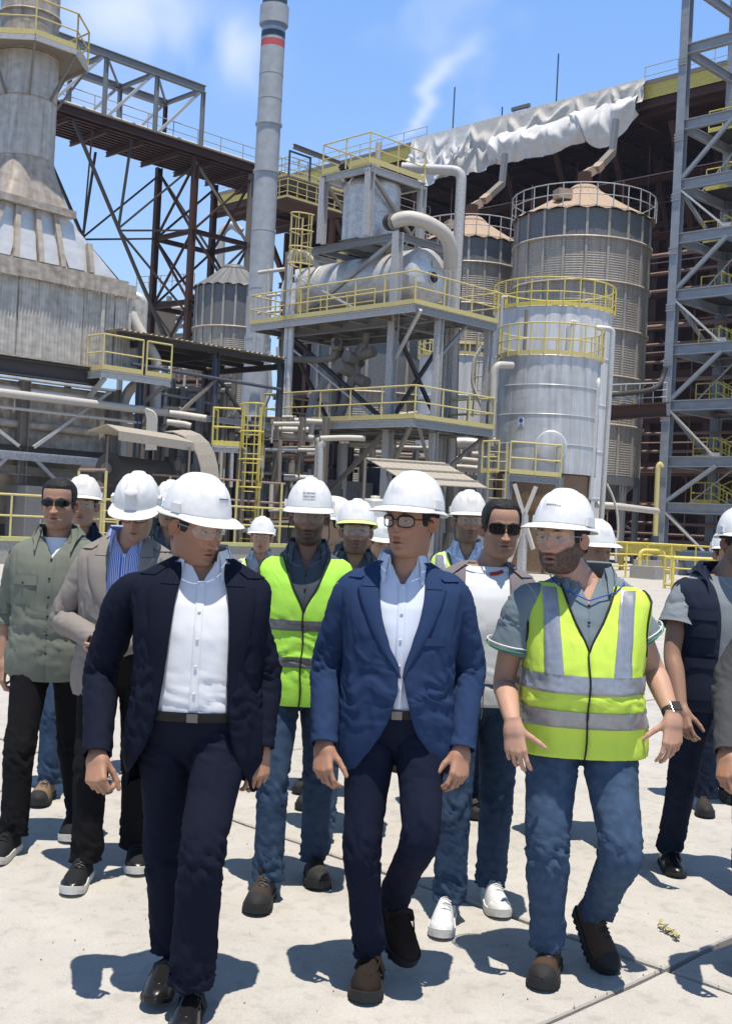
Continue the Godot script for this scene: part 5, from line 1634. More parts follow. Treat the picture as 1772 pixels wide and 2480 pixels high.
func curve(pts: Array, t: float) -> Vector3:   # Catmull-Rom through points, t from 0 to 1
	var n := pts.size() - 1
	var f := clampf(t, 0, 1) * n
	var i := mini(int(f), n - 1)
	var k := f - i
	var a: Vector3 = pts[maxi(i - 1, 0)]
	var b: Vector3 = pts[i]
	var c: Vector3 = pts[i + 1]
	var d: Vector3 = pts[mini(i + 2, n)]
	return Vector3(cr(a.x, b.x, c.x, d.x, k), cr(a.y, b.y, c.y, d.y, k), cr(a.z, b.z, c.z, d.z, k))

func table(rows: Array, y: float) -> Array:   # rows sorted by their first value
	var n := rows.size()
	if y <= rows[0][0]:
		return rows[0]
	if y >= rows[n - 1][0]:
		return rows[n - 1]
	var i := 0
	while rows[i + 1][0] < y:
		i += 1
	var a: Array = rows[maxi(i - 1, 0)]
	var b: Array = rows[i]
	var c: Array = rows[i + 1]
	var d: Array = rows[mini(i + 2, n - 1)]
	var t: float = (y - b[0]) / (c[0] - b[0])
	var out := [y]
	for k in range(1, b.size()):
		out.append(cr(a[k], b[k], c[k], d[k], t))
	return out

# torso rows: y, centre x, centre z, half width, front depth, back depth (metres above the ground)
func default_torso(h: float, wide: float, belly: float) -> Array:
	var s := h / 1.78
	var rows := [[.76, 0, -.01, .155, .085, .10], [.84, 0, -.005, .176, .105, .128], [.93, 0, 0, .178, .115, .125], [1.02, 0, 0, .168, .118 + belly, .105], [1.14, 0, 0, .168, .120 + belly, .100], [1.26, 0, 0, .180, .125 + belly * .4, .112], [1.36, 0, -.005, .192, .114, .118], [1.415, 0, -.012, .193, .097, .114], [1.452, 0, -.018, .172, .080, .102], [1.482, 0, -.022, .122, .067, .087], [1.512, 0, -.022, .078, .060, .070], [1.55, 0, -.014, .060, .056, .060]]
	var out := []
	for r: Array in rows:
		out.append([r[0] * s, 0.0, r[2], r[3] * wide, r[4] * (.5 + .5 * wide), r[5] * (.5 + .5 * wide)])
	return out

func tp(P: Dictionary, y: float, th: float, off := 0.0) -> Vector3:
	var r: Array = table(P.rows, y)
	var k: float = clampf((y - P.hip_y) / (P.neck_y - P.hip_y), 0, 1)
	var yaw: float = lerpf(P.yaw_hip, P.yaw, k)
	var c := Vector3(P.lean.x * (y - P.hip_y) + P.shift.x, y, P.lean.y * (y - P.hip_y) + P.shift.y) if y > P.hip_y else Vector3(P.shift.x, y, P.shift.y)
	var s := sin(th)
	var q := cos(th)
	var e := .86
	var x: float = (r[3] + off) * signf(s) * pow(absf(s), e)
	var z: float = ((r[4] if q > 0 else r[5]) + off) * signf(q) * pow(absf(q), e) + r[2]
	x += r[1]
	return c + Vector3(x * cos(yaw) + z * sin(yaw), 0, -x * sin(yaw) + z * cos(yaw))

func fold(seed_: float, s: float, th: float, freq := 1.0) -> float:
	# creases in metres along the garment (s) and round it (th); about -1..1, with sharp crests
	var c := cos(th)
	var q := sin(th)
	var warp := fold_noise.get_noise_3d(s * 5.0 + seed_, c, q) * .9
	var a := fold_noise.get_noise_3d(s * 19.0 * freq + seed_ + warp, c * .5 + seed_ * 2.0, q * .5)
	var b := fold_noise.get_noise_3d(s * 6.5 * freq + 40.0 + seed_, c * 1.3 + warp, q * 1.3 + seed_)
	return (.62 - minf(absf(a) * 3.0, 1.6)) * .85 + b * .6

# cloth hanging from the shoulders: soft upright drapes, and a few level creases at the waist
func drape(seed_: float, y: float, th: float, waist: float) -> float:
	var c := cos(th)
	var q := sin(th)
	var warp := fold_noise.get_noise_3d(y * 3.0 + seed_, c, q)
	var a := fold_noise.get_noise_3d(y * 3.2 + seed_ + warp, c * 2.2 + seed_ * 2.0 + (y - waist) * q * 1.5, q * 2.2)
	var d := (.5 - minf(absf(a) * 2.6, 1.3)) * .8
	var k := exp(-pow((y - waist) / .10, 2))
	return d + k * fold(seed_ + 5.0, y, th, .8) * 1.3

# a garment wrapped round the torso, open in front between two angles
# edge: Callable(y) -> Vector2(left angle < 0, right angle > 0); closed when null
func garment(P: Dictionary, y0: float, y1: float, off: float, edge = null, amp := .004, seed_ := 0.0, ny := 46, nt := 72, fold_low := 1.0, hem = null, flare := 0.0) -> ArrayMesh:
	var rows := []
	var per := 1.1
	for i in range(-1, ny + 1):
		var k := maxf(0.0, float(i) / ny)
		var row := PackedVector3Array()
		var o := off - (.010 if i < 0 else 0.0) + flare * pow(1.0 - k, 1.6)
		for j in range(-1, nt + 2):
			var jj := clampf(float(j) / nt, 0, 1)
			var y: float = lerpf(y0, y1, k)
			var th: float
			var inner := 0.0
			if edge == null:
				th = TAU * jj
			else:
				var e: Vector2 = edge.call(y)
				th = lerpf(e.y, TAU + e.x, jj)
				if j < 0 or j > nt:
					inner = .008
			if hem != null:
				y = lerpf(hem.call(th), y1, k)
			var w := lerpf(fold_low, 1.0, k)
			var d := amp * w * drape(seed_, y, th, P.hip_y * 1.17)
			row.append(tp(P, y, th, o + d - inner))
		rows.append(row)
	return grid_mesh(rows, false, true, Vector2(per, 1.0))

# a tube of cloth or skin along a path
func limb(path: Array, radii: Array, amp: float, seed_: float, n := 44, seg := 26, freq := 1.0, where = null, cut_in := .006, flat := 1.0, ref := Vector3.BACK, crease := 0.0) -> ArrayMesh:
	var rows := []
	var length := 0.0
	var last := curve(path, 0)
	for i in n + 1:
		var t := float(i) / n
		var p := curve(path, t)
		length += p.distance_to(last)
		last = p
		var d := (curve(path, minf(t + .02, 1)) - curve(path, maxf(t - .02, 0))).normalized()
		var x := ref.cross(d).normalized()
		var z := d.cross(x).normalized()
		var f := t * (radii.size() - 1)
		var ri := mini(int(f), radii.size() - 2)
		var r: float = cr(radii[maxi(ri - 1, 0)], radii[ri], radii[ri + 1], radii[mini(ri + 2, radii.size() - 1)], f - ri)
		var w := 1.0
		if where != null:
			w = where.call(t)
		var row := PackedVector3Array()
		for j in seg:
			var a := TAU * j / seg
			var rr := r + amp * w * fold(seed_, length, a, freq)
			if crease > 0.0:
				rr += crease * (exp(-pow((a - PI * .5) / .16, 2)) - .25 * exp(-pow((a - PI * .5) / .5, 2))) * smoothstep(.2, .4, t)
			row.append(p + x * cos(a) * rr + z * sin(a) * rr * flat)
		rows.append(row)
		if i == n and cut_in > 0.0:
			var inr := PackedVector3Array()
			for q in row:
				inr.append(p + (q - p) * (1.0 - cut_in / r) - d * .002)
			rows.append(inr)
			var deep := PackedVector3Array()
			for q in inr:
				deep.append(q - d * .03)
			rows.append(deep)
	return grid_mesh(rows, true, true, Vector2(.5, 1.0))

# ---------------------------------------------------------------- hands
var hand_cache := {}

func capsule_into(D: PackedFloat32Array, nx: int, ny: int, nz: int, o: Vector3, cell: float, a: Vector3, b: Vector3, ra: float, rb: float, k: float) -> void:
	var pad := maxf(ra, rb) + k + cell * 2.0
	var lo := (a.min(b) - Vector3.ONE * pad - o) / cell
	var hi := (a.max(b) + Vector3.ONE * pad - o) / cell
	var ab := b - a
	var l2 := ab.length_squared()
	for z in range(maxi(0, int(lo.z)), mini(nz - 1, int(hi.z)) + 1):
		for y in range(maxi(0, int(lo.y)), mini(ny - 1, int(hi.y)) + 1):
			var base := (z * ny + y) * nx
			for x in range(maxi(0, int(lo.x)), mini(nx - 1, int(hi.x)) + 1):
				var p := o + Vector3(x, y, z) * cell - a
				var t := clampf(p.dot(ab) / l2, 0, 1)
				var d := (p - ab * t).length() - lerpf(ra, rb, t)
				var e := D[base + x]
				if k > 0.0:
					var h := maxf(k - absf(d - e), 0.0) / k
					d = minf(d, e) - h * h * k * .25
				else:
					d = minf(d, e)
				D[base + x] = d

func nets(D: PackedFloat32Array, nx: int, ny: int, nz: int, o: Vector3, cell: float) -> Array:
	var V := PackedVector3Array()
	var I := PackedInt32Array()
	var id := PackedInt32Array()
	id.resize(nx * ny * nz)
	id.fill(-1)
	var sx := 1
	var sy := nx
	var sz := nx * ny
	for z in nz - 1:
		for y in ny - 1:
			for x in nx - 1:
				var b := (z * ny + y) * nx + x
				var c := [D[b], D[b + 1], D[b + sy], D[b + sy + 1], D[b + sz], D[b + sz + 1], D[b + sz + sy], D[b + sz + sy + 1]]
				var neg := 0
				for v: float in c:
					if v < 0.0:
						neg += 1
				if neg == 0 or neg == 8:
					continue
				var s := Vector3.ZERO
				var n := 0
				for e: Array in [[0, 1], [2, 3], [4, 5], [6, 7], [0, 2], [1, 3], [4, 6], [5, 7], [0, 4], [1, 5], [2, 6], [3, 7]]:
					var p: float = c[e[0]]
					var q: float = c[e[1]]
					if (p < 0.0) != (q < 0.0):
						var t := p / (p - q)
						var A := Vector3(e[0] & 1, (e[0] >> 1) & 1, e[0] >> 2)
						var B := Vector3(e[1] & 1, (e[1] >> 1) & 1, e[1] >> 2)
						s += A.lerp(B, t)
						n += 1
				id[b] = V.size()
				V.append(o + (Vector3(x, y, z) + s / n) * cell)
	for z in range(1, nz - 1):
		for y in range(1, ny - 1):
			for x in range(1, nx - 1):
				var b := (z * ny + y) * nx + x
				var inside := D[b] < 0.0
				for axis in 3:
					var st: int = [sx, sy, sz][axis]
					if (D[b + st] < 0.0) == inside:
						continue
					var u: int = [sy, sz, sx][axis]
					var w: int = [sz, sx, sy][axis]
					var q := [id[b], id[b - u], id[b - u - w], id[b - w]]
					if inside:
						q.reverse()
					I.append_array([q[0], q[1], q[2], q[0], q[2], q[3]])
	return [V, I]

# right hand: fingers along -y, palm faces +x, thumb towards +z
func hand(pose: String) -> Array:
	if hand_cache.has(pose):
		return hand_cache[pose]
	var curl := {"relaxed": [[28, 38, 22], [34, 44, 26], [40, 48, 28], [46, 50, 30]], "fist": [[48, 74, 40], [56, 78, 42], [60, 78, 42], [62, 74, 40]], "open": [[6, 14, 8], [10, 16, 10], [14, 20, 12], [20, 24, 14]], "spread": [[16, 26, 16], [22, 32, 18], [28, 36, 20], [34, 38, 22]]}
	var fan := {"relaxed": 2.5, "fist": 1.0, "open": 5.0, "spread": 4.0}
	var thumb := {"relaxed": [Vector3(.35, -.78, .52), 18.0], "fist": [Vector3(.62, -.72, .30), 34.0], "open": [Vector3(.30, -.50, .81), 4.0], "spread": [Vector3(.34, -.58, .74), 6.0]}
	var cell := .0038
	var o := Vector3(-.045, -.225, -.065)
	var nx := 40
	var ny := 68
	var nz := 48
	var D := PackedFloat32Array()
	D.resize(nx * ny * nz)
	D.fill(.5)
	var kz := [.031, .0105, -.0105, -.030]
	var ky := [-.092, -.096, -.090, -.081]
	var kx := [-.002, -.005, -.003, .001]
	var len3 := [[.040, .024, .020], [.045, .028, .021], [.041, .026, .020], [.032, .020, .018]]
	var rad := [[.0098, .0088, .0078, .0066], [.0100, .0090, .0080, .0068], [.0096, .0086, .0076, .0064], [.0086, .0076, .0068, .0058]]
	# palm
	for f in 4:
		capsule_into(D, nx, ny, nz, o, cell, Vector3(0, -.012, kz[f] * .62), Vector3(kx[f], ky[f], kz[f]), .0150, .0118, .016)
	capsule_into(D, nx, ny, nz, o, cell, Vector3(.006, -.03, .018), Vector3(.008, -.068, .006), .0150, .010, .018)
	capsule_into(D, nx, ny, nz, o, cell, Vector3(.006, -.025, -.02), Vector3(.007, -.065, -.024), .0120, .010, .018)
	capsule_into(D, nx, ny, nz, o, cell, Vector3(0, .04, .012), Vector3(0, -.02, .014), .0200, .0180, .02)
	capsule_into(D, nx, ny, nz, o, cell, Vector3(0, .04, -.012), Vector3(0, -.02, -.014), .0200, .0180, .02)
	# fingers, each a chain of its own
	for f in 4:
		var G := PackedFloat32Array()
		var p := Vector3(kx[f], ky[f], kz[f])
		var ang := 0.0
		for s in 3:
			ang += deg_to_rad(curl[pose][f][s])
			var side := deg_to_rad((1.5 - f) * float(fan[pose]))
			var d := Vector3(sin(ang), -cos(ang) * cos(side), sin(side)).normalized()
			var q: Vector3 = p + d * float(len3[f][s])
			capsule_into(D, nx, ny, nz, o, cell, p, q, rad[f][s], rad[f][s + 1], .006 if s == 0 else .0035)
			p = q
	var td: Vector3 = (thumb[pose][0] as Vector3).normalized()
	var p := Vector3(.008, -.022, .024)
	var lens := [.046, .034, .026]
	var rr := [.0145, .0110, .0098, .0078]
	for s in 3:
		var q: Vector3 = p + td * float(lens[s])
		capsule_into(D, nx, ny, nz, o, cell, p, q, rr[s], rr[s + 1], .012 if s == 0 else .004)
		p = q
		td = (td + Vector3(.2, -.55, -.25) * deg_to_rad(thumb[pose][1])).normalized()
	hand_cache[pose] = nets(D, nx, ny, nz, o, cell)
	return hand_cache[pose]

# ---------------------------------------------------------------- skin: one continuous mesh
class SkinMesh:
	var V := PackedVector3Array()
	var C := PackedColorArray()
	var I := PackedInt32Array()
	func add_rows(rows: Array, cols: Array) -> void:
		var n: int = rows[0].size()
		var b := V.size()
		for i in rows.size():
			V.append_array(rows[i])
			if cols[i] is Color:
				for j in n:
					C.append(cols[i])
			else:
				C.append_array(cols[i])
		for i in rows.size() - 1:
			for j in n:
				var a := b + i * n + j
				var a2 := b + i * n + (j + 1) % n
				I.append_array([a, a + n, a2, a2, a + n, a2 + n])
	func add_tris(v: PackedVector3Array, idx: PackedInt32Array, xf: Transform3D, col: Color, mirror: bool) -> void:
		var b := V.size()
		for p in v:
			if mirror:
				p.x = -p.x
			V.append(xf * p)
			C.append(col)
		for k in range(0, idx.size(), 3):
			if mirror:
				I.append_array([b + idx[k], b + idx[k + 2], b + idx[k + 1]])
			else:
				I.append_array([b + idx[k], b + idx[k + 1], b + idx[k + 2]])
	func commit() -> ArrayMesh:
		var N := PackedVector3Array()
		N.resize(V.size())
		for k in range(0, I.size(), 3):
			var f := (V[I[k + 2]] - V[I[k]]).cross(V[I[k + 1]] - V[I[k]])
			N[I[k]] += f
			N[I[k + 1]] += f
			N[I[k + 2]] += f
		for k in N.size():
			N[k] = N[k].normalized() if N[k].length_squared() > 0.0 else Vector3.UP
		var arr := []
		arr.resize(Mesh.ARRAY_MAX)
		arr[Mesh.ARRAY_VERTEX] = V
		arr[Mesh.ARRAY_NORMAL] = N
		arr[Mesh.ARRAY_COLOR] = C
		arr[Mesh.ARRAY_INDEX] = I
		var m := ArrayMesh.new()
		m.add_surface_from_arrays(Mesh.PRIMITIVE_TRIANGLES, arr)
		return m

const HEAD := [[-.128, .030, .052, .030], [-.120, .042, .072, .040], [-.106, .051, .083, .050], [-.085, .0575, .087, .058], [-.06, .063, .088, .070], [-.03, .068, .0885, .084], [0.0, .0715, .087, .093], [.03, .0745, .091, .098], [.06, .0745, .088, .097], [.085, .066, .076, .085], [.103, .048, .054, .062], [.114, .026, .030, .034], [.118, .002, .002, .002]]

func bump(x: float, y: float, cx: float, cy: float, sx: float, sy: float) -> float:
	var a := (x - cx) / sx
	var b := (y - cy) / sy
	return exp(-(a * a + b * b))

func head_point(P: Dictionary, y: float, th: float, off := 0.0) -> Vector3:
	var r: Array = table(HEAD, y)
	var s := sin(th)
	var q := cos(th)
	var jaw: float = P.get("jaw", 1.0)
	var a: float = r[1] * (lerpf(jaw, 1.0, clampf((y + .1) / .1, 0, 1)))
	var x: float = a * signf(s) * pow(absf(s), .93)
	var z: float = (r[2] if q > 0 else r[3]) * signf(q) * pow(absf(q), .86)
	if q > 0:
		var ax := absf(x)
		var d := 0.0
		var nose: float = P.get("nose", 1.0)
		# nose: a ridge that widens to the tip, with wings
		var t := clampf((.012 - y) / .056, 0, 1)
		var nw := lerpf(.0080, .0125, t)
		var prof := (.004 + .020 * t * t + .005 * t) * smoothstep(-.0535, -.0475, y) * smoothstep(.03, .0, y)
		d += nose * prof * exp(-pow(x / nw, 2))
		d += nose * .0105 * bump(ax, y, .0150, -.0435, .0060, .0070)
		d -= nose * .0060 * bump(ax, y, .0075, -.0535, .0042, .0028)
		# eye sockets, lids, brows, cheek bones
		d -= .0125 * bump(ax, y, .031, .001, .018, .0125)
		d += .0060 * bump(ax, y, .031, .000, .0125, .0075)
		d -= .0030 * bump(ax, y, .031, -.0005, .0115, .0016)
		d -= .0022 * bump(ax, y, .030, .0095, .014, .0018)
		d += .0050 * bump(ax, y, .027, .0215, .022, .0075)
		d += .0055 * bump(ax, y, .047, -.03, .017, .015)
		# fold from nose to mouth corner
		var fx := lerpf(.019, .031, clampf((-.042 - y) / .034, 0, 1))
		d -= .0026 * exp(-pow((ax - fx) / .0035, 2)) * smoothstep(-.084, -.07, y) * smoothstep(-.038, -.046, y)
		d -= .0035 * bump(ax, y, .036, -.06, .012, .018)
		# mouth
		var mo: float = P.get("mouth", 0.0)
		d += .0056 * bump(x, y, 0, -.0660 + mo * .3, .019, .0042)
		d += .0072 * bump(x, y, 0, -.0800 - mo, .016, .0046)
		d -= (.0085 + mo * 1.6) * bump(x, y + absf(x) * .08, 0, -.0730 - mo * .35, .0215, .0016 + mo * .4)
		d += .0080 * bump(x, y, 0, -.106, .017, .012)
		d -= .0035 * bump(x, y, 0, -.0905, .02, .0042)
		d += float(P.get("cheeks", 0.0)) * bump(ax, y, .045, -.065, .022, .03)
		z += d * 1.12
	return Vector3(x, y, z) + Vector3(s, 0, q) * off

func head_color(P: Dictionary, p: Vector3, th: float) -> Color:
	var c: Color = P.skin
	var x := p.x
	var y := p.y
	var n := skin_noise.get_noise_3d(x * 90.0 + P.seed * 7.0, y * 90.0, p.z * 90.0)
	c = c * (1.0 + .10 * n)
	if cos(th) > 0.0:
		var mo: float = P.get("mouth", 0.0)
		var lips := bump(x, y, 0, -.0730 - mo * .3, .0215, .0085 + mo * .5)
		c = c.lerp(Color(P.skin.r * .74, P.skin.g * .46, P.skin.b * .46), clampf(lips * 2.2 - .7, 0, 1) * .85)
		if mo > 0.0:
			c = c.lerp(Color(.03, .012, .012), clampf(bump(x, y, 0, -.0730 - mo * .35, .016, .0022 + mo * .3) * 1.6 - .5, 0, 1))
		# lashes: the dark line of the closed lids' edge
		c = c.lerp(Color(.03, .02, .018), clampf(bump(absf(x), y, .031, .0035, .0125, .0018) * 1.4 - .4, 0, 1) * .8)
		# warmer cheeks and nose
		var warm := bump(absf(x), y, .04, -.03, .03, .025) + bump(x, y, 0, -.04, .02, .02)
		c = c.lerp(Color(c.r * 1.06, c.g * .88, c.b * .82), clampf(warm, 0, 1) * .5)
		var brow := bump(absf(x), y - .006 * (1.0 - absf(absf(x) - .03) / .03), .031, .0195, .017, .0048)
		c = c.lerp(P.hair, clampf(brow * 1.6 - .3 + n * .2, 0, 1) * .92)
	var beard: float = P.get("beard", 0.0)
	if beard > 0.0 and absf(th) < 1.95:
		var k := absf(th)
		var line := lerpf(-.052, -.030, smoothstep(.35, 1.1, k)) + smoothstep(1.15, 1.5, k) * .05
		var m := smoothstep(line + .006, line - .006, y + n * .004)
		if absf(x) < .03:
			m *= 1.0 - bump(x, y, 0, -.0735 - float(P.get("mouth", 0.0)) * .3, .021, .0085 + float(P.get("mouth", 0.0)) * .5) * 1.25
			m *= smoothstep(-.049, -.055, y)
		c = c.lerp(P.get("beard_color", P.hair), clampf(m, 0, 1) * beard * (.86 + .25 * n))
	c.a = 1.0
	return c

func build_head(P: Dictionary, S: SkinMesh, X: Transform3D) -> void:
	var rows := []
	var cols := []
	var hi: bool = P.get("hi", false)
	var nt := 104 if hi else 64
	var ys := []
	var y_ := -.128
	while y_ < .072:
		ys.append(y_)
		y_ += (.0022 if (y_ > -.10 and y_ < .03) else .0042) * (1.0 if hi else 1.7)
	for i in 11:
		ys.append(lerpf(.074, .118, sin(i / 10.0 * PI * .5)))
	for y: float in ys:
		var row := PackedVector3Array()
		var rc := PackedColorArray()
		for j in nt:
			var u := TAU * j / nt
			var th := u - .52 * sin(u)   # finer in front
			if th > PI:
				th -= TAU
			var p := head_point(P, y, th)
			row.append(X * p)
			rc.append(head_color(P, p, th))
		rows.append(row)
		cols.append(rc)
	S.add_rows(rows, cols)
	# ears: shallow dishes with a rim
	for side: float in [-1.0, 1.0]:
		var er := []
		var ec := []
		for i in 9:
			var t := i / 8.0
			var row := PackedVector3Array()
			for j in 18:
				var a := TAU * j / 18.0
				var sz := [.55, .85, 1.0, 1.04, .95, .8, .62, .4, .02][i] as float
				var dp := [-.004, .002, .007, .012, .0145, .012, .0075, .005, .005][i] as float
				var shape := Vector3(0, sin(a) * .028 * sz * (1.0 - .12 * sin(a)), -cos(a) * .016 * sz + .004 * sin(a) * sz)
				var q := Vector3(side * (.070 + dp), -.010, -.014) + shape + Vector3(side * .010 * cos(a) * sz, 0, 0)
				row.append(X * q)
			er.append(row)
			ec.append(Color(P.skin.r * 1.02, P.skin.g * .86, P.skin.b * .80))
		S.add_rows(er, ec)

func hair_cap(P: Dictionary, hairline: Callable, off: float) -> ArrayMesh:
	var rows := []
	for i in 20:
		var t := i / 19.0
		var row := PackedVector3Array()
		for j in 60:
			var th := TAU * j / 60.0
			if th > PI:
				th -= TAU
			var y0: float = hairline.call(absf(th))
			var y := lerpf(y0, .118, sin(t * PI * .5))
			var n := skin_noise.get_noise_3d(sin(th) * 9.0, cos(th) * 9.0, y * 120.0)
			var o := off * minf(1.0, t * 5.0 + .1) + .0025 * n
			var p := head_point(P, y, th, o)
			p.y += off * smoothstep(.06, .118, y)
			row.append(p)
		rows.append(row)
	return grid_mesh(rows, true)

# ---------------------------------------------------------------- hard hat (head frame: eye line at y 0)
func dome(k: float, th: float, off := 0.0) -> Vector3:   # k 0 at the rim, 1 at the crown
	var q := cos(th)
	var a := .103 + off
	var b := (.120 if q > 0 else .130) + off
	var c := cos(k * PI * .5)
	var rad := pow(c, .78)
	var x := a * sin(th) * rad
	var z := b * q * rad - .006
	var y := .036 + (.128 + off) * pow(sin(k * PI * .5), 1.08)
	# moulded ridges from front to back
	var m := smoothstep(.030, .020, absf(x)) * smoothstep(.18, .4, k)
	var m2 := smoothstep(.012, .007, absf(absf(x) - .052)) * smoothstep(.25, .45, k) * smoothstep(.95, .8, k)
	var n := Vector3(sin(th) * c, sin(k * PI * .5), q * c).normalized()
	return Vector3(x, y, z) + n * (.0075 * m + .003 * m2)

func hard_hat(P: Dictionary, root: Node3D, X: Transform3D, m: Material, o: Dictionary) -> void:
	var rows := []
	X = X * Transform3D(Basis(Vector3.RIGHT, o.get("tilt", -.13)), Vector3(0, .002, 0))
	for i in range(-1, 25):
		var row := PackedVector3Array()
		for j in 72:
			var th := TAU * j / 72.0
			var k := maxf(0, i / 24.0)
			row.append(dome(k, th, -.004 if i < 0 else 0.0))
		rows.append(row)
	var h := hat_part(root, "hard_hat", grid_mesh(rows, true), m, X)
	# brim: narrow all round, a peak in front
	rows = []
	for i in 6:
		var row := PackedVector3Array()
		for j in 72:
			var th := TAU * j / 72.0
			var q := cos(th)
			var pk := smoothstep(.15, .95, q)
			var reach: float = .010 + .040 * pk * float(o.get("peak", 1.0)) + .006 * smoothstep(-.3, -1.0, q)
			var t: float = [0.0, .5, 1.0, 1.0, .5, 0.0][i]
			var base := dome(0.0, th, .001)
			var d := Vector3(sin(th), 0, q)
			var y := -.010 * t * t * (1.0 + pk) - .002
			var th2: float = [.003, .003, .002, -.002, -.003, -.003][i]
			row.append(base + d * reach * t + Vector3(0, y + th2, 0))
		rows.append(row)
	hat_sub(h, "brim", grid_mesh(rows, true), o.get("brim", m))
	# side slots, band and chin strap clips
	for s: float in [-1.0, 1.0]:
		var q := dome(.06, s * PI * .5, .003)
		var bm := hat_sub(h, "side_slot", chamfer_box(), m)
		bm.transform = Transform3D(Basis(Vector3(.010, 0, 0), Vector3(0, .030, 0), Vector3(0, 0, .040)), q + Vector3(0, .008, .01))
	if o.get("front_badge", false):
		var q2 := dome(.42, 0.0, .004)
		var bb := hat_sub(h, "vent_boss", lathe([Vector2(.001, .006), Vector2(.016, .006), Vector2(.020, 0)], 20), m)
		bb.transform = Transform3D(Basis(Vector3(1.5, 0, 0), Vector3(0, .6, .8), Vector3(0, -.8, .6)), q2)
	var band := []
	for i in 4:
		var row := PackedVector3Array()
		for j in 48:
			var th := TAU * j / 48.0
			var p := dome(0, th, [-.016, -.016, -.022, -.022][i])
			p.y = [.045, .018, .018, .045][i]
			row.append(p)
		band.append(row)
	hat_sub(h, "inner_band", grid_mesh(band, true), M.dark_rubber)
	if o.has("marks"):
		# small illegible print: short dark dashes in rows
		var th0: float = o.get("marks_at", 0.0)
		var rng := RandomNumberGenerator.new()
		rng.seed = int(P.seed) + 3
		for line in int(o.marks):
			for k in 9:
				var th := th0 + (k - 4) * .062
				var kk := .34 - line * .07
				var p := dome(kk, th, .0008)
				var n := (dome(kk, th, .02) - dome(kk, th, 0.0)).normalized()
				var r := Vector3.UP.cross(n).normalized()
				hat_sub(h, "printed_mark", box_mesh, o.get("mark_mat", M.navy_paint)).transform = Transform3D(Basis(r * rng.randf_range(.003, .0058), n.cross(r) * rng.randf_range(.0022, .0042), n * .001), p)

func hat_part(root: Node3D, n: String, mesh: Mesh, m: Material, X: Transform3D) -> MeshInstance3D:
	var h := MeshInstance3D.new()
	h.name = n
	h.mesh = mesh
	h.material_override = m
	root.add_child(h, true)
	h.transform = X
	return h
func hat_sub(h: Node3D, n: String, mesh: Mesh, m: Material) -> MeshInstance3D:
	var o := MeshInstance3D.new()
	o.name = n
	o.mesh = mesh
	o.material_override = m
	h.add_child(o, true)
	return o

func eyewear(root: Node3D, X: Transform3D, kind: String) -> void:
	var frame: Material = M.black
	var lens: Material = M.lens_clear
	if kind == "sun" or kind == "sun_wide":
		lens = M.lens_dark
	if kind == "safety" or kind == "goggles":
		frame = M.frame_clear
	var g := hat_part(root, "sunglasses" if kind.begins_with("sun") else "glasses", sweep(PackedVector3Array([Vector3(-.012, .004, .099), Vector3(0, .007, .101), Vector3(.012, .004, .099)]), .0022, 6), frame, X)
	for s: float in [-1.0, 1.0]:
		var rows := []
		var w := .026
		var h := .019
		if kind == "sun_wide":
			w = .031
			h = .023
		elif kind == "sun":
			w = .031
			h = .017
		elif kind == "safety":
			w = .034
			h = .022
		elif kind == "goggles":
			w = .036
			h = .026
		var rim := PackedVector3Array()
		for i in 6:
			var row := PackedVector3Array()
			for j in 28:
				var a := TAU * j / 28.0
				var sq := pow(absf(cos(a)), .6) * signf(cos(a))
				var sy := pow(absf(sin(a)), .7) * signf(sin(a))
				var kk := i / 5.0
				var x := sq * w * kk
				var y := sy * h * kk
				if kind == "sun" and y < 0:
					y *= 1.0 - .35 * absf(x) / w
				var xx := s * (.0355 + x * 1.0)
				var zz := .0985 - 7.0 * pow(absf(xx), 2.0) * (1.15 if kind == "safety" or kind == "sun_wide" else .9) - .0015
				var q := Vector3(xx, y - .001, zz)
				row.append(q)
				if i == 5:
					rim.append(q)
			rows.append(row)
		rim.append(rim[0])
		hat_sub(g, "lens", grid_mesh(rows, true), lens)
		if kind == "reading" or kind == "browline":
			hat_sub(g, "rim", sweep(rim, .0022, 6, false), frame)
		if kind == "browline":
			var top := rim.slice(1, 14)
			hat_sub(g, "brow_bar", sweep(top, .0034, 6), frame)
		if kind == "sun" or kind == "sun_wide":
			hat_sub(g, "rim", sweep(rim, .0018, 5, false), frame)
		var hx := .0355 + w
		hat_sub(g, "temple", sweep(rounded([Vector3(s * hx, .006, .0985 - 6.3 * hx * hx), Vector3(s * .077, .006, .05), Vector3(s * .079, .003, -.012), Vector3(s * .077, -.018, -.03)], .02), .0024, 6), frame)

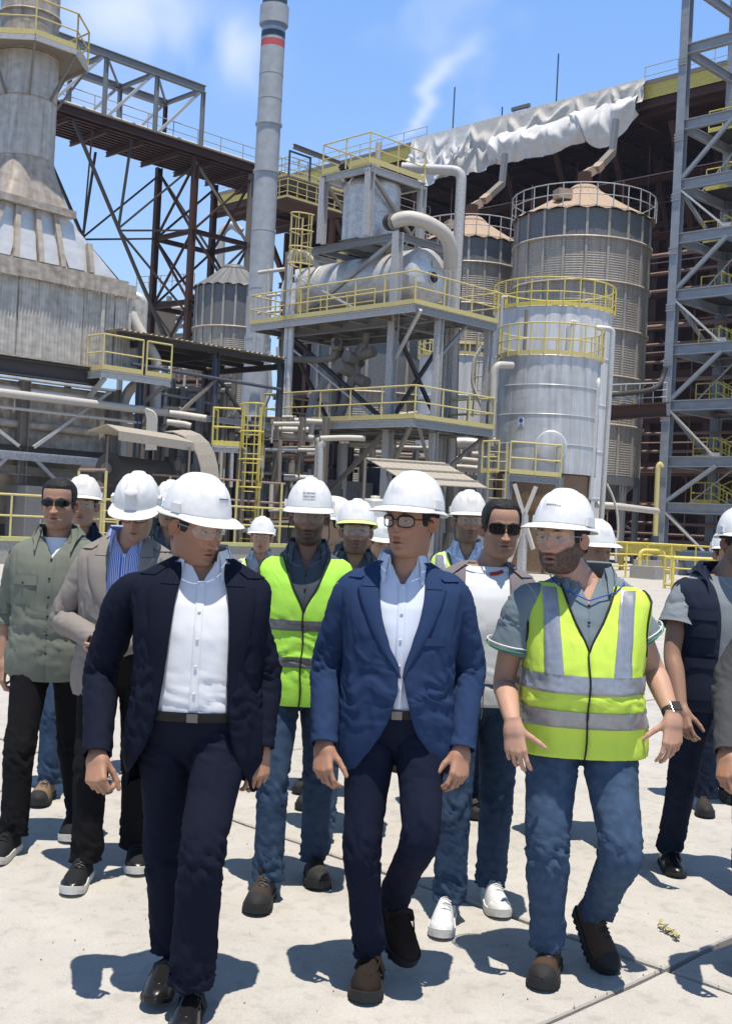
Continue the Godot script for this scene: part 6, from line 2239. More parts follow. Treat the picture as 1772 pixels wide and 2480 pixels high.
# ---------------------------------------------------------------- shoes (toe along +z, heel at the origin of the sole)
func shoe(p: Node3D, kind: String, X: Transform3D, upper: Material, sole: Material, accent: Material, size := 1.0) -> void:
	var L := .295 * size
	var th := {"loafer": .018, "chunky": .032, "boot": .030, "sneaker": .030, "dress": .014}[kind] as float
	var rows := []
	var srows := []
	var prof := [[0.0, .026, .060], [.05, .034, .085], [.16, .038, .098], [.30, .038, .098], [.42, .041, .084], [.56, .047, .068], [.70, .051, .056], [.82, .049, .048], [.91, .041, .040], [.97, .026, .030], [1.0, .006, .016]]
	var toe := 1.14 if kind in ["boot", "chunky"] else 1.0
	var collar := 1.35 if kind == "boot" else (.86 if kind in ["loafer", "dress"] else 1.0)
	for r: Array in prof:
		var z: float = r[0] * L
		var w: float = r[1] * (1.08 if kind in ["boot", "chunky"] else 1.0)
		var h: float = r[2] * (collar if r[0] < .35 else (toe if r[0] > .6 else 1.0))
		var row := PackedVector3Array()
		for j in 22:
			var a := TAU * j / 22.0
			var cx := signf(cos(a)) * pow(absf(cos(a)), .7)
			var sy := sin(a)
			var y := th + (h * pow(maxf(sy, 0), .75) if sy > 0 else 0.0)
			var x := w * cx * (1.0 - .25 * clampf((y - th) / .1, 0, 1) if sy > 0 else 1.0)
			x -= .006 * sin(PI * r[0])
			row.append(Vector3(x, y, z))
		rows.append(row)
	var tip := PackedVector3Array()
	tip.resize(22)
	tip.fill(Vector3(0, th + .008, L))
	rows.append(tip)
	var tail := PackedVector3Array()
	tail.resize(22)
	tail.fill(Vector3(0, th + .03, -.004))
	rows.push_front(tail)
	var up := hat_part(p, "shoe" if kind != "boot" else "boot", grid_mesh(rows, true), upper, X)
	# welted sole
	for r: Array in prof:
		var z: float = r[0] * (L + .012) - .004
		var w: float = r[1] * (1.08 if kind in ["boot", "chunky"] else 1.0) + .005
		var lift := .014 * smoothstep(.75, 1.0, r[0])
		var row := PackedVector3Array()
		for q: Vector2 in [Vector2(-1, 1), Vector2(-1.02, .55), Vector2(-.97, .0), Vector2(-.5, 0), Vector2(.5, 0), Vector2(.97, .0), Vector2(1.02, .55), Vector2(1, 1), Vector2(.5, 1.0), Vector2(-.5, 1.0)]:
			row.append(Vector3(w * q.x - .006 * sin(PI * r[0]), th * 1.12 * q.y + lift, z))
		row.reverse()
		srows.append(row)
	for e in 2:
		var cap := PackedVector3Array()
		cap.resize(10)
		cap.fill(Vector3(0, th * .6 + (.014 if e else 0.0), L + .008 if e else -.006))
		if e:
			srows.append(cap)
		else:
			srows.push_front(cap)
	hat_sub(up, "sole", grid_mesh(srows, true, false), sole)
	if kind in ["boot", "chunky"]:
		for k in 9:
			for s: float in [-1.0, 1.0]:
				var bm := hat_sub(up, "tread_lug", box_mesh, sole)
				var t := .08 + k * .095
				var wv: float = table(prof, t)[1] * 1.08
				bm.transform = Transform3D(Basis.from_scale(Vector3(.012, th * .5, .014)), Vector3(s * (wv + .002) - .006 * sin(PI * t), th * .25, t * L))
	if kind == "boot":
		# toe cap, collar and laces
		hat_sub(up, "collar", lathe([Vector2(.040, .115), Vector2(.046, .135), Vector2(.044, .155), Vector2(.036, .16)], 22), accent).transform = Transform3D(Basis.from_scale(Vector3(1, 1, 1.35)), Vector3(0, 0, .062 * size))
	if kind in ["boot", "sneaker"]:
		for k in 6:
			var t := .34 + k * .055
			var hh: float = table(prof, t)[2]
			if kind == "boot" and t < .42:
				hh *= 1.2
			var wv: float = table(prof, t)[1] * .5
			hat_sub(up, "lace", sweep(PackedVector3Array([Vector3(-wv, th + hh * .93, t * L), Vector3(0, th + hh * 1.06, t * L + (.006 if k % 2 else -.006)), Vector3(wv, th + hh * .93, t * L)]), .0032, 6), accent)
	if kind == "boot":
		rows = []
		for r: Array in prof:
			if r[0] < .76:
				continue
			var row := PackedVector3Array()
			for j in 22:
				var a := TAU * j / 22.0
				var cx := signf(cos(a)) * pow(absf(cos(a)), .7)
				var sy := sin(a)
				var hh: float = r[2] * toe + .004
				var y := th + (hh * pow(maxf(sy, 0), .75) if sy > 0 else 0.0)
				var x: float = (r[1] * 1.08 + .003) * cx * (1.0 - .25 * clampf((y - th) / .1, 0, 1) if sy > 0 else 1.0)
				row.append(Vector3(x - .006 * sin(PI * r[0]), y, r[0] * (L + .003)))
			rows.append(row)
		hat_sub(up, "toe_cap", grid_mesh(rows, true), sole)
	if kind in ["chunky", "dress"]:
		# strap and raised apron seam
		var wv := .040
		hat_sub(up, "strap", sweep(PackedVector3Array([Vector3(-wv * 1.16, th + .03, .46 * L), Vector3(-wv * .8, th + .068, .44 * L), Vector3(0, th + .083, .43 * L), Vector3(wv * .8, th + .068, .44 * L), Vector3(wv * 1.16, th + .03, .46 * L)]), .011, 8), upper)
		var seam := PackedVector3Array()
		for k in 15:
			var a := PI * k / 14.0
			var z := .5 * L + sin(a) * .34 * L
			var t := z / L
			var pr: Array = table(prof, t)
			seam.append(Vector3(cos(a) * .034, th + float(pr[2]) * toe * (.86 if absf(cos(a)) > .6 else .97), z))
		hat_sub(up, "seam", sweep(seam, .0032, 6), upper)
	if kind == "sneaker":
		rows = []
		for r: Array in prof:
			if r[0] < .80:
				continue
			var row := PackedVector3Array()
			for j in 22:
				var a := TAU * j / 22.0
				var cx := signf(cos(a)) * pow(absf(cos(a)), .7)
				var y: float = th + (r[2] * .86 * pow(maxf(sin(a), 0), .75) if sin(a) > 0 else 0.0)
				row.append(Vector3((r[1] + .003) * cx - .006 * sin(PI * r[0]), y, r[0] * (L + .004)))
			rows.append(row)
		hat_sub(up, "toe_cap", grid_mesh(rows, true), accent)
func join(meshes: Array) -> ArrayMesh:
	var st := SurfaceTool.new()
	for i in meshes.size():
		st.append_from(meshes[i], 0, Transform3D())
	return st.commit()

func skin_limb(S: SkinMesh, path: Array, radii: Array, c: Color, n := 22, seg := 18, flat := .94) -> void:
	var rows := []
	var cols := []
	for i in n + 1:
		var t := float(i) / n
		var p := curve(path, t)
		var d := (curve(path, minf(t + .02, 1)) - curve(path, maxf(t - .02, 0))).normalized()
		var x := Vector3.BACK.cross(d).normalized()
		var z := d.cross(x).normalized()
		var f := t * (radii.size() - 1)
		var ri := mini(int(f), radii.size() - 2)
		var r: float = cr(radii[maxi(ri - 1, 0)], radii[ri], radii[ri + 1], radii[mini(ri + 2, radii.size() - 1)], f - ri)
		var row := PackedVector3Array()
		var rc := PackedColorArray()
		for j in seg:
			var a := TAU * j / seg
			var q := p + x * cos(a) * r + z * sin(a) * r * flat
			row.append(q)
			var nn := skin_noise.get_noise_3dv(q * 40.0)
			rc.append(Color(c.r * (1 + .12 * nn), c.g * (1 + .12 * nn), c.b * (1 + .12 * nn)))
		rows.append(row)
		cols.append(rc)
	S.add_rows(rows, cols)

func open_angle(P: Dictionary, y: float, w: float) -> float:
	var r: Array = table(P.rows, y)
	var k := clampf(absf(w) / r[3], 0, .99)
	return signf(w) * asin(pow(k, 1.0 / .86))

func edge_of(P: Dictionary, rows: Array) -> Callable:
	return func(y: float) -> Vector2:
		var r: Array = table(rows, y)
		return Vector2(open_angle(P, y, minf(r[1], -.0005)), open_angle(P, y, maxf(r[2], .0005)))

# a strip of cloth laid on the torso between two x positions (metres from the middle), at rising heights
func patch(P: Dictionary, ys: Array, x0: Array, x1: Array, off, roll := .0, cols := 6, amp := .0, seed_ := 0.0) -> ArrayMesh:
	var rows := []
	for i in ys.size():
		var y: float = ys[i]
		var row := PackedVector3Array()
		for j in range(-1, cols + 2):
			var k := clampf(float(j) / cols, 0, 1)
			var th := open_angle(P, y, lerpf(x0[i], x1[i], k))
			var o: float = (off[i] if off is Array else off) + roll * sin(PI * k) - (.006 if j < 0 or j > cols else 0.0)
			row.append(tp(P, y, th, o + amp * drape(seed_, y, th, P.hip_y * 1.17)))
		rows.append(row)
	return grid_mesh(rows, false, true, Vector2(absf(x1[0] - x0[0]), 1))

func spread(a: float, b: float, n: int) -> Array:
	var o := []
	for i in n:
		o.append(lerpf(a, b, i / float(n - 1)))
	return o

func lerp_list(tab: Array, ys: Array, k: int) -> Array:
	var o := []
	for y: float in ys:
		o.append(table(tab, y)[k])
	return o

func button(P: Dictionary, root: Node3D, y: float, x: float, off: float, m: Material, r := .0055) -> void:
	var th := open_angle(P, y, x)
	var p := tp(P, y, th, off)
	var n := (tp(P, y, th, off + .02) - p).normalized()
	var rr := Vector3.UP.cross(n).normalized()
	hat_sub(root, "button", lathe([Vector2(.001, .003), Vector2(r, .003), Vector2(r, 0)], 12), m).transform = Transform3D(Basis(rr, n, rr.cross(n)), p)

func part_of(root: Node3D, n: String, mesh: Mesh, m: Material) -> MeshInstance3D:
	return hat_part(root, n, mesh, m, Transform3D())

func shirt_collar(P: Dictionary, gap: float, drop: float, off := .004, flare := .018) -> ArrayMesh:
	# stand and turned-down leaf round the neck, open in front by «gap» radians each side
	var s: float = P.h / 1.78
	var rows := []
	var prof := [[1.492, .004], [1.528, .006], [1.554, .008], [1.562, .012], [1.550, .016], [1.512, flare - .004]]
	for i in prof.size():
		var row := PackedVector3Array()
		for j in 81:
			var k := j / 80.0
			var th := lerpf(gap, TAU - gap, k)
			var half := minf(th, TAU - th)
			var sgn := 1.0 if th < PI else -1.0
			var front := smoothstep(1.25, gap, half)
			var y: float = prof[i][0] * s - front * (.022 if i < 4 else .022 + drop * (i - 3) / 2.0) * s
			var o: float = prof[i][1] + off
			# keep the leaf close to the neck where the shoulders widen below it
			var nr: Array = table(P.rows, 1.515 * s)
			var x0: float = nr[3] * pow(sin(minf(half, PI * .5)), .86) + (.004 * front if i < 4 else .004 * front + .009 * front * (i - 3))
			var near := sgn * absf(open_angle(P, y, x0))
			var own := sgn * half
			row.append(tp(P, y, lerpf(own, near, smoothstep(1.5, .9, half)), o))
		rows.append(row)
	return grid_mesh(rows, false)

func person(P: Dictionary) -> Node3D:
	var s: float = P.h / 1.78
	var root := thing("person", P.label, "person", P.base, P.get("group", ""))
	if not P.has("rows"):
		P.rows = default_torso(P.h, P.get("wide", 1.0), P.get("belly", 0.0))
	P.hip_y = .90 * s
	P.neck_y = 1.50 * s
	for k: Array in [["yaw", 0.0], ["yaw_hip", P.get("yaw", 0.0)], ["lean", Vector2.ZERO], ["shift", Vector2.ZERO], ["seed", 1.0]]:
		if not P.has(k[0]):
			P[k[0]] = k[1]
	# ---- skeleton
	var A: Dictionary = P.arms
	var L: Dictionary = P.legs
	var hd: Dictionary = P.head
	var hb := Basis(Vector3.UP, hd.get("yaw", 0.0)) * Basis(Vector3.RIGHT, hd.get("pitch", 0.0)) * Basis(Vector3.BACK, hd.get("roll", 0.0))
	var X := Transform3D(hb.scaled(Vector3.ONE * float(hd.get("size", 1.0)) * lerpf(1.0, s, .5)), hd.pos)
	# ---- body: one skin
	var S := SkinMesh.new()
	var c: Color = P.skin
	var rows := []
	var cols := []
	for i in 20:
		var y := lerpf(.80 * s, 1.50 * s, i / 19.0)
		var row := PackedVector3Array()
		for j in 24:
			row.append(tp(P, y, TAU * j / 24.0, -.014 - .05 * smoothstep(1.0 * s, .9 * s, y)))
		rows.append(row)
		cols.append(c)
	S.add_rows(rows, cols)
	var nb := tp(P, 1.44 * s, 0, -.07) * .5 + tp(P, 1.44 * s, PI, -.07) * .5
	var n1: Vector3 = X * Vector3(0, -.075, -.022)
	skin_limb(S, [nb, nb.lerp(n1, .5) + Vector3(0, 0, .004), n1, X * Vector3(0, -.04, -.02)], [.072, .061, .058, .060], c, 14, 24)
	var bare: bool = P.get("bare_arms", false)
	for k: String in ["r", "l"]:
		var a: Array = A[k]
		var fr := .031 if not P.get("slim", false) else .026
		if P.get("no_arm_" + k, false):
			continue
		skin_limb(S, [a[0], a[0].lerp(a[1], .5), a[1], a[1].lerp(a[2], .35), a[2]], [.050, .047, .041, .042, .026] if bare else [.04, .038, .034, .034, .024], c)
		var hnd: Array = hand(a[3])
		var y: Vector3 = ((a[1] - a[2]).normalized() if a.size() < 6 else -(a[5] as Vector3)).normalized()
		var z: Vector3 = a[4]
		z = (z - y * z.dot(y)).normalized()
		S.add_tris(hnd[0], hnd[1], Transform3D(Basis(y.cross(z), y, z).scaled(Vector3.ONE * s * float(P.get("hand_size", 1.0))), a[2]), c, k == "l")
	for k: String in ["r", "l"]:
		var l: Array = L[k]
		skin_limb(S, [l[0], l[1], l[2]], [.04, .028, .026], c, 10, 12)
	build_head(P, S, X)
	part_of(root, "body", S.commit(), M.skin)
	# ---- eyes
	for sx: float in [-1.0, 1.0]:
		var e := hat_part(root, "eye", lathe([Vector2(.001, -.006), Vector2(.009, -.003), Vector2(.0125, .0), Vector2(.009, .0035), Vector2(.001, .005)], 16), M.eye_white, X * Transform3D(Basis(Vector3(1.05, 0, 0), Vector3(0, 0, .9), Vector3(0, -.42, 0)), Vector3(sx * .031, .0, .0752)))
		hat_sub(e, "iris", lathe([Vector2(.0075, .003), Vector2(.0062, .0058), Vector2(.001, .0066)], 14), M.iris)
	# ---- hair
	if P.has("hairline"):
		hat_part(root, "hair", hair_cap(P, P.hairline, P.get("hair_off", .008)), P.hair_mat, X)
	if P.has("hat"):
		hard_hat(P, root, X, P.hat.get("mat", M.hat_white), P.hat)
	if P.has("eyewear"):
		eyewear(root, X, P.eyewear)
	if P.get("cord", false):
		for sx: float in [-1.0, 1.0]:
			hat_part(root, "eyewear_cord", sweep(rounded([Vector3(sx * .079, .0, -.01), Vector3(sx * .094, -.06, -.005), Vector3(sx * .088, -.12, -.015), Vector3(sx * .05, -.155, -.05)], .03), .0022, 5), M.black, X)
	# ---- trousers
	var tm: Material = P.trouser_mat
	var ms := [garment(P, .79 * s, 1.0 * s, .010, null, .003, P.seed + 3.0, 20, 48, 1.0, null, -.075)]
	var tr: Array = P.get("leg_radii", [.098, .088, .076, .070, .066, .066])
	for k: String in ["r", "l"]:
		var l: Array = L[k]
		var hip: Vector3 = l[0]
		var pth := [hip + Vector3(0, .09 * s, -.012), hip.lerp(l[1], .12), hip.lerp(l[1], .5), l[1], (l[1] as Vector3).lerp(l[2], .45), l[2]]
		ms.append(limb(pth, [tr[0] * .72] + tr, P.get("leg_fold", .0065) * 1.15, P.seed + (5.0 if k == "r" else 9.0), 96, 34, .78, func(t: float) -> float: return .26 + 1.0 * bump(t, 0, .60, 0, .09, 1) + 1.35 * smoothstep(.80, .97, t) + .8 * bump(t, 0, .22, 0, .10, 1), .006, 1.0, Vector3.BACK, P.get("crease", 0.0)))
	var tp_ := part_of(root, "trousers", join(ms), tm)
	if P.get("jeans", false):
		for k: String in ["r", "l"]:
			var l: Array = L[k]
			var sd := -1.0 if k == "r" else 1.0
			hat_sub(tp_, "pocket_seam", patch_line(P, [[.965 * s, sd * .075], [.945 * s, sd * .10], [.925 * s, sd * .135]], .016), M.denim_seam)
		hat_sub(tp_, "fly_seam", patch_line(P, [[.975 * s, .004], [.90 * s, .004], [.85 * s, .0]], .015), M.denim_seam)
	if P.has("belt_mat"):
		var bl := hat_sub(tp_, "belt", garment(P, .975 * s, 1.008 * s, .016, null, .0, 0, 2, 60), P.belt_mat)
		var bp := tp(P, .99 * s, 0, .020)
		hat_sub(tp_, "buckle", chamfer_box(), M.buckle).transform = Transform3D(Basis.from_scale(Vector3(.036, .028, .006)), bp)
	# ---- shoes
	for k: String in ["r", "l"]:
		var l: Array = L[k]
		var fb := Basis(Vector3.UP, l[3]) * Basis(Vector3.RIGHT, l[4])
		var heel: Vector3 = l[5]
		shoe(root, P.shoe[0], Transform3D(fb.scaled(Vector3.ONE * s), heel), P.shoe[1], P.shoe[2], P.shoe[3], P.get("shoe_size", 1.0))
	# ---- upper clothes
	match P.outfit:
		"suit": wear_suit(P, root, s)
		"polo_vest": wear_polo_vest(P, root, s)
		"overshirt": wear_overshirt(P, root, s)
		"tee_blazer": wear_tee_blazer(P, root, s)
		"utility": wear_utility(P, root, s)
	return root

func patch_line(P: Dictionary, pts: Array, off: float, r := .0022) -> ArrayMesh:
	var q := PackedVector3Array()
	for i in pts.size():
		q.append(tp(P, pts[i][0], open_angle(P, pts[i][0], pts[i][1]), off))
	return sweep(q, r, 5)

func sleeves(P: Dictionary, off: float, amp: float, upto := 1.0, wide_cuff := .0, seeds := 20.0) -> Array:
	var out := []
	for k: String in ["r", "l"]:
		if P.get("no_arm_" + k, false):
			continue
		var a: Array = P.arms[k]
		var sh: Vector3 = a[0]
		var el: Vector3 = a[1]
		var wr: Vector3 = el.lerp(a[2], P.get("sleeve_end", 1.0))
		var sg := 1.0 if sh.x > P.shift.x else -1.0
		sh += Vector3(-sg * .014, -.012, 0)
		var inn := sh + Vector3(-sg * .075, .036, -.004)
		var pth := [inn, sh + Vector3(-sg * .022, .012, 0), sh.lerp(el, .14), sh.lerp(el, .5), el, el.lerp(wr, .5), wr]
		var rr := [.030 + off, .046 + off, .054 + off, .053 + off, .048 + off, .043 + off, .038 + off + wide_cuff]
		if upto < 1.0:
			pth = [inn, sh + Vector3(-sg * .022, .012, 0), sh.lerp(el, .14), sh.lerp(el, upto * .5), sh.lerp(el, upto)]
			rr = [.030 + off, .052 + off, .062 + off, .066 + off, .068 + off + wide_cuff]
		out.append(limb(pth, rr, amp, P.seed + seeds + (0.0 if k == "r" else 7.0), 72, 30, 1.15, func(t: float) -> float: return (.38 + 1.0 * bump(t, 0, .66, 0, .12, 1) + .3 * smoothstep(.8, .95, t)) * smoothstep(.08, .25, t)))
	return out

func pocket_flap(P: Dictionary, y: float, x0: float, x1: float, drop: float, off: float) -> ArrayMesh:
	return patch(P, [y - drop, y - drop * .5, y], [x0, x0, x0], [x1, x1, x1], off, .002)

func wear_suit(P: Dictionary, root: Node3D, s: float) -> void:
	# shirt, then an open or buttoned jacket with lapels
	var sh := part_of(root, "shirt", garment(P, .985 * s, 1.505 * s, .007, edge_of(P, [[0.0, -.0005, .0005], [1.42 * s, -.0005, .0005], [1.435 * s, -.006, .006], [1.505 * s, -.040, .040]]), .0035, P.seed + 1.0, 50, 60), P.shirt_mat)
	hat_sub(sh, "collar", shirt_collar(P, .42, .05), P.shirt_mat)
	hat_sub(sh, "placket", patch(P, spread(1.012 * s, 1.44 * s, 24), spread(-.014, -.012, 24), spread(.016, .014, 24), .0105, .001, 3, .0035, P.seed + 1.0), P.shirt_mat)
	for y: float in [1.43, 1.34, 1.25, 1.16, 1.07]:
		button(P, sh, y * s, .001, .0125, M.button_white)
	var op: Array = P.open
	var e := edge_of(P, op)
	var y0: float = P.get("hem", .80) * s
	var off: float = P.get("coat_off", .021)
	var rise: float = P.get("hem_round", .0)
	var jm: Material = P.coat_mat
	var w := garment(P, y0, 1.50 * s, off, e, P.get("coat_fold", .0055), P.seed + 11.0, 84, 96, 1.2, func(th: float) -> float:
		var f := th if th < PI else TAU - th
		return y0 + rise * smoothstep(1.0, .25, f), P.get("flare", .02))
	var j := part_of(root, P.get("coat_name", "jacket"), join([w] + sleeves(P, .010, P.get("sleeve_fold", .0068))), jm)
	# lapels
	var yb: float = P.get("break_y", 1.08) * s
	var yg := 1.425 * s
	for sd: float in [-1.0, 1.0]:
		var ys := spread(yb, yg, 22)
		var ins := []
		var outs := []
		for i in ys.size():
			var k := i / 21.0
			var r: Array = table(op, ys[i])
			var ed: float = r[1] if sd < 0 else r[2]
			ins.append(ed - sd * .002)
			var wl: float = lerpf(.004, float(P.get("lapel", .082)), pow(k, .8))
			outs.append(ed + sd * wl)
		var lp := patch(P, ys, ins if sd > 0 else outs, outs if sd > 0 else ins, off + .007, .005, 6)
		hat_sub(j, "lapel", lp, P.get("lapel_mat", jm))
		# collar leaf above the notch
		var cy := spread(1.428 * s, 1.50 * s, 8)
		var ci := []
		var co := []
		for i in cy.size():
			var r: Array = table(op, cy[i])
			var ed: float = r[1] if sd < 0 else r[2]
			ci.append(ed)
			co.append(ed + sd * lerpf(.052, .030, i / 7.0))
		hat_sub(j, "collar", patch(P, cy, ci if sd > 0 else co, co if sd > 0 else ci, off + .008, .004, 5), P.get("lapel_mat", jm))
	# collar round the back of the neck
	var rows := []
	for q: Array in [[1.455, .030], [1.49, .030], [1.515, .022], [1.522, .014], [1.50, .012]]:
		var row := PackedVector3Array()
		for i in 31:
			var th := lerpf(.75, TAU - .75, i / 30.0)
			row.append(tp(P, q[0] * s, th, q[1]))
		rows.append(row)
	hat_sub(j, "collar", grid_mesh(rows, false), P.get("lapel_mat", jm))
	# pockets and buttons
	var px: float = P.get("pocket_x", .075)
	for sd: float in [-1.0, 1.0]:
		hat_sub(j, "pocket_flap", pocket_flap(P, .955 * s, sd * px if sd > 0 else -px - .085, sd * (px + .085) if sd > 0 else -px, .05, off + .009), jm)
	var bx: float = float(table(op, 1.25 * s)[2]) + .025
	hat_sub(j, "breast_pocket", patch(P, [1.235 * s, 1.245 * s, 1.262 * s], [bx, bx, bx], [bx + .07, bx + .07, bx + .07], off + .007, .001), jm)
	if P.get("coat_button", true):
		var r: Array = table(op, yb - .01)
		button(P, j, yb - .012, r[2] + .012, off + .006, M.button_dark, .011)
		button(P, j, yb - .11, table(op, yb - .11)[1] - .018, off + .006, M.button_dark, .010)

func hi_vis(P: Dictionary, root: Node3D, s: float, vy: float, m: Material, band: Material, verticals: bool, off := .022) -> void:
	# vest: V neck closing at vy, zip below
	var op := [[0.0, -.001, .001], [vy * s, -.001, .001], [(vy + 1.49) * .5 * s, -.052, .052], [1.49 * s, -.088, .088]]
	var e := edge_of(P, op)
	var y0: float = P.get("vest_hem", .83) * s
	var v := part_of(root, "safety_vest", garment(P, y0, 1.475 * s, off, e, P.get("vest_fold", .0055), P.seed + 31.0, 64, 96, 1.2, null, P.get("flare", .03)), m)
	for by: Array in P.bands:
		var k0: float = (by[0] * s - y0) / (1.475 * s - y0)
		var k1: float = (by[1] * s - y0) / (1.475 * s - y0)
		var f0: float = P.get("flare", .03) * pow(1.0 - k0, 1.6)
		var f1: float = P.get("flare", .03) * pow(1.0 - k1, 1.6)
		hat_sub(v, "reflective_band", garment(P, by[0] * s, by[1] * s, off + .0045 + f1, e, P.get("vest_fold", .0055), P.seed + 31.0, 6, 96, 1.15, null, f0 - f1), band)
	if verticals:
		for sd: float in [-1.0, 1.0]:
			var ys := spread(P.bands[0][1] * s, 1.462 * s, 26)
			var a := spread(.075, .105, 26)
			var b := spread(.128, .150, 26)
			for i in 26:
				if sd < 0:
					a[i] = -a[i]
					b[i] = -b[i]
			var offs := []
			for y: float in ys:
				offs.append(off + .0055 + float(P.get("flare", .03)) * pow(1.0 - (y - y0) / (1.475 * s - y0), 1.6))
			hat_sub(v, "reflective_band", patch(P, ys, a if sd > 0 else b, b if sd > 0 else a, offs, .0, 5, P.get("vest_fold", .0055), P.seed + 31.0), band)
	# black piping along the zip, the V and the arm holes
	var zp := []
	for y: float in spread(y0, vy * s, 20):
		zp.append([y, 0.003 * sin(y * 30.0)])
	var zq := PackedVector3Array()
	for z: Array in zp:
		var kz := (float(z[0]) - y0) / (1.475 * s - y0)
		zq.append(tp(P, z[0], open_angle(P, z[0], z[1]), off + .007 + float(P.get("flare", .03)) * pow(1.0 - kz, 1.6)))
	hat_sub(v, "zip", sweep(zq, .0035, 5), M.black)
	for sd: float in [-1.0, 1.0]:
		var q := []
		for y: float in spread(vy * s, 1.475 * s, 14):
			var r: Array = table(op, y)
			q.append([y, r[1] if sd < 0 else r[2]])
		hat_sub(v, "piping", patch_line(P, q, off + .004, .0045), M.black)
		var a: Array = P.arms["l" if sd > 0 else "r"]
		var ring := PackedVector3Array()
		for i in 25:
			var t := TAU * i / 24.0
			var yy := 1.335 * s + .125 * s * cos(t)
			var th := sd * (PI * .5 + .50 * sin(t) * (1.0 if cos(t) < .6 else .8))
			ring.append(tp(P, yy, th, off + .006))
		hat_sub(v, "piping", sweep(ring, .0045, 5, false), M.black)

func polo(P: Dictionary, root: Node3D, s: float, m: Material, trim: Material) -> void:
	var ms := [garment(P, .86 * s, 1.50 * s, .009, edge_of(P, [[0.0, -.0005, .0005], [1.40 * s, -.0005, .0005], [1.50 * s, -.036, .036]]), .004, P.seed + 1.0, 46, 60)]
	ms.append_array(sleeves(P, .012, .0045, P.get("sleeve_to", .62), .012, 44.0))
	var sh := part_of(root, "polo_shirt", join(ms), m)
	hat_sub(sh, "collar", shirt_collar(P, .45, .045, .006, .022), m)
	for y: float in [1.40, 1.34]:
		button(P, sh, y * s, .0, .013, M.button_dark)
	if trim != null:
		for k: String in ["r", "l"]:
			var a: Array = P.arms[k]
			var t: float = P.get("sleeve_to", .62)
			var d: Vector3 = (a[1] - a[0]).normalized()
			for i in 2:
				var c: Vector3 = (a[0] as Vector3).lerp(a[1], t) - d * (.010 + i * .014)
				var x := Vector3.BACK.cross(d).normalized()
				var z := d.cross(x)
				var ring := PackedVector3Array()
				for j in 25:
					var an := TAU * j / 24.0
					ring.append(c + x * cos(an) * .0945 + z * sin(an) * .0945)
				hat_sub(sh, "sleeve_trim", sweep(ring, .0032, 5, false), trim if i == 0 else M.button_white)

func wear_polo_vest(P: Dictionary, root: Node3D, s: float) -> void:
	if P.get("long_sleeves", false):
		var ms := [garment(P, .9 * s, 1.50 * s, .009, edge_of(P, [[0.0, -.0005, .0005], [1.42 * s, -.0005, .0005], [1.50 * s, -.034, .034]]), .004, P.seed + 1.0, 40, 56)]
		ms.append_array(sleeves(P, .010, .006))
		var sh := part_of(root, "shirt", join(ms), P.shirt_mat)
		hat_sub(sh, "collar", shirt_collar(P, .42, .045), P.shirt_mat)
	else:
		polo(P, root, s, P.shirt_mat, P.get("trim"))
	hi_vis(P, root, s, P.get("v_y", 1.20), P.vest_mat, P.band_mat, P.get("verticals", false))

func wear_overshirt(P: Dictionary, root: Node3D, s: float) -> void:
	# work shirt worn loose over a white tee, sleeves rolled to the elbow
	part_of(root, "tee_shirt", garment(P, 1.2 * s, 1.495 * s, .004, null, .001, 2.0, 16, 40), M.cloth_white)
	var op := [[0.0, -.001, .001], [1.395 * s, -.001, .001], [1.45 * s, -.030, .030], [1.50 * s, -.050, .050]]
	var e := edge_of(P, op)
	var y0: float = P.get("hem", .82) * s
	var ms := [garment(P, y0, 1.49 * s, .019, e, .006, P.seed + 61.0, 56, 80, 1.4, func(th: float) -> float: return y0 + .035 * sin(th) * sin(th), .02)]
	ms.append_array(sleeves(P, .014, .008, 1.0 if not P.get("rolled", false) else 1.0, .006))
	var sh := part_of(root, "shirt", join(ms), P.shirt_mat)
	hat_sub(sh, "collar", shirt_collar(P, .55, .06, .016, .030), P.shirt_mat)
	hat_sub(sh, "placket", patch(P, spread(y0 + .01, 1.40 * s, 30), spread(-.018, -.018, 30), spread(.016, .016, 30), .0235, .001, 3, .006, P.seed + 61.0), P.shirt_mat)
	for y: float in [1.39, 1.30, 1.21, 1.12, 1.03, .94]:
		button(P, sh, y * s, .0, .0265, M.button_dark, .006)
	for sd: float in [-1.0, 1.0]:
		hat_sub(sh, "pocket", patch(P, spread(1.17 * s, 1.29 * s, 6), spread(.055, .055, 6) if sd > 0 else spread(-.155, -.155, 6), spread(.155, .155, 6) if sd > 0 else spread(-.055, -.055, 6), .026, .002, 5, .006, P.seed + 61.0), P.shirt_mat)
		hat_sub(sh, "pocket_flap", pocket_flap(P, 1.31 * s, .05 if sd > 0 else -.16, .16 if sd > 0 else -.05, .045, .031), P.shirt_mat)
		button(P, sh, 1.275 * s, sd * .105, .036, M.button_dark, .006)

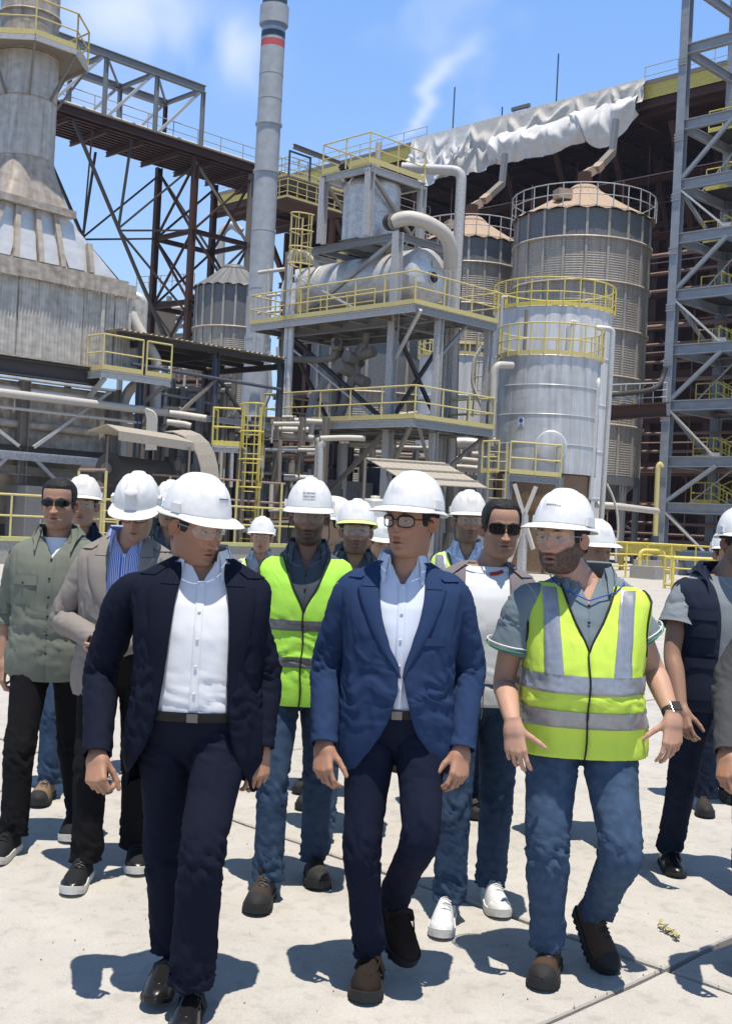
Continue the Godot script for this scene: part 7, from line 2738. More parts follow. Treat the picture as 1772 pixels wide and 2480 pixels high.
func wear_tee_blazer(P: Dictionary, root: Node3D, s: float) -> void:
	var t := part_of(root, "tee_shirt", garment(P, .90 * s, 1.492 * s, .009, null, .004, P.seed + 1.0, 46, 60), M.cloth_white)
	var rows := []
	for q: Array in [[1.480, .012], [1.492, .013], [1.498, .008]]:
		var row := PackedVector3Array()
		for i in 40:
			row.append(tp(P, (q[0] - .018 * smoothstep(.9, .0, absf(wrapf(TAU * i / 40.0, -PI, PI)))) * s, TAU * i / 40.0, q[1]))
		rows.append(row)
	hat_sub(t, "neck_band", grid_mesh(rows, true), M.cloth_white)
	hat_sub(t, "neck_stripe", patch_line(P, [[1.462 * s, .010], [1.466 * s, .035], [1.476 * s, .058]], .017, .008), M.red_stuff)
	var op: Array = P.open
	var e := edge_of(P, op)
	var y0: float = .82 * s
	var w := garment(P, y0, 1.50 * s, .021, e, .005, P.seed + 11.0, 50, 76, 1.2)
	var j := part_of(root, "jacket", join([w] + sleeves(P, .011, .0065)), P.coat_mat)
	for sd: float in [-1.0, 1.0]:
		var ys := spread(1.1 * s, 1.425 * s, 18)
		var ins := []
		var outs := []
		for i in ys.size():
			var r: Array = table(op, ys[i])
			var ed: float = r[1] if sd < 0 else r[2]
			ins.append(ed)
			outs.append(ed + sd * lerpf(.004, .07, pow(i / 17.0, .8)))
		hat_sub(j, "lapel", patch(P, ys, ins if sd > 0 else outs, outs if sd > 0 else ins, .028, .005, 6), P.coat_mat)
	rows = []
	for q: Array in [[1.455, .030], [1.49, .030], [1.512, .022], [1.50, .012]]:
		var row := PackedVector3Array()
		for i in 31:
			row.append(tp(P, q[0] * s, lerpf(.75, TAU - .75, i / 30.0), q[1]))
		rows.append(row)
	hat_sub(j, "collar", grid_mesh(rows, false), P.coat_mat)

func wear_utility(P: Dictionary, root: Node3D, s: float) -> void:
	# navy pocketed vest over a grey tee
	var ms := [garment(P, .88 * s, 1.492 * s, .008, null, .004, P.seed + 1.0, 40, 56)]
	ms.append_array(sleeves(P, .014, .005, .55, .014, 44.0))
	part_of(root, "tee_shirt", join(ms), P.shirt_mat)
	var op := [[0.0, -.06, .06], [1.0 * s, -.05, .05], [1.3 * s, -.045, .045], [1.44 * s, -.06, .06], [1.50 * s, -.08, .08]]
	var e := edge_of(P, op)
	var v := part_of(root, "utility_vest", garment(P, .84 * s, 1.475 * s, .026, e, .006, P.seed + 31.0, 46, 76, 1.3), P.coat_mat)
	for sd: float in [-1.0, 1.0]:
		for q: Array in [[1.20, 1.31, .062, .155], [.90, 1.08, .062, .16]]:
			hat_sub(v, "pocket", patch(P, spread(q[0] * s, q[1] * s, 6), spread(q[2], q[2], 6) if sd > 0 else spread(-q[3], -q[3], 6), spread(q[3], q[3], 6) if sd > 0 else spread(-q[2], -q[2], 6), .036, .006, 5), P.coat_mat)
			hat_sub(v, "pocket_flap", pocket_flap(P, (q[1] + .02) * s, q[2] - .006 if sd > 0 else -q[3] - .006, q[3] + .006 if sd > 0 else -q[2] + .006, .045, .044), P.coat_mat)
	hat_sub(v, "collar", shirt_collar(P, .7, .05, .022, .034), P.coat_mat)

# ---------------------------------------------------------------- stock poses
func bend(a: Vector3, b: Vector3, d: float, k := .5) -> Vector3:
	return a.lerp(b, k) + Vector3(0, 0, d)

# standing or striding figure with hanging arms; everything in metres about its own base
func stock(P: Dictionary, stride := .12, swing := .06, feet_yaw := .12) -> Dictionary:
	var s: float = P.h / 1.78
	var w: float = P.get("wide", 1.0)
	var lift: float = P.get("lift", .0)
	var lead: float = P.get("lead", 1.0)   # +1: the left foot is in front
	P.arms = {}
	P.legs = {}
	var yaw: float = P.get("yaw", 0.0)
	var R := Basis(Vector3.UP, yaw)
	for k: String in ["r", "l"]:
		var sd := -1.0 if k == "r" else 1.0
		var fw := sd * lead
		var sh := R * Vector3(sd * .178 * w, 1.405 * s, -.012)
		var el := R * Vector3(sd * .235 * w, 1.115 * s, -.035 - fw * swing)
		var wr := R * Vector3(sd * .235 * w, .865 * s, .055 - fw * swing * 1.6)
		P.arms[k] = [sh, el, wr, "relaxed", R * Vector3(-sd * .55, 0, .8)]
		var an := R * Vector3(sd * .095, .085 * s, fw * stride * 1.2)
		var kn := R * Vector3(sd * .095, .48 * s, .035 + fw * stride * .75)
		P.legs[k] = [R * Vector3(sd * .088 * w, .92 * s, -.005), kn, an, sd * feet_yaw + yaw, .0, an + R * Vector3(0, -.085 * s, -.065)]
	if not P.has("head"):
		P.head = {}
	if not P.head.has("pos"):
		P.head.pos = R * Vector3(0, P.h - .118, .02)
	return P

func make_people_materials() -> void:
	fold_noise = FastNoiseLite.new()
	fold_noise.seed = 3
	fold_noise.frequency = 1.0
	fold_noise.fractal_octaves = 2
	skin_noise = FastNoiseLite.new()
	skin_noise.seed = 8
	skin_noise.frequency = 1.0
	skin_noise.fractal_octaves = 3
	var w := Image.create(64, 64, false, Image.FORMAT_L8)
	for y in 64:
		for x in 64:
			var v := .5 + .25 * sin((x + y) * TAU / 8.0) + .25 * sin(x * TAU / 4.0) * sin(y * TAU / 4.0)
			w.set_pixel(x, y, Color(v, 0, 0))
	normal_tex("n_weave", w, 1.5)
	grey_tex("wash", noise_image(512, .012, 72, 4), .62, 1.0, .9)
	grey_tex("scuff", noise_image(512, .09, 71, 5), .80, 1.0, .35)
	var cl := noise_image(512, .02, 61, 3)
	normal_tex("n_cloth", cl, 10.0)
	# denim: fades in patches, slub lines
	var dn := noise_image(512, .25, 62, 2)
	var db := noise_image(512, .012, 63, 3)
	var den := Image.create(512, 512, false, Image.FORMAT_RGB8)
	for y in 512:
		for x in 512:
			var v := .84 + .26 * (dn.get_pixel(x, (y * 7) % 512).r - .5) + .16 * (db.get_pixel(x, y).r - .5)
			den.set_pixel(x, y, Color(clampf(v, 0, 1), clampf(v, 0, 1), clampf(v + .02, 0, 1)))
	tex["denim"] = ImageTexture.create_from_image(den)
	var st := Image.create(64, 64, false, Image.FORMAT_RGB8)
	for y in 64:
		for x in 64:
			var k := x % 16
			var v := 1.0 if k < 1 else .62 + .08 * ((x * 7 + y * 13) % 5) / 5.0
			st.set_pixel(x, y, Color(v, v, v))
	tex["pinstripe"] = ImageTexture.create_from_image(st)
	var ox := Image.create(64, 64, false, Image.FORMAT_RGB8)
	for y in 64:
		for x in 64:
			ox.set_pixel(x, y, Color(.35, .5, .85) if x % 16 < 8 else Color(.95, .96, 1.0))
	tex["oxford"] = ImageTexture.create_from_image(ox)
	var ch := noise_image(256, .35, 64, 2)
	grey_tex("slub", ch, .62, 1.0)
	var sk := mat("skin", Color(1, 1, 1), .52, 0, "", 1, "n_fine", .25)
	sk.uv1_triplanar = true
	sk.uv1_world_triplanar = true
	sk.uv1_scale = Vector3(14, 14, 14)
	sk.vertex_color_use_as_albedo = true
	sk.subsurf_scatter_enabled = true
	sk.subsurf_scatter_strength = .12
	mat("eye_white", lin(.36, .33, .31), .3)
	mat("iris", lin(.02, .012, .008), .2)
	mat("hair_black", lin(.012, .011, .011), .55, 0, "", 1, "n_fine", 1.5)
	mat("hat_white", lin(.86, .86, .85), .34, 0, "faint", 5.0)
	second(M.hat_white, "scuff", 7.0)
	M.hat_white.clearcoat_enabled = true
	M.hat_white.clearcoat = .25
	mat("hat_cream", lin(.80, .79, .745), .42, 0, "faint", 6.0)
	second(M.hat_cream, "scuff", 4.0)
	mat("hat_lime", lin(.66, .72, .28), .4)
	mat("cloth_white", lin(.74, .75, .78), .85, 0, "", 6, "n_cloth", .07)
	mat("cloth_lightblue", lin(.62, .68, .80), .85, 0, "", 6, "n_cloth", .07)
	mat("button_white", lin(.7, .7, .7), .4)
	mat("button_dark", lin(.02, .02, .022), .4)
	mat("leather_black", lin(.012, .012, .013), .28)
	mat("buckle", lin(.18, .17, .16), .35, .8)
	mat("belt_black", lin(.012, .011, .011), .6)
	mat("suede_brown", lin(.027, .020, .0165), .95, 0, "fine", 30.0, "n_fine", .8)
	mat("boot_brown", lin(.075, .046, .028), .75, 0, "dirt", 6.0, "n_fine", .6)
	mat("boot_grey", lin(.060, .050, .043), .85, 0, "dirt", 6.0)
	mat("boot_tan", lin(.25, .18, .12), .85, 0, "dirt", 6.0)
	mat("sole_black", lin(.022, .022, .023), .75, 0, "fine", 8.0)
	mat("sole_white", lin(.72, .72, .70), .7, 0, "dirt", 9.0)
	mat("canvas_black", lin(.018, .019, .021), .85)
	mat("knit_white", lin(.70, .71, .72), .8, 0, "blotch", 9.0)
	mat("lens_clear", lin(.9, .93, .95, .12), .03)
	M.lens_clear.transparency = BaseMaterial3D.TRANSPARENCY_ALPHA
	mat("lens_dark", lin(.006, .007, .008), .06)
	mat("frame_clear", lin(.35, .38, .42, .6), .2)
	M.frame_clear.transparency = BaseMaterial3D.TRANSPARENCY_ALPHA
	mat("denim_seam", lin(.22, .20, .17), .9)
	var own := func(key: String, c: Color, pat: String, sx: float, sy: float, rough := .85, ns := .35) -> void:
		var m := mat(key, c, rough, 0, pat, 1.0, "", 1.0, true)
		m.uv1_scale = Vector3(sx, sy, 1)
	own.call("suit_navy", lin(.020, .026, .055), "pinstripe", 26.0, 22.0)
	own.call("shirt_oxford", lin(.72, .74, .80), "oxford", 42.0, 40.0)
	for d: Array in [["blazer_blue", lin(.029, .056, .135), "slub", 9.0], ["blazer_trim", lin(.010, .016, .036), "slub", 9.0], ["chino_navy", lin(.0125, .0165, .037), "slub", 9.0], ["blazer_beige", lin(.30, .27, .245), "slub", 11.0], ["blazer_mauve", lin(.23, .205, .215), "slub", 11.0], ["suit_trouser", lin(.0115, .0145, .030), "slub", 10.0], ["trouser_black", lin(.012, .012, .014), "slub", 8.0], ["shirt_sage", lin(.205, .225, .185), "slub", 8.0], ["polo_grey", lin(.21, .265, .305), "slub", 10.0], ["tee_grey", lin(.27, .30, .33), "slub", 8.0], ["vest_navy", lin(.026, .033, .058), "slub", 6.0], ["suit_grey", lin(.085, .088, .092), "slub", 10.0], ["polo_dark", lin(.095, .115, .135), "slub", 10.0], ["shirt_pale", lin(.52, .56, .58), "slub", 9.0]]:
		var m := mat(d[0], d[1], .92, 0, d[2], d[3], "n_cloth", .10)
		m.uv1_world_triplanar = false
	mat("denim_blue", lin(.088, .148, .245), .88, 0, "denim", 3.2, "n_cloth", .18)
	mat("denim_mid", lin(.060, .105, .182), .88, 0, "denim", 3.2, "n_cloth", .18)
	mat("denim_dark", lin(.018, .028, .055), .88, 0, "denim", 3.2, "n_cloth", .18)
	for k: String in ["denim_blue", "denim_mid", "denim_dark"]:
		M[k].uv1_world_triplanar = false
		second(M[k], "wash", 2.3)
		M[k].uv2_world_triplanar = false
	mat("vest_lime", lin(.62, .83, .10), .7, 0, "fine", 5, "n_cloth", .12)
	mat("vest_green", lin(.43, .83, .09), .7, 0, "fine", 5, "n_cloth", .12)
	mat("vest_faded", lin(.62, .78, .22), .7, 0, "fine", 5, "n_cloth", .12)
	mat("band_grey", lin(.40, .42, .46), .34, .45, "blotch", 6.0, "n_cloth", .15)
	mat("band_dark", lin(.17, .175, .185), .38, .4, "blotch", 6.0, "n_cloth", .15)
	mat("trim_green", lin(.10, .33, .20), .8)
	mat("watch_band", lin(.025, .027, .028), .6)
	mat("cord_blue", lin(.04, .08, .40), .6)
	mat("ring_silver", lin(.6, .6, .6), .25, .9)
func feet(P: Dictionary, k: String, heel: Vector3, toe: Vector3) -> void:
	var d := toe - heel
	P.legs[k][3] = atan2(d.x, d.z)
	P.legs[k][4] = atan2(-d.y, Vector2(d.x, d.z).length())
	P.legs[k][5] = heel

func build_people() -> void:
	make_people_materials()
	var tan_skin := Color(0.366, 0.198, 0.127)
	var black_hair := Color(.014, .012, .011)
	var hat_hair := func(t: float) -> float: return .052 if t < 1.12 else (lerpf(.052, -.018, smoothstep(1.12, 1.30, t)) if t < 1.55 else lerpf(-.018, -.082, smoothstep(1.6, 2.3, t)))
	var side_hair := func(t: float) -> float: return .070 if t < 1.05 else (lerpf(.070, -.025, smoothstep(1.05, 1.32, t)) if t < 1.6 else lerpf(-.025, -.085, smoothstep(1.6, 2.3, t)))
	var J: Callable
	var P: Dictionary
	var B: Vector3
	# ---------------------------------------------------------------- navy suit
	B = atd(432 * KV, 1640 * KV, 3.95)
	B.y = 0
	J = func(x: float, y: float, d: float) -> Vector3: return atd(x * KV, y * KV, d) - B
	P = {"label": "man in a navy pinstripe suit and white shirt looking down to his left", "base": B, "h": 1.75, "wide": 1.08, "belly": .012, "yaw": .10, "yaw_hip": .06, "seed": 2.0, "hi": true,
		"skin": tan_skin, "hair": black_hair, "hair_mat": M.hair_black, "hairline": hat_hair, "hair_off": .006, "jaw": 1.05, "cheeks": .004, "beard": .18,
		"head": {"pos": J.call(438, 1166, 3.93), "yaw": .88, "pitch": .26, "size": 1.03}, "hat": {"marks": 1, "marks_at": .1}, "eyewear": "safety",
		"outfit": "suit", "shirt_mat": M.cloth_white, "coat_mat": M.suit_navy, "trouser_mat": M.suit_trouser, "belt_mat": M.belt_black, "coat_button": true, "coat_off": .024,
		"open": [[.5, -.20, .20], [.76, -.17, .15], [.85, -.135, .12], [.93, -.112, .105], [1.0, -.10, .098], [1.12, -.088, .094], [1.25, -.080, .092], [1.36, -.072, .085], [1.44, -.058, .065], [1.50, -.060, .062]], "break_y": 1.0, "hem": .73, "hem_round": -.01, "pocket_x": .125, "flare": .03,
		"leg_radii": [.100, .089, .077, .074, .073, .074], "crease": .007, "leg_fold": .007, "shoe": ["dress", M.leather_black, M.leather_black, M.leather_black]}
	stock(P)
	P.arms = {"r": [J.call(272, 1306, 3.97), J.call(226, 1490, 4.02), J.call(217, 1676, 3.84), "fist", Vector3(.85, 0, .5)], "l": [J.call(545, 1312, 3.97), J.call(589, 1495, 4.03), J.call(577, 1660, 3.95), "relaxed", Vector3(-.9, 0, .4)]}
	P.legs = {"r": [Vector3(-.095, .92, -.01), J.call(370, 1890, 4.0), J.call(384, 2098, 4.10), 0, 0, 0], "l": [Vector3(.095, .92, .0), J.call(449, 1895, 3.74), J.call(426, 2178, 3.80), 0, 0, 0]}
	feet(P, "r", J.call(382, 2165, 4.12), J.call(352, 2216, 3.90))
	feet(P, "l", ath(438 * KV, 2226 * KV, 0) - B, ath(400 * KV, 2318 * KV, 0) - B)
	person(P)
	# ---------------------------------------------------------------- blue blazer
	B = atd(874 * KV, 1690 * KV, 4.15)
	B.y = 0
	J = func(x: float, y: float, d: float) -> Vector3: return atd(x * KV, y * KV, d) - B
	P = {"label": "man in a bright blue blazer and dark framed glasses turning his head", "base": B, "h": 1.765, "wide": 1.02, "belly": .014, "yaw": -.04, "yaw_hip": -.02, "seed": 4.0, "hi": true,
		"skin": Color(0.378, 0.206, 0.136), "hair": Color(.03, .028, .028), "hair_mat": M.hair_black, "hairline": hat_hair, "hair_off": .005, "jaw": 1.0, "cheeks": .003, "beard": .10,
		"head": {"pos": J.call(912, 1155, 4.13), "yaw": -.62, "pitch": .05, "size": 1.02}, "hat": {}, "eyewear": "browline",
		"outfit": "suit", "shirt_mat": M.cloth_lightblue, "coat_mat": M.blazer_blue, "trouser_mat": M.chino_navy, "belt_mat": M.belt_black,
		"open": [[.5, -.15, .21], [.76, -.11, .16], [.82, -.075, .110], [.88, -.045, .066], [.945, -.022, .045], [1.0, -.010, .032], [1.06, .004, .020], [1.12, .004, .014], [1.2, -.030, .034], [1.32, -.062, .062], [1.42, -.075, .072], [1.50, -.066, .066]], "break_y": 1.12, "lapel": .062, "hem": .775, "hem_round": .035,
		"leg_radii": [.096, .084, .070, .063, .057, .057], "crease": .004, "leg_fold": .006, "shoe": ["chunky", M.suede_brown, M.sole_black, M.suede_brown], "shoe_size": 1.0}
	stock(P)
	P.arms = {"r": [J.call(772, 1296, 4.17), J.call(727, 1476, 4.21), J.call(719, 1652, 4.07), "relaxed", Vector3(.75, 0, .6)], "l": [J.call(1015, 1306, 4.17), J.call(1040, 1486, 4.22), J.call(1023, 1664, 4.08), "relaxed", Vector3(-.75, 0, .6)]}
	P.legs = {"r": [Vector3(-.088, .92, 0), J.call(803, 1892, 4.06), J.call(818, 2108, 4.18), 0, 0, 0], "l": [Vector3(.088, .92, 0), J.call(932, 1858, 3.98), J.call(874, 1990, 4.32), 0, 0, 0]}
	feet(P, "r", ath(826 * KV, 2158 * KV, 0) - B, ath(806 * KV, 2244 * KV, 0) - B)
	feet(P, "l", J.call(858, 1992, 4.44), J.call(897, 2126, 4.25))
	var r2 := person(P)
	var wr: Vector3 = P.arms.l[2]
	# ---------------------------------------------------------------- lime vest
	B = atd(1282 * KV, 1690 * KV, 4.36)
	B.y = 0
	J = func(x: float, y: float, d: float) -> Vector3: return atd(x * KV, y * KV, d) - B
	P = {"label": "bearded man in a lime safety vest gesturing with both open hands", "base": B, "h": 1.745, "wide": 1.13, "belly": .050, "yaw": -.10, "yaw_hip": -.05, "seed": 6.0, "hi": true, "bare_arms": true,
		"skin": Color(0.507, 0.301, 0.218), "hair": black_hair, "hair_mat": M.hair_black, "hairline": hat_hair, "hair_off": .006, "jaw": 1.12, "mouth": .0045, "cheeks": .007, "beard": .95, "beard_color": Color(.022, .017, .015),
		"head": {"pos": J.call(1246, 1192, 4.33), "yaw": -.68, "pitch": .04, "size": 1.06}, "hat": {"marks": 1, "marks_at": .15, "mark_mat": M.dusty_steel}, "eyewear": "safety",
		"outfit": "polo_vest", "shirt_mat": M.polo_grey, "trim": M.trim_green, "sleeve_to": .60, "vest_mat": M.vest_lime, "band_mat": M.band_grey, "verticals": true, "v_y": 1.235, "bands": [[1.085, 1.15], [.955, 1.02]], "vest_hem": .84,
		"trouser_mat": M.denim_blue, "jeans": true, "leg_radii": [.107, .097, .083, .077, .068, .061], "leg_fold": .0085, "shoe": ["boot", M.boot_brown, M.sole_black, M.leather_black], "shoe_size": 1.0}
	stock(P)
	P.arms = {"r": [J.call(1156, 1330, 4.36), J.call(1118, 1512, 4.40), J.call(1138, 1610, 4.18), "spread", Vector3(.95, .1, .35), Vector3(.12, -1, .25).normalized()], "l": [J.call(1378, 1316, 4.36), J.call(1448, 1482, 4.42), J.call(1492, 1594, 4.26), "spread", Vector3(-1, .1, .3), Vector3(-.05, -1, .25).normalized()]}
	P.legs = {"r": [Vector3(-.1, .90, 0), J.call(1213, 1896, 4.27), J.call(1214, 2100, 4.34), 0, 0, 0], "l": [Vector3(.1, .90, 0), J.call(1376, 1888, 4.19), J.call(1322, 2024, 4.50), 0, 0, 0]}
	feet(P, "r", ath(1224 * KV, 2138 * KV, 0) - B, ath(1184 * KV, 2240 * KV, 0) - B)
	feet(P, "l", J.call(1286, 2020, 4.60), J.call(1338, 2140, 4.42))
	var r3 := person(P)
	# wrist watch
	var w0: Vector3 = P.arms.l[2]
	var el: Vector3 = P.arms.l[1]
	var ay := (el - w0).normalized()
	var az := (Vector3(.2, .1, 1) - ay * ay.dot(Vector3(.2, .1, 1))).normalized()
	var wb := hat_part(r3, "watch", lathe([Vector2(.029, -.011), Vector2(.0315, -.011), Vector2(.0315, .011), Vector2(.029, .011)], 24), M.watch_band, Transform3D(Basis(ay.cross(az), ay, az), w0 + ay * .03))
	hat_sub(wb, "watch_case", chamfer_box(), M.black).transform = Transform3D(Basis.from_scale(Vector3(.034, .038, .012)), Vector3(.012, 0, .031))
	hat_sub(wb, "watch_bezel", chamfer_box(), M.ring_silver).transform = Transform3D(Basis.from_scale(Vector3(.037, .041, .009)), Vector3(.012, 0, .029))
	# eyewear cord round the neck
	var cp := PackedVector3Array()
	for q: Array in [[1.50, -1.6], [1.485, -.9], [1.455, -.35], [1.42, .0], [1.455, .4], [1.485, .9], [1.50, 1.6]]:
		cp.append(tp(P, q[0] * .98, q[1], .028))
	hat_part(r3, "neck_cord", sweep(cp, .0028, 6), M.cord_blue, Transform3D())
	# ---------------------------------------------------------------- green vest behind
	B = atd(664 * KV, 1600 * KV, 5.2)
	B.y = 0
	P = {"label": "man in a bright green safety vest with dark reflective bands", "base": B, "h": 1.765, "wide": 1.0, "yaw": .02, "seed": 8.0, "hi": true, "nose": 1.15, "jaw": .94, "lead": -1.0,
		"skin": Color(0.236, 0.139, 0.097), "hair": black_hair, "hair_mat": M.hair_black, "hairline": hat_hair, "beard": .8, "head": {"yaw": .0, "pitch": .08}, "hat": {"marks": 3, "mark_mat": M.dusty_steel, "tilt": -.06}, "cord": true, "eyewear": "safety", "bare_arms": true,
		"outfit": "polo_vest", "shirt_mat": M.polo_dark, "vest_mat": M.vest_green, "band_mat": M.band_dark, "v_y": 1.24, "bands": [[1.16, 1.205], [1.0, 1.045]], "vest_hem": .83,
		"trouser_mat": M.denim_mid, "jeans": true, "leg_fold": .008, "leg_radii": [.096, .086, .072, .066, .064, .066], "shoe": ["boot", M.boot_grey, M.sole_black, M.leather_black]}
	stock(P, .15, .05)
	person(P)
	# ---------------------------------------------------------------- sage shirt
	B = atd(112 * KV, 1560 * KV, 5.7)
	B.y = 0
	P = {"label": "bareheaded man in a sage green overshirt, sunglasses and black jeans", "base": B, "h": 1.765, "wide": 1.06, "yaw": .04, "seed": 10.0, "hi": true, "nose": 1.05, "jaw": 1.10, "cheeks": .005, "lead": -1.0,
		"skin": Color(0.389, 0.224, 0.153), "hair": black_hair, "hair_mat": M.hair_black, "hairline": side_hair, "hair_off": .007, "head": {"yaw": .0, "pitch": .0}, "eyewear": "sun", "beard": .12,
		"outfit": "overshirt", "shirt_mat": M.shirt_sage, "hem": .80, "sleeve_end": .3, "bare_arms": true, "trouser_mat": M.trouser_black, "leg_fold": .007, "shoe": ["sneaker", M.canvas_black, M.sole_white, M.canvas_black]}
	stock(P, .17, .07)
	P.legs.l[2] += Vector3(.04, 0, 0)
	person(P)
	# ---------------------------------------------------------------- beige blazer, looking down
	B = atd(262 * KV, 1600 * KV, 5.3)
	B.y = 0
	P = {"label": "man in a beige blazer and striped shirt looking down at his hands", "base": B, "h": 1.78, "wide": 1.0, "yaw": .12, "seed": 12.0, "hi": true, "nose": 1.2, "jaw": .98, "lead": -1.0,
		"skin": Color(0.401, 0.236, 0.165), "hair": Color(.08, .075, .07), "hair_mat": M.hair_black, "hairline": hat_hair, "beard": .35, "beard_color": Color(.16, .15, .145), "head": {"yaw": -.03, "pitch": .42, "pos": Vector3(.055, 1.635, .075)}, "hat": {"front_badge": true, "tilt": -.05}, "eyewear": "reading",
		"outfit": "suit", "shirt_mat": M.shirt_oxford, "coat_mat": M.blazer_beige, "trouser_mat": M.trouser_black,
		"open": [[.5, -.16, .16], [.8, -.12, .12], [1.0, -.06, .06], [1.1, -.03, .03], [1.3, -.065, .065], [1.43, -.062, .062], [1.5, -.064, .064]], "break_y": 1.1, "hem": .8,
		"leg_radii": [.096, .088, .078, .072, .068, .070], "shoe": ["sneaker", M.canvas_black, M.sole_white, M.leather_black]}
	stock(P, .12, .05)
	P.arms.r[1] = Vector3(-.27, 1.13, .0)
	P.arms.r[2] = Vector3(-.06, 1.06, .24)
	P.arms.r[4] = Vector3(.1, 1, .3)
	P.arms.l[2] = Vector3(.05, 1.05, .27)
	P.arms.l[1] = Vector3(.26, 1.12, .02)
	P.arms.l[4] = Vector3(-.1, 1, .3)
	person(P)
	# ---------------------------------------------------------------- mauve blazer with white tee
	B = atd(1062 * KV, 1600 * KV, 5.0)
	B.y = 0
	P = {"label": "bareheaded man in a grey mauve blazer, white tee and black sunglasses", "base": B, "h": 1.755, "wide": 1.03, "yaw": -.04, "seed": 14.0, "hi": true, "nose": .9, "jaw": 1.12, "cheeks": .006, "lead": -1.0,
		"skin": Color(0.413, 0.236, 0.165), "hair": black_hair, "hair_mat": M.hair_black, "hairline": func(t: float) -> float: return .082 if t < .75 else (lerpf(.082, -.02, smoothstep(.75, 1.35, t)) if t < 1.6 else lerpf(-.02, -.085, smoothstep(1.6, 2.3, t))), "hair_off": .009, "head": {"yaw": .12, "pitch": .04, "pos": Vector3(.05, 1.637, .03)}, "eyewear": "sun_wide", "beard": .15,
		"outfit": "tee_blazer", "coat_mat": M.blazer_mauve, "open": [[.5, -.14, .16], [.8, -.12, .14], [1.0, -.10, .12], [1.2, -.095, .105], [1.4, -.085, .09], [1.5, -.08, .08]],
		"trouser_mat": M.denim_mid, "jeans": true, "leg_fold": .008, "leg_radii": [.098, .090, .078, .072, .068, .066], "shoe": ["sneaker", M.knit_white, M.sole_white, M.knit_white], "shoe_size": 1.05}
	stock(P, .12, .05)
	person(P)
	# ---------------------------------------------------------------- navy utility vest at the right
	B = atd(1583 * KV, 1600 * KV, 5.6)
	B.y = 0
	P = {"label": "man in a navy pocketed utility vest over a grey tee shirt", "base": B, "h": 1.74, "wide": 1.05, "yaw": .1, "seed": 16.0, "bare_arms": true, "lead": 1.0,
		"skin": Color(0.295, 0.171, 0.118), "hair": black_hair, "hair_mat": M.hair_black, "hairline": hat_hair, "head": {"yaw": .25, "pitch": .05, "pos": Vector3(.075, 1.625, .03)}, "hat": {}, "beard": .15,
		"outfit": "utility", "shirt_mat": M.tee_grey, "coat_mat": M.vest_navy, "trouser_mat": M.denim_dark, "jeans": true, "shoe": ["dress", M.leather_black, M.sole_black, M.leather_black]}
	stock(P, .20, .10)
	person(P)
	# ---------------------------------------------------------------- grey suit at the edge
	B = atd(1800 * KV, 1640 * KV, 4.3)
	B.y = 0
	J = func(x: float, y: float, d: float) -> Vector3: return atd(x * KV, y * KV, d) - B
	P = {"label": "man in a charcoal grey suit, mostly out of sight, one hand hanging", "base": B, "h": 1.78, "wide": 1.05, "yaw": -.05, "seed": 18.0, "lead": 1.0,
		"skin": tan_skin, "hair": black_hair, "hair_mat": M.hair_black, "hairline": hat_hair, "head": {"yaw": -.3}, "hat": {},
		"outfit": "suit", "shirt_mat": M.cloth_white, "coat_mat": M.suit_grey, "trouser_mat": M.suit_grey, "open": [[.5, -.16, .16], [.8, -.1, .1], [1.1, -.01, .01], [1.3, -.06, .06], [1.43, -.06, .06], [1.5, -.06, .06]], "shoe": ["dress", M.leather_black, M.sole_black, M.leather_black]}
	stock(P, .15, .05)
	P.arms.r[2] = J.call(1612, 1672, 4.12)
	P.arms.r[1] = J.call(1618, 1505, 4.3)
	person(P)
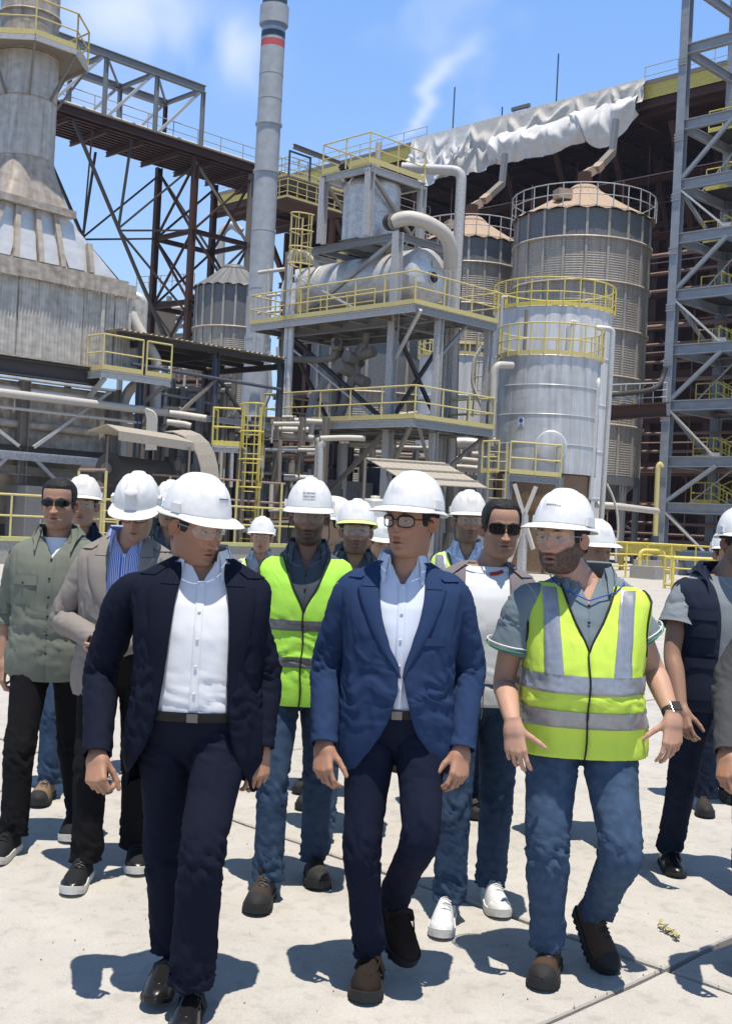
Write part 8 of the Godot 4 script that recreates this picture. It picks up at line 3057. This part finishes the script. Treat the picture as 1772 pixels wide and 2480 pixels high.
	# ---------------------------------------------------------------- the men and women further back
	var back := [
		{"label": "man in white hard hat half hidden behind the sage shirt man", "v": 178, "d": 6.7, "hat": {"mat": M.hat_cream}, "h": 1.765, "yaw": .15, "head": {"yaw": .12}, "eyewear": "safety", "skin": Color(0.389, 0.224, 0.159), "trouser_mat": M.denim_mid, "jeans": true, "shoe": ["boot", M.boot_tan, M.sole_black, M.leather_black], "shirt_mat": M.vest_navy, "vest_mat": M.vest_faded},
		{"label": "man hidden behind the navy suit, only his white hard hat showing", "v": 372, "d": 7.3, "h": 1.775, "yaw": .1, "skin": Color(0.354, 0.212, 0.147), "trouser_mat": M.denim_dark, "shoe": ["boot", M.boot_grey, M.sole_black, M.leather_black], "shirt_mat": M.polo_dark, "vest_mat": M.vest_faded},
		{"label": "small woman in white hard hat and clear glasses standing far back", "v": 578, "d": 8.3, "h": 1.595, "yaw": .05, "head": {"yaw": .0, "size": .93}, "eyewear": "safety", "skin": Color(0.425, 0.254, 0.177), "wide": .86, "slim": true, "trouser_mat": M.denim_dark, "shoe": ["boot", M.boot_grey, M.sole_black, M.leather_black], "shirt_mat": M.shirt_pale, "vest_mat": M.vest_faded, "long_sleeves": true, "jaw": .9, "nose": .8},
		{"label": "man in white hard hat seen in profile behind the green vest man", "v": 737, "d": 6.9, "hat": {"mat": M.hat_cream, "peak": .8}, "h": 1.72, "yaw": -.6, "head": {"yaw": -1.0}, "skin": Color(0.496, 0.307, 0.224), "trouser_mat": M.denim_mid, "shoe": ["boot", M.boot_tan, M.sole_black, M.leather_black], "shirt_mat": M.polo_dark, "vest_mat": M.vest_green},
		{"label": "man in goggles under a white hard hat with pale yellow brim", "v": 787, "d": 6.1, "h": 1.70, "yaw": .0, "head": {"yaw": .05, "pitch": -.05}, "eyewear": "goggles", "hat": {"brim": M.hat_lime, "peak": .6}, "skin": Color(0.354, 0.206, 0.142), "beard": .6, "trouser_mat": M.denim_blue, "jeans": true, "shoe": ["boot", M.boot_tan, M.boot_tan, M.leather_black], "shirt_mat": M.polo_dark, "vest_mat": M.vest_green},
		{"label": "person whose lowered white hard hat shows beside the blue blazer", "v": 843, "d": 8.0, "h": 1.615, "yaw": .2, "head": {"yaw": .3, "pitch": .25}, "skin": Color(0.425, 0.260, 0.189), "trouser_mat": M.denim_dark, "shoe": ["boot", M.boot_grey, M.sole_black, M.leather_black], "shirt_mat": M.shirt_pale, "vest_mat": M.vest_faded},
		{"label": "man in white hard hat and faded vest behind the mauve blazer", "v": 1034, "d": 6.6, "hat": {"mat": M.hat_cream, "tilt": -.08}, "h": 1.785, "yaw": -.1, "head": {"yaw": .1}, "eyewear": "safety", "skin": Color(0.354, 0.212, 0.147), "beard": .5, "trouser_mat": M.denim_dark, "shoe": ["boot", M.boot_grey, M.sole_black, M.leather_black], "shirt_mat": M.cloth_lightblue, "vest_mat": M.vest_faded, "long_sleeves": true},
		{"label": "man in hard hat hidden behind the lime vest man's shoulder", "v": 1317, "d": 6.2, "h": 1.66, "yaw": .2, "head": {"yaw": .3, "pitch": .1}, "skin": Color(0.354, 0.212, 0.147), "trouser_mat": M.denim_dark, "jeans": true, "shoe": ["boot", M.boot_grey, M.sole_black, M.leather_black], "shirt_mat": M.polo_dark, "vest_mat": M.vest_faded},
		{"label": "person in pale blue shirt and reflective vest behind the utility vest man", "v": 1612, "d": 7.2, "h": 1.66, "yaw": -.1, "skin": Color(0.389, 0.236, 0.165), "trouser_mat": M.denim_dark, "shoe": ["boot", M.boot_grey, M.sole_black, M.leather_black], "shirt_mat": M.cloth_lightblue, "vest_mat": M.vest_faded, "long_sleeves": true}]
	var i := 0
	for q: Dictionary in back:
		B = atd(float(q.v) * KV, 1250.0 * KV, q.d)
		B.y = 0
		var base := {"base": B, "nose": .85 + .12 * (i % 4), "jaw": 1.08 - .05 * (i % 4), "cheeks": .002 * (i % 3), "wide": .96 + .04 * (i % 3), "seed": 20.0 + i * 3.0, "lead": 1.0 if i % 2 else -1.0, "hair": black_hair, "hair_mat": M.hair_black, "hairline": hat_hair, "hat": {}, "bare_arms": not q.has("long_sleeves"),
			"outfit": "polo_vest", "band_mat": M.band_grey, "verticals": i % 2 == 0, "v_y": 1.22, "bands": [[1.12, 1.165], [.97, 1.015]], "vest_hem": .84, "leg_radii": [.096, .086, .074, .068, .066, .066]}
		base.merge(q, true)
		stock(base, .12 + .02 * (i % 3), .05)
		person(base)
		i += 1
func _ready() -> void:
	build_sky()
	make_shared()
	make_materials()
	build_ground()
	build_boiler_house()
	build_bridge()
	build_chimney()
	build_canopy()
	build_process_tower()
	build_silos()
	build_tanks()
	build_hall()
	build_stair_tower()
	build_clutter()
	build_people()
